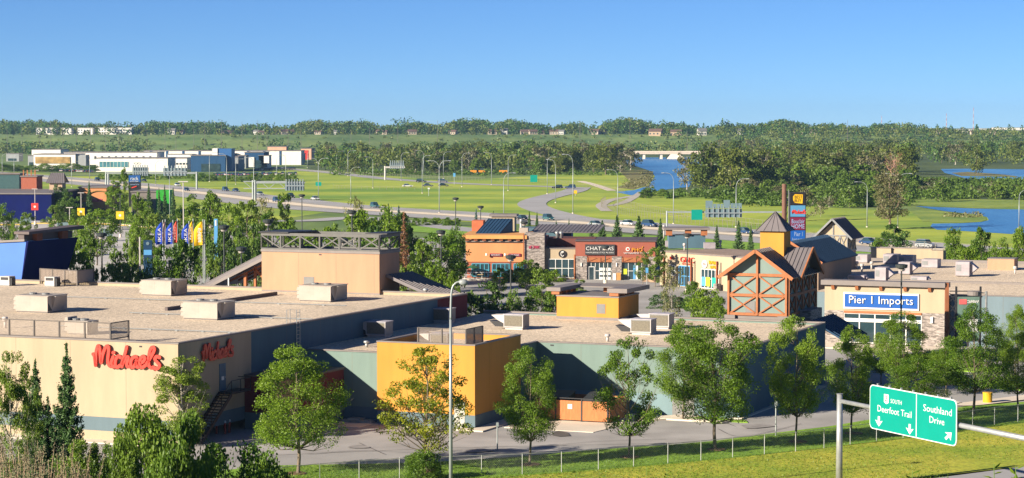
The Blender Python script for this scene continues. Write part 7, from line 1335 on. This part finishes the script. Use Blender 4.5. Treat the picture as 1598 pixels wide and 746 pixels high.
for a in ((270, 293, 20, 480, 'spruce right of the dark blue sign'), (232, 287, 18, 560, 'spruce between the dark blue sign and green front'), (248, 293, 12, 540, 'small spruce above the bright green front'), (257, 289, 14, 545, 'spruce just above the bright green front'), (139, 283, 16, 600, 'brownish spruce above the orange store'), (62, 275, 14, 640, 'spruce beside the brick upper storey'), (940, 344, 34, 400, 'large spruce behind the salon, leftmost'), (963, 337, 36, 405, 'large spruce behind the salon, second'), (997, 337, 44, 400, 'large spruce behind the noodle shop'), (1031, 342, 26, 410, 'spruce left of the gantry column'), (923, 346, 16, 430, 'small spruce left of the salon spruces'),
          (1153, 345, 26, 400, 'dark spruce left of the cupola'), (1172, 352, 18, 400, 'small dark spruce next to the cupola'), (826, 330, 12, 480, 'small spruce behind the stone tower, left'), (838, 331, 12, 480, 'small spruce behind the stone tower, right'), (868, 345, 14, 470, 'little tree beside the curved ramp foot'), (888, 341, 8, 480, 'tiny sapling at the ramp foot'), (770, 330, 14, 460, 'spruce behind the orange restaurant'), (606, 318, 20, 400, 'pointed spruce in the big tree group'), (1119, 352, 20, 420, 'small dark spruce behind the cream row')):
    x, yt, w_, Y, lab = a; put_tree('spruce', PX(x, Y), Y, ZY(yt, Y), w_*Y/FP, lab, 'spruces round the plaza and highway')
for x, yt, w_, Y, k, lab in ((743, 326, 17, 470, 'spruceblue', 'blue spruce behind the orange restaurant'), (630, 332, 36, 330, 'sprucebrown', 'brown dying spruce at the right of the big group'), (622, 322, 30, 360, 'spruceblue', 'blue green spruce behind the big group')): put_tree(k, PX(x, Y), Y, ZY(yt, Y), w_*Y/FP, lab)
# clipped hedge domes
for i, x in enumerate((484, 494, 503, 511, 520, 531, 541)): Y = 420-i*4; put_tree('hedgebush', PX(x, Y), Y, 3.4, 2.3*1.15, 'clipped grey green hedge dome by the highway', 'clipped hedge domes by the highway', cat='shrub', name='hedge_dome')
rgp = random.Random(11)
for (x0, x1, y, n, h, lab, key) in ((880, 1010, 507, 0, 1, '', 'midbush'), (1025, 1085, 482, 5, 1.7, 'clipped green shrub before the timber tower', 'hedgebush'), (735, 760, 350, 0, 1, '', 'midbush'), (848, 896, 431, 6, 1.6, 'low shrub in the bed before the round logo shop', 'midbush'), (60, 240, 349, 14, 1.3, 'low shrub in the strip behind the car park', 'midbush'), (1470, 1598, 408, 12, 2.2, 'low shrub behind the right hand roofs', 'midbush'), (800, 870, 440, 8, 1.8, 'low shrub on the plaza island', 'midbush'), (1400, 1520, 575, 9, 1.6, 'low shrub on the car park island', 'midbush'), (560, 720, 352, 10, 1.8, 'low shrub along the shop side road', 'midbush'), (230, 330, 352, 10, 1.6, 'low shrub along the car park edge', 'midbush'), (150, 300, 280, 12, 3, 'dark shrub on the far highway bank', 'midbush'), (300, 460, 283, 16, 3, 'dark shrub on the bank below the dealers', 'midbush'), (0, 150, 268, 14, 4, 'bushy tree before the dealer buildings', 'mid'), (460, 520, 258, 0, 3, '', 'mid')):
    for i in range(n):
        x = x0+(x1-x0)*(i+.5)/n+rgp.uniform(-2, 2); p = P(x, y+rgp.uniform(-1, 1)); s = rgp.uniform(.75, 1.3); put_tree(key, p[0], p[1], h*s, h*1.6*s if key != 'mid' else h*2.2*s, lab, lab.replace('low shrub', 'low shrubs').replace('dark shrub', 'dark shrubs').replace('clipped green shrub', 'clipped green shrubs').replace('bushy tree', 'bushy trees'), cat='shrub' if 'bush' in key or 'hedge' in key else 'tree', name='shrub' if 'bush' in key else None)
# woods by the river --------------------------------------------------------
def scatter(n, xr, Yr, hfun, lab, grp, keys, seed, keep=lambda x, Y: True, asp=(.7, .95)):
    rr = random.Random(seed); k = 0; tries = 0
    while k < n and tries < n*30:
        tries += 1; Y = rr.uniform(*Yr)
        x = rr.uniform(*(xr(Y) if callable(xr) else xr))
        if not keep(x, Y): continue
        h = hfun(rr, x, Y); key = rr.choices([q[0] for q in keys], [q[1] for q in keys])[0]; put_tree(key, PX(x, Y), Y, h, h*rr.uniform(*asp), lab, grp, z=GZ(PX(x, Y), Y), rg=rr, cat='shrub' if 'willow' in grp else 'tree'); k += 1
WK = (('wood', 5), ('woodolive', 1.6), ('willow', .6))
scatter(62, (498, 985), (1210, 1750), lambda r, x, Y: r.uniform(11, 16.5), 'cottonwood in the dense wood left of the river', 'trees of the dense wood left of the river', WK, 21)
scatter(14, (496, 900), (1185, 1215), lambda r, x, Y: r.uniform(7, 12), 'dark tree along the front edge of the left wood', 'front edge trees of the left wood', WK, 22, asp=(.8, 1.1))
scatter(44, (1100, 1420), (900, 1300), lambda r, x, Y: r.uniform(12, 18), 'cottonwood in the dense wood right of the river', 'trees of the dense wood right of the river', WK, 23, keep=lambda x, Y: x > 1100+max(0, (1000-Y))*.0)
scatter(44, (1075, 1700), (1450, 2050), lambda r, x, Y: r.uniform(11, 17), 'tall tree in the far wood beyond the river ponds', 'trees of the far wood beyond the ponds', WK, 24, keep=lambda x, Y: x > 1115 or Y < 1600)
for x, Y, h, w_, k, lab in ((945, 1180, 17, 14, 'wood', 'big dark tree standing free at the river side of the left wood'), (926, 1190, 15, 11, 'wood', 'dark tree beside the big one at the river'), (968, 1250, 11, 9, 'woodolive', 'sparse tree at the river bank left of the bridge'), (1072, 900, 15, 10, 'woodolive', 'pale sparse tree on the right river bank'), (1110, 880, 19, 15, 'wood', 'large dark tree on the right river bank'), (1092, 890, 15, 11, 'wood', 'round tree beside the large dark bank tree'), (1140, 870, 18, 14, 'wood', 'broad dark tree right of the large bank tree'), (1190, 880, 16, 13, 'wood', 'broad dark tree behind the gantry')):
    put_tree(k, PX(x, Y), Y, h, w_, lab)
tree_px('bigcotton', 1389, 358, 264, 62, 'big half bare cottonwood with pale trunk on the grass by the water'); put_tree('dead', PX(1395, 900), 900, 15, 10, 'bare pinkish dead tree above the big cottonwood'); put_tree('wood', PX(1524, 1180), 1180, 15, 9, 'single dark tree on the pond bank'); tree_px('woodolive', 1255, 345, 292, 40, 'dark twisted tree behind the tall pylon sign'); tree_px('woodolive', 1281, 338, 312, 20, 'small bare snag on the meadow')
scatter(60, (1150, 1640), (690, 900), lambda r, x, Y: r.uniform(2.5, 6.5), 'willow shrub in the thicket between meadow and ponds', 'willow thicket between meadow and ponds', (('willow', 5), ('woodolive', 1)), 25, keep=lambda x, Y: not (x > 1415 and Y < 750), asp=(1.1, 1.7))
scatter(26, (1000, 1160), (785, 835), lambda r, x, Y: r.uniform(2, 3.6), 'willow shrub along the near river bank', 'willow shrubs along the near river bank', (('willow', 1),), 26, keep=lambda x, Y: x > 1000+ (880-Y)*.0, asp=(1.2, 1.7))
scatter(40, (1160, 1420), (880, 960), lambda r, x, Y: r.uniform(5, 10), 'bushy willow at the front of the right wood', 'bushy willows at the front of the right wood', (('willow', 4), ('wood', 1)), 27, asp=(1., 1.4))
# far-off wood masses: one object each
def mass(name, lab, trees, lm, seed, leaf=2.4, per=44):
    rg2 = np.random.default_rng(seed); cs = []
    for (X, Y, z, h, w_) in trees:
        n = int(per*(h/10)); d = rg2.normal(size=(n, 3)); d /= np.linalg.norm(d, axis=1)[:, None]; f = rg2.uniform(.5, 1.0, (n, 1)); cs.append(np.array((X, Y, z+h*.52))+d*f*np.array((w_/2, w_/2, h*.5)))
    o = bpy.data.objects.new(name, mesh_quads(name, leaf_arrays(np.concatenate(cs), leaf, rg2, 0, .8), LM[lm])); C.objects.link(o); tag(o, lab, kind='stuff')
rr = random.Random(31); TR = []; TD = []; TS = []
for i in range(1900):
    Y = rr.uniform(2566, 2950); x = rr.uniform(-60, 1660); X = PX(x, Y); h = rr.uniform(9, 16)+3*sin(x/37)+2*sin(x/13+2)
    if 600 < x < 1000 or x < 50: h += 2
    if x > 1430: h *= .42
    h = max(h, 5)
    if Y < 2590: h *= .55
    (TD if rr.random() < .65 else TR).append((X, Y, GZ(X, Y)-.5, h, h*rr.uniform(.6, 1.0)))
for i in range(70):
    Y = rr.uniform(2585, 2800); x = rr.uniform(-60, 1660); X = PX(x, Y); TS.append((X, Y, GZ(X, Y), rr.uniform(10, 15), 5))
for x, yt, w_ in ((633, 181, 40), (620, 184, 28), (565, 184, 20), (713, 184, 26), (728, 190, 20), (822, 189, 24), (840, 190, 20), (955, 186, 44), (970, 184, 30), (1005, 185, 34), (1035, 186, 26), (172, 186, 22), (198, 189, 16), (235, 189, 18), (300, 188, 20), (342, 187, 22), (1365, 191, 20), (1435, 192, 24), (1128, 184, 9)):
    Y = 2600.; X = PX(x, Y); TD.append((X, Y, GZ(X, Y), ZY(yt, Y)-GZ(X, Y), w_*Y/FP)); TD.append((X+6, Y+5, GZ(X, Y), (ZY(yt, Y)-GZ(X, Y))*.9, w_*Y/FP))
mass('distant_wood', 'dense belt of trees along the far rim under the sky', TR, 'cotton', 1, 2.2, 60); mass('distant_wood', 'darker trees mixed into the belt on the far rim', TD, 'ashdark', 2, 2.2, 50); mass('distant_wood', 'pointed dark spruces among the trees on the far rim', TS, 'spruce', 3, 1.8, 60)
TR = []; TD = []
for i in range(620):      # foot of the far slope
    x = rr.uniform(-60, 1700); Y = rr.uniform(2080, 2330)
    d = 1 if (x < 235 or 295 < x < 330 or x > 500 or 420 < x < 470) else .18
    if rr.random() > d: continue
    X = PX(x, Y); h = rr.uniform(6, 14) if x < 235 or x > 640 else rr.uniform(4, 9); (TD if rr.random() < .5 else TR).append((X, Y, GZ(X, Y)-.5, h, h*rr.uniform(.8, 1.2)))
for i in range(500):      # right hand slope is wooded
    x = rr.uniform(1040, 1700); Y = rr.uniform(2300, 2580); 
    if x < 1120 and rr.random() < .7: continue
    X = PX(x, Y); h = rr.uniform(7, 13); (TD if rr.random() < .4 else TR).append((X, Y, GZ(X, Y)-.5, h, h))
for i in range(300):
    x = rr.uniform(0, 1040); Y = rr.uniform(2290, 2560); X = PX(x, Y); h = rr.uniform(1.2, 3.6); TR.append((X, Y, GZ(X, Y)-.5, h, h*1.8))
mass('distant_wood', 'trees at the foot of the far green slope', TR, 'cotton', 4, 2.0, 50); mass('distant_wood', 'darker trees at the foot of the far green slope', TD, 'ashdark', 5, 2.0, 50)
TR = []; TD = []
for i in range(420):      # fill of the woods behind their first trees
    Y = rr.uniform(1260, 1780); x = rr.uniform(500, 965); TR.append((PX(x, Y), Y, 0, rr.uniform(9, 14), 10)) if rr.random() < .6 else TD.append((PX(x, Y), Y, 0, rr.uniform(9, 14), 10))
for i in range(420):
    Y = rr.uniform(1000, 2080); x = rr.uniform(1120, 1660)
    if 1400 < x and Y < 1420: continue
    TR.append((PX(x, Y), Y, 0, rr.uniform(9, 14), 10)) if rr.random() < .6 else TD.append((PX(x, Y), Y, 0, rr.uniform(9, 14), 10))
mass('riverside_wood', 'undergrowth and inner trees of the riverside woods', TR, 'cotton', 6, 1.5, 70); mass('riverside_wood', 'dark inner trees of the riverside woods', TD, 'ashdark', 7, 1.5, 70)
TR = []
for i in range(900):
    Y = rr.uniform(700, 960); x = rr.uniform(1030, 1680)
    if x > 1420 and Y < 770: continue
    if x < 1120 and (Y < 780 or Y > 830): continue
    TR.append((PX(x, Y), Y, -.3, rr.uniform(1.2, 3.6), rr.uniform(3, 7)))
for i in range(300): Y = rr.uniform(950, 1010); x = rr.uniform(1400, 1680); TR.append((PX(x, Y), Y, -.3, rr.uniform(1.2, 3.6), rr.uniform(3, 7)))
for i in range(70): x = rr.uniform(520, 960); p = P(x, 273+rr.uniform(-1.5, 1.5)); TR.append((p[0], p[1], -.3, rr.uniform(1.5, 4), 7))
mass('riverside_thicket', 'low green thicket between the meadow and the ponds', TR, 'willow', 8, .9, 200)
TR = []
for i in range(260):
    x, y = rr.uniform(975, 1018), rr.uniform(268, 294)
    if x < 1000 and y < 280: continue
    p = P(x, y); TR.append((p[0], p[1], -.3, rr.uniform(.4, 1.2), 4))
for i in range(60): p = P(rr.uniform(1475, 1530), rr.uniform(333, 340)); TR.append((p[0], p[1], -.2, rr.uniform(.3, .9), 3))
mass('riverbank_reeds', 'brownish reeds on the river points', TR, 'olive', 9, .7, 130)
# tall grass clumps of the mown and rough fields, sparse
cs = []; rg2 = np.random.default_rng(77)
for i in range(26000):
    x = rg2.uniform(400, 1598); y = rg2.uniform(np.interp(x, [430, 703, 921, 1118, 1291, 1440, 1503, 1598], [730, 723, 706, 691, 669, 648, 640, 632])+1, 755); p = P(x, y)
    if x > 1480 and y > 720: continue
    cs.append((p[0], p[1], .13+.05))
V = leaf_arrays(np.array(cs), .17, rg2, 0, .25); o = bpy.data.objects.new('grass_tufts', mesh_quads('grass_tufts', V[np.repeat(np.array([GZ(v[0], v[1]) < .3 for v in V[::4]]), 4)], LM['light'])); C.objects.link(o); tag(o, 'short tufts of grass on the near bank and lawn', kind='stuff')
# ================================================================ air

me = bpy.data.meshes.new('haze'); b_ = MB().box(-3200, 3200, -450, 7000, -1, 95); me.from_pydata(b_.v, [], b_.f)
hm = bpy.data.materials.new('air_haze'); hm.use_nodes = True; nt = hm.node_tree; nt.nodes.clear(); pv = nt.nodes.new('ShaderNodeVolumePrincipled'); mo = nt.nodes.new('ShaderNodeOutputMaterial')
pv.inputs['Color'].default_value = (.4, .68, 1, 1); pv.inputs['Density'].default_value = .000058; pv.inputs['Anisotropy'].default_value = .2; nt.links.new(pv.outputs[0], mo.inputs['Volume'])
me.materials.append(hm); ho = bpy.data.objects.new('haze', me); C.objects.link(ho); tag(ho, 'faint blue air over the valley', kind='stuff')
for o in bpy.data.objects:
    for k in ('_b', '_w', '_h'):
        if k in o.keys(): del o[k]
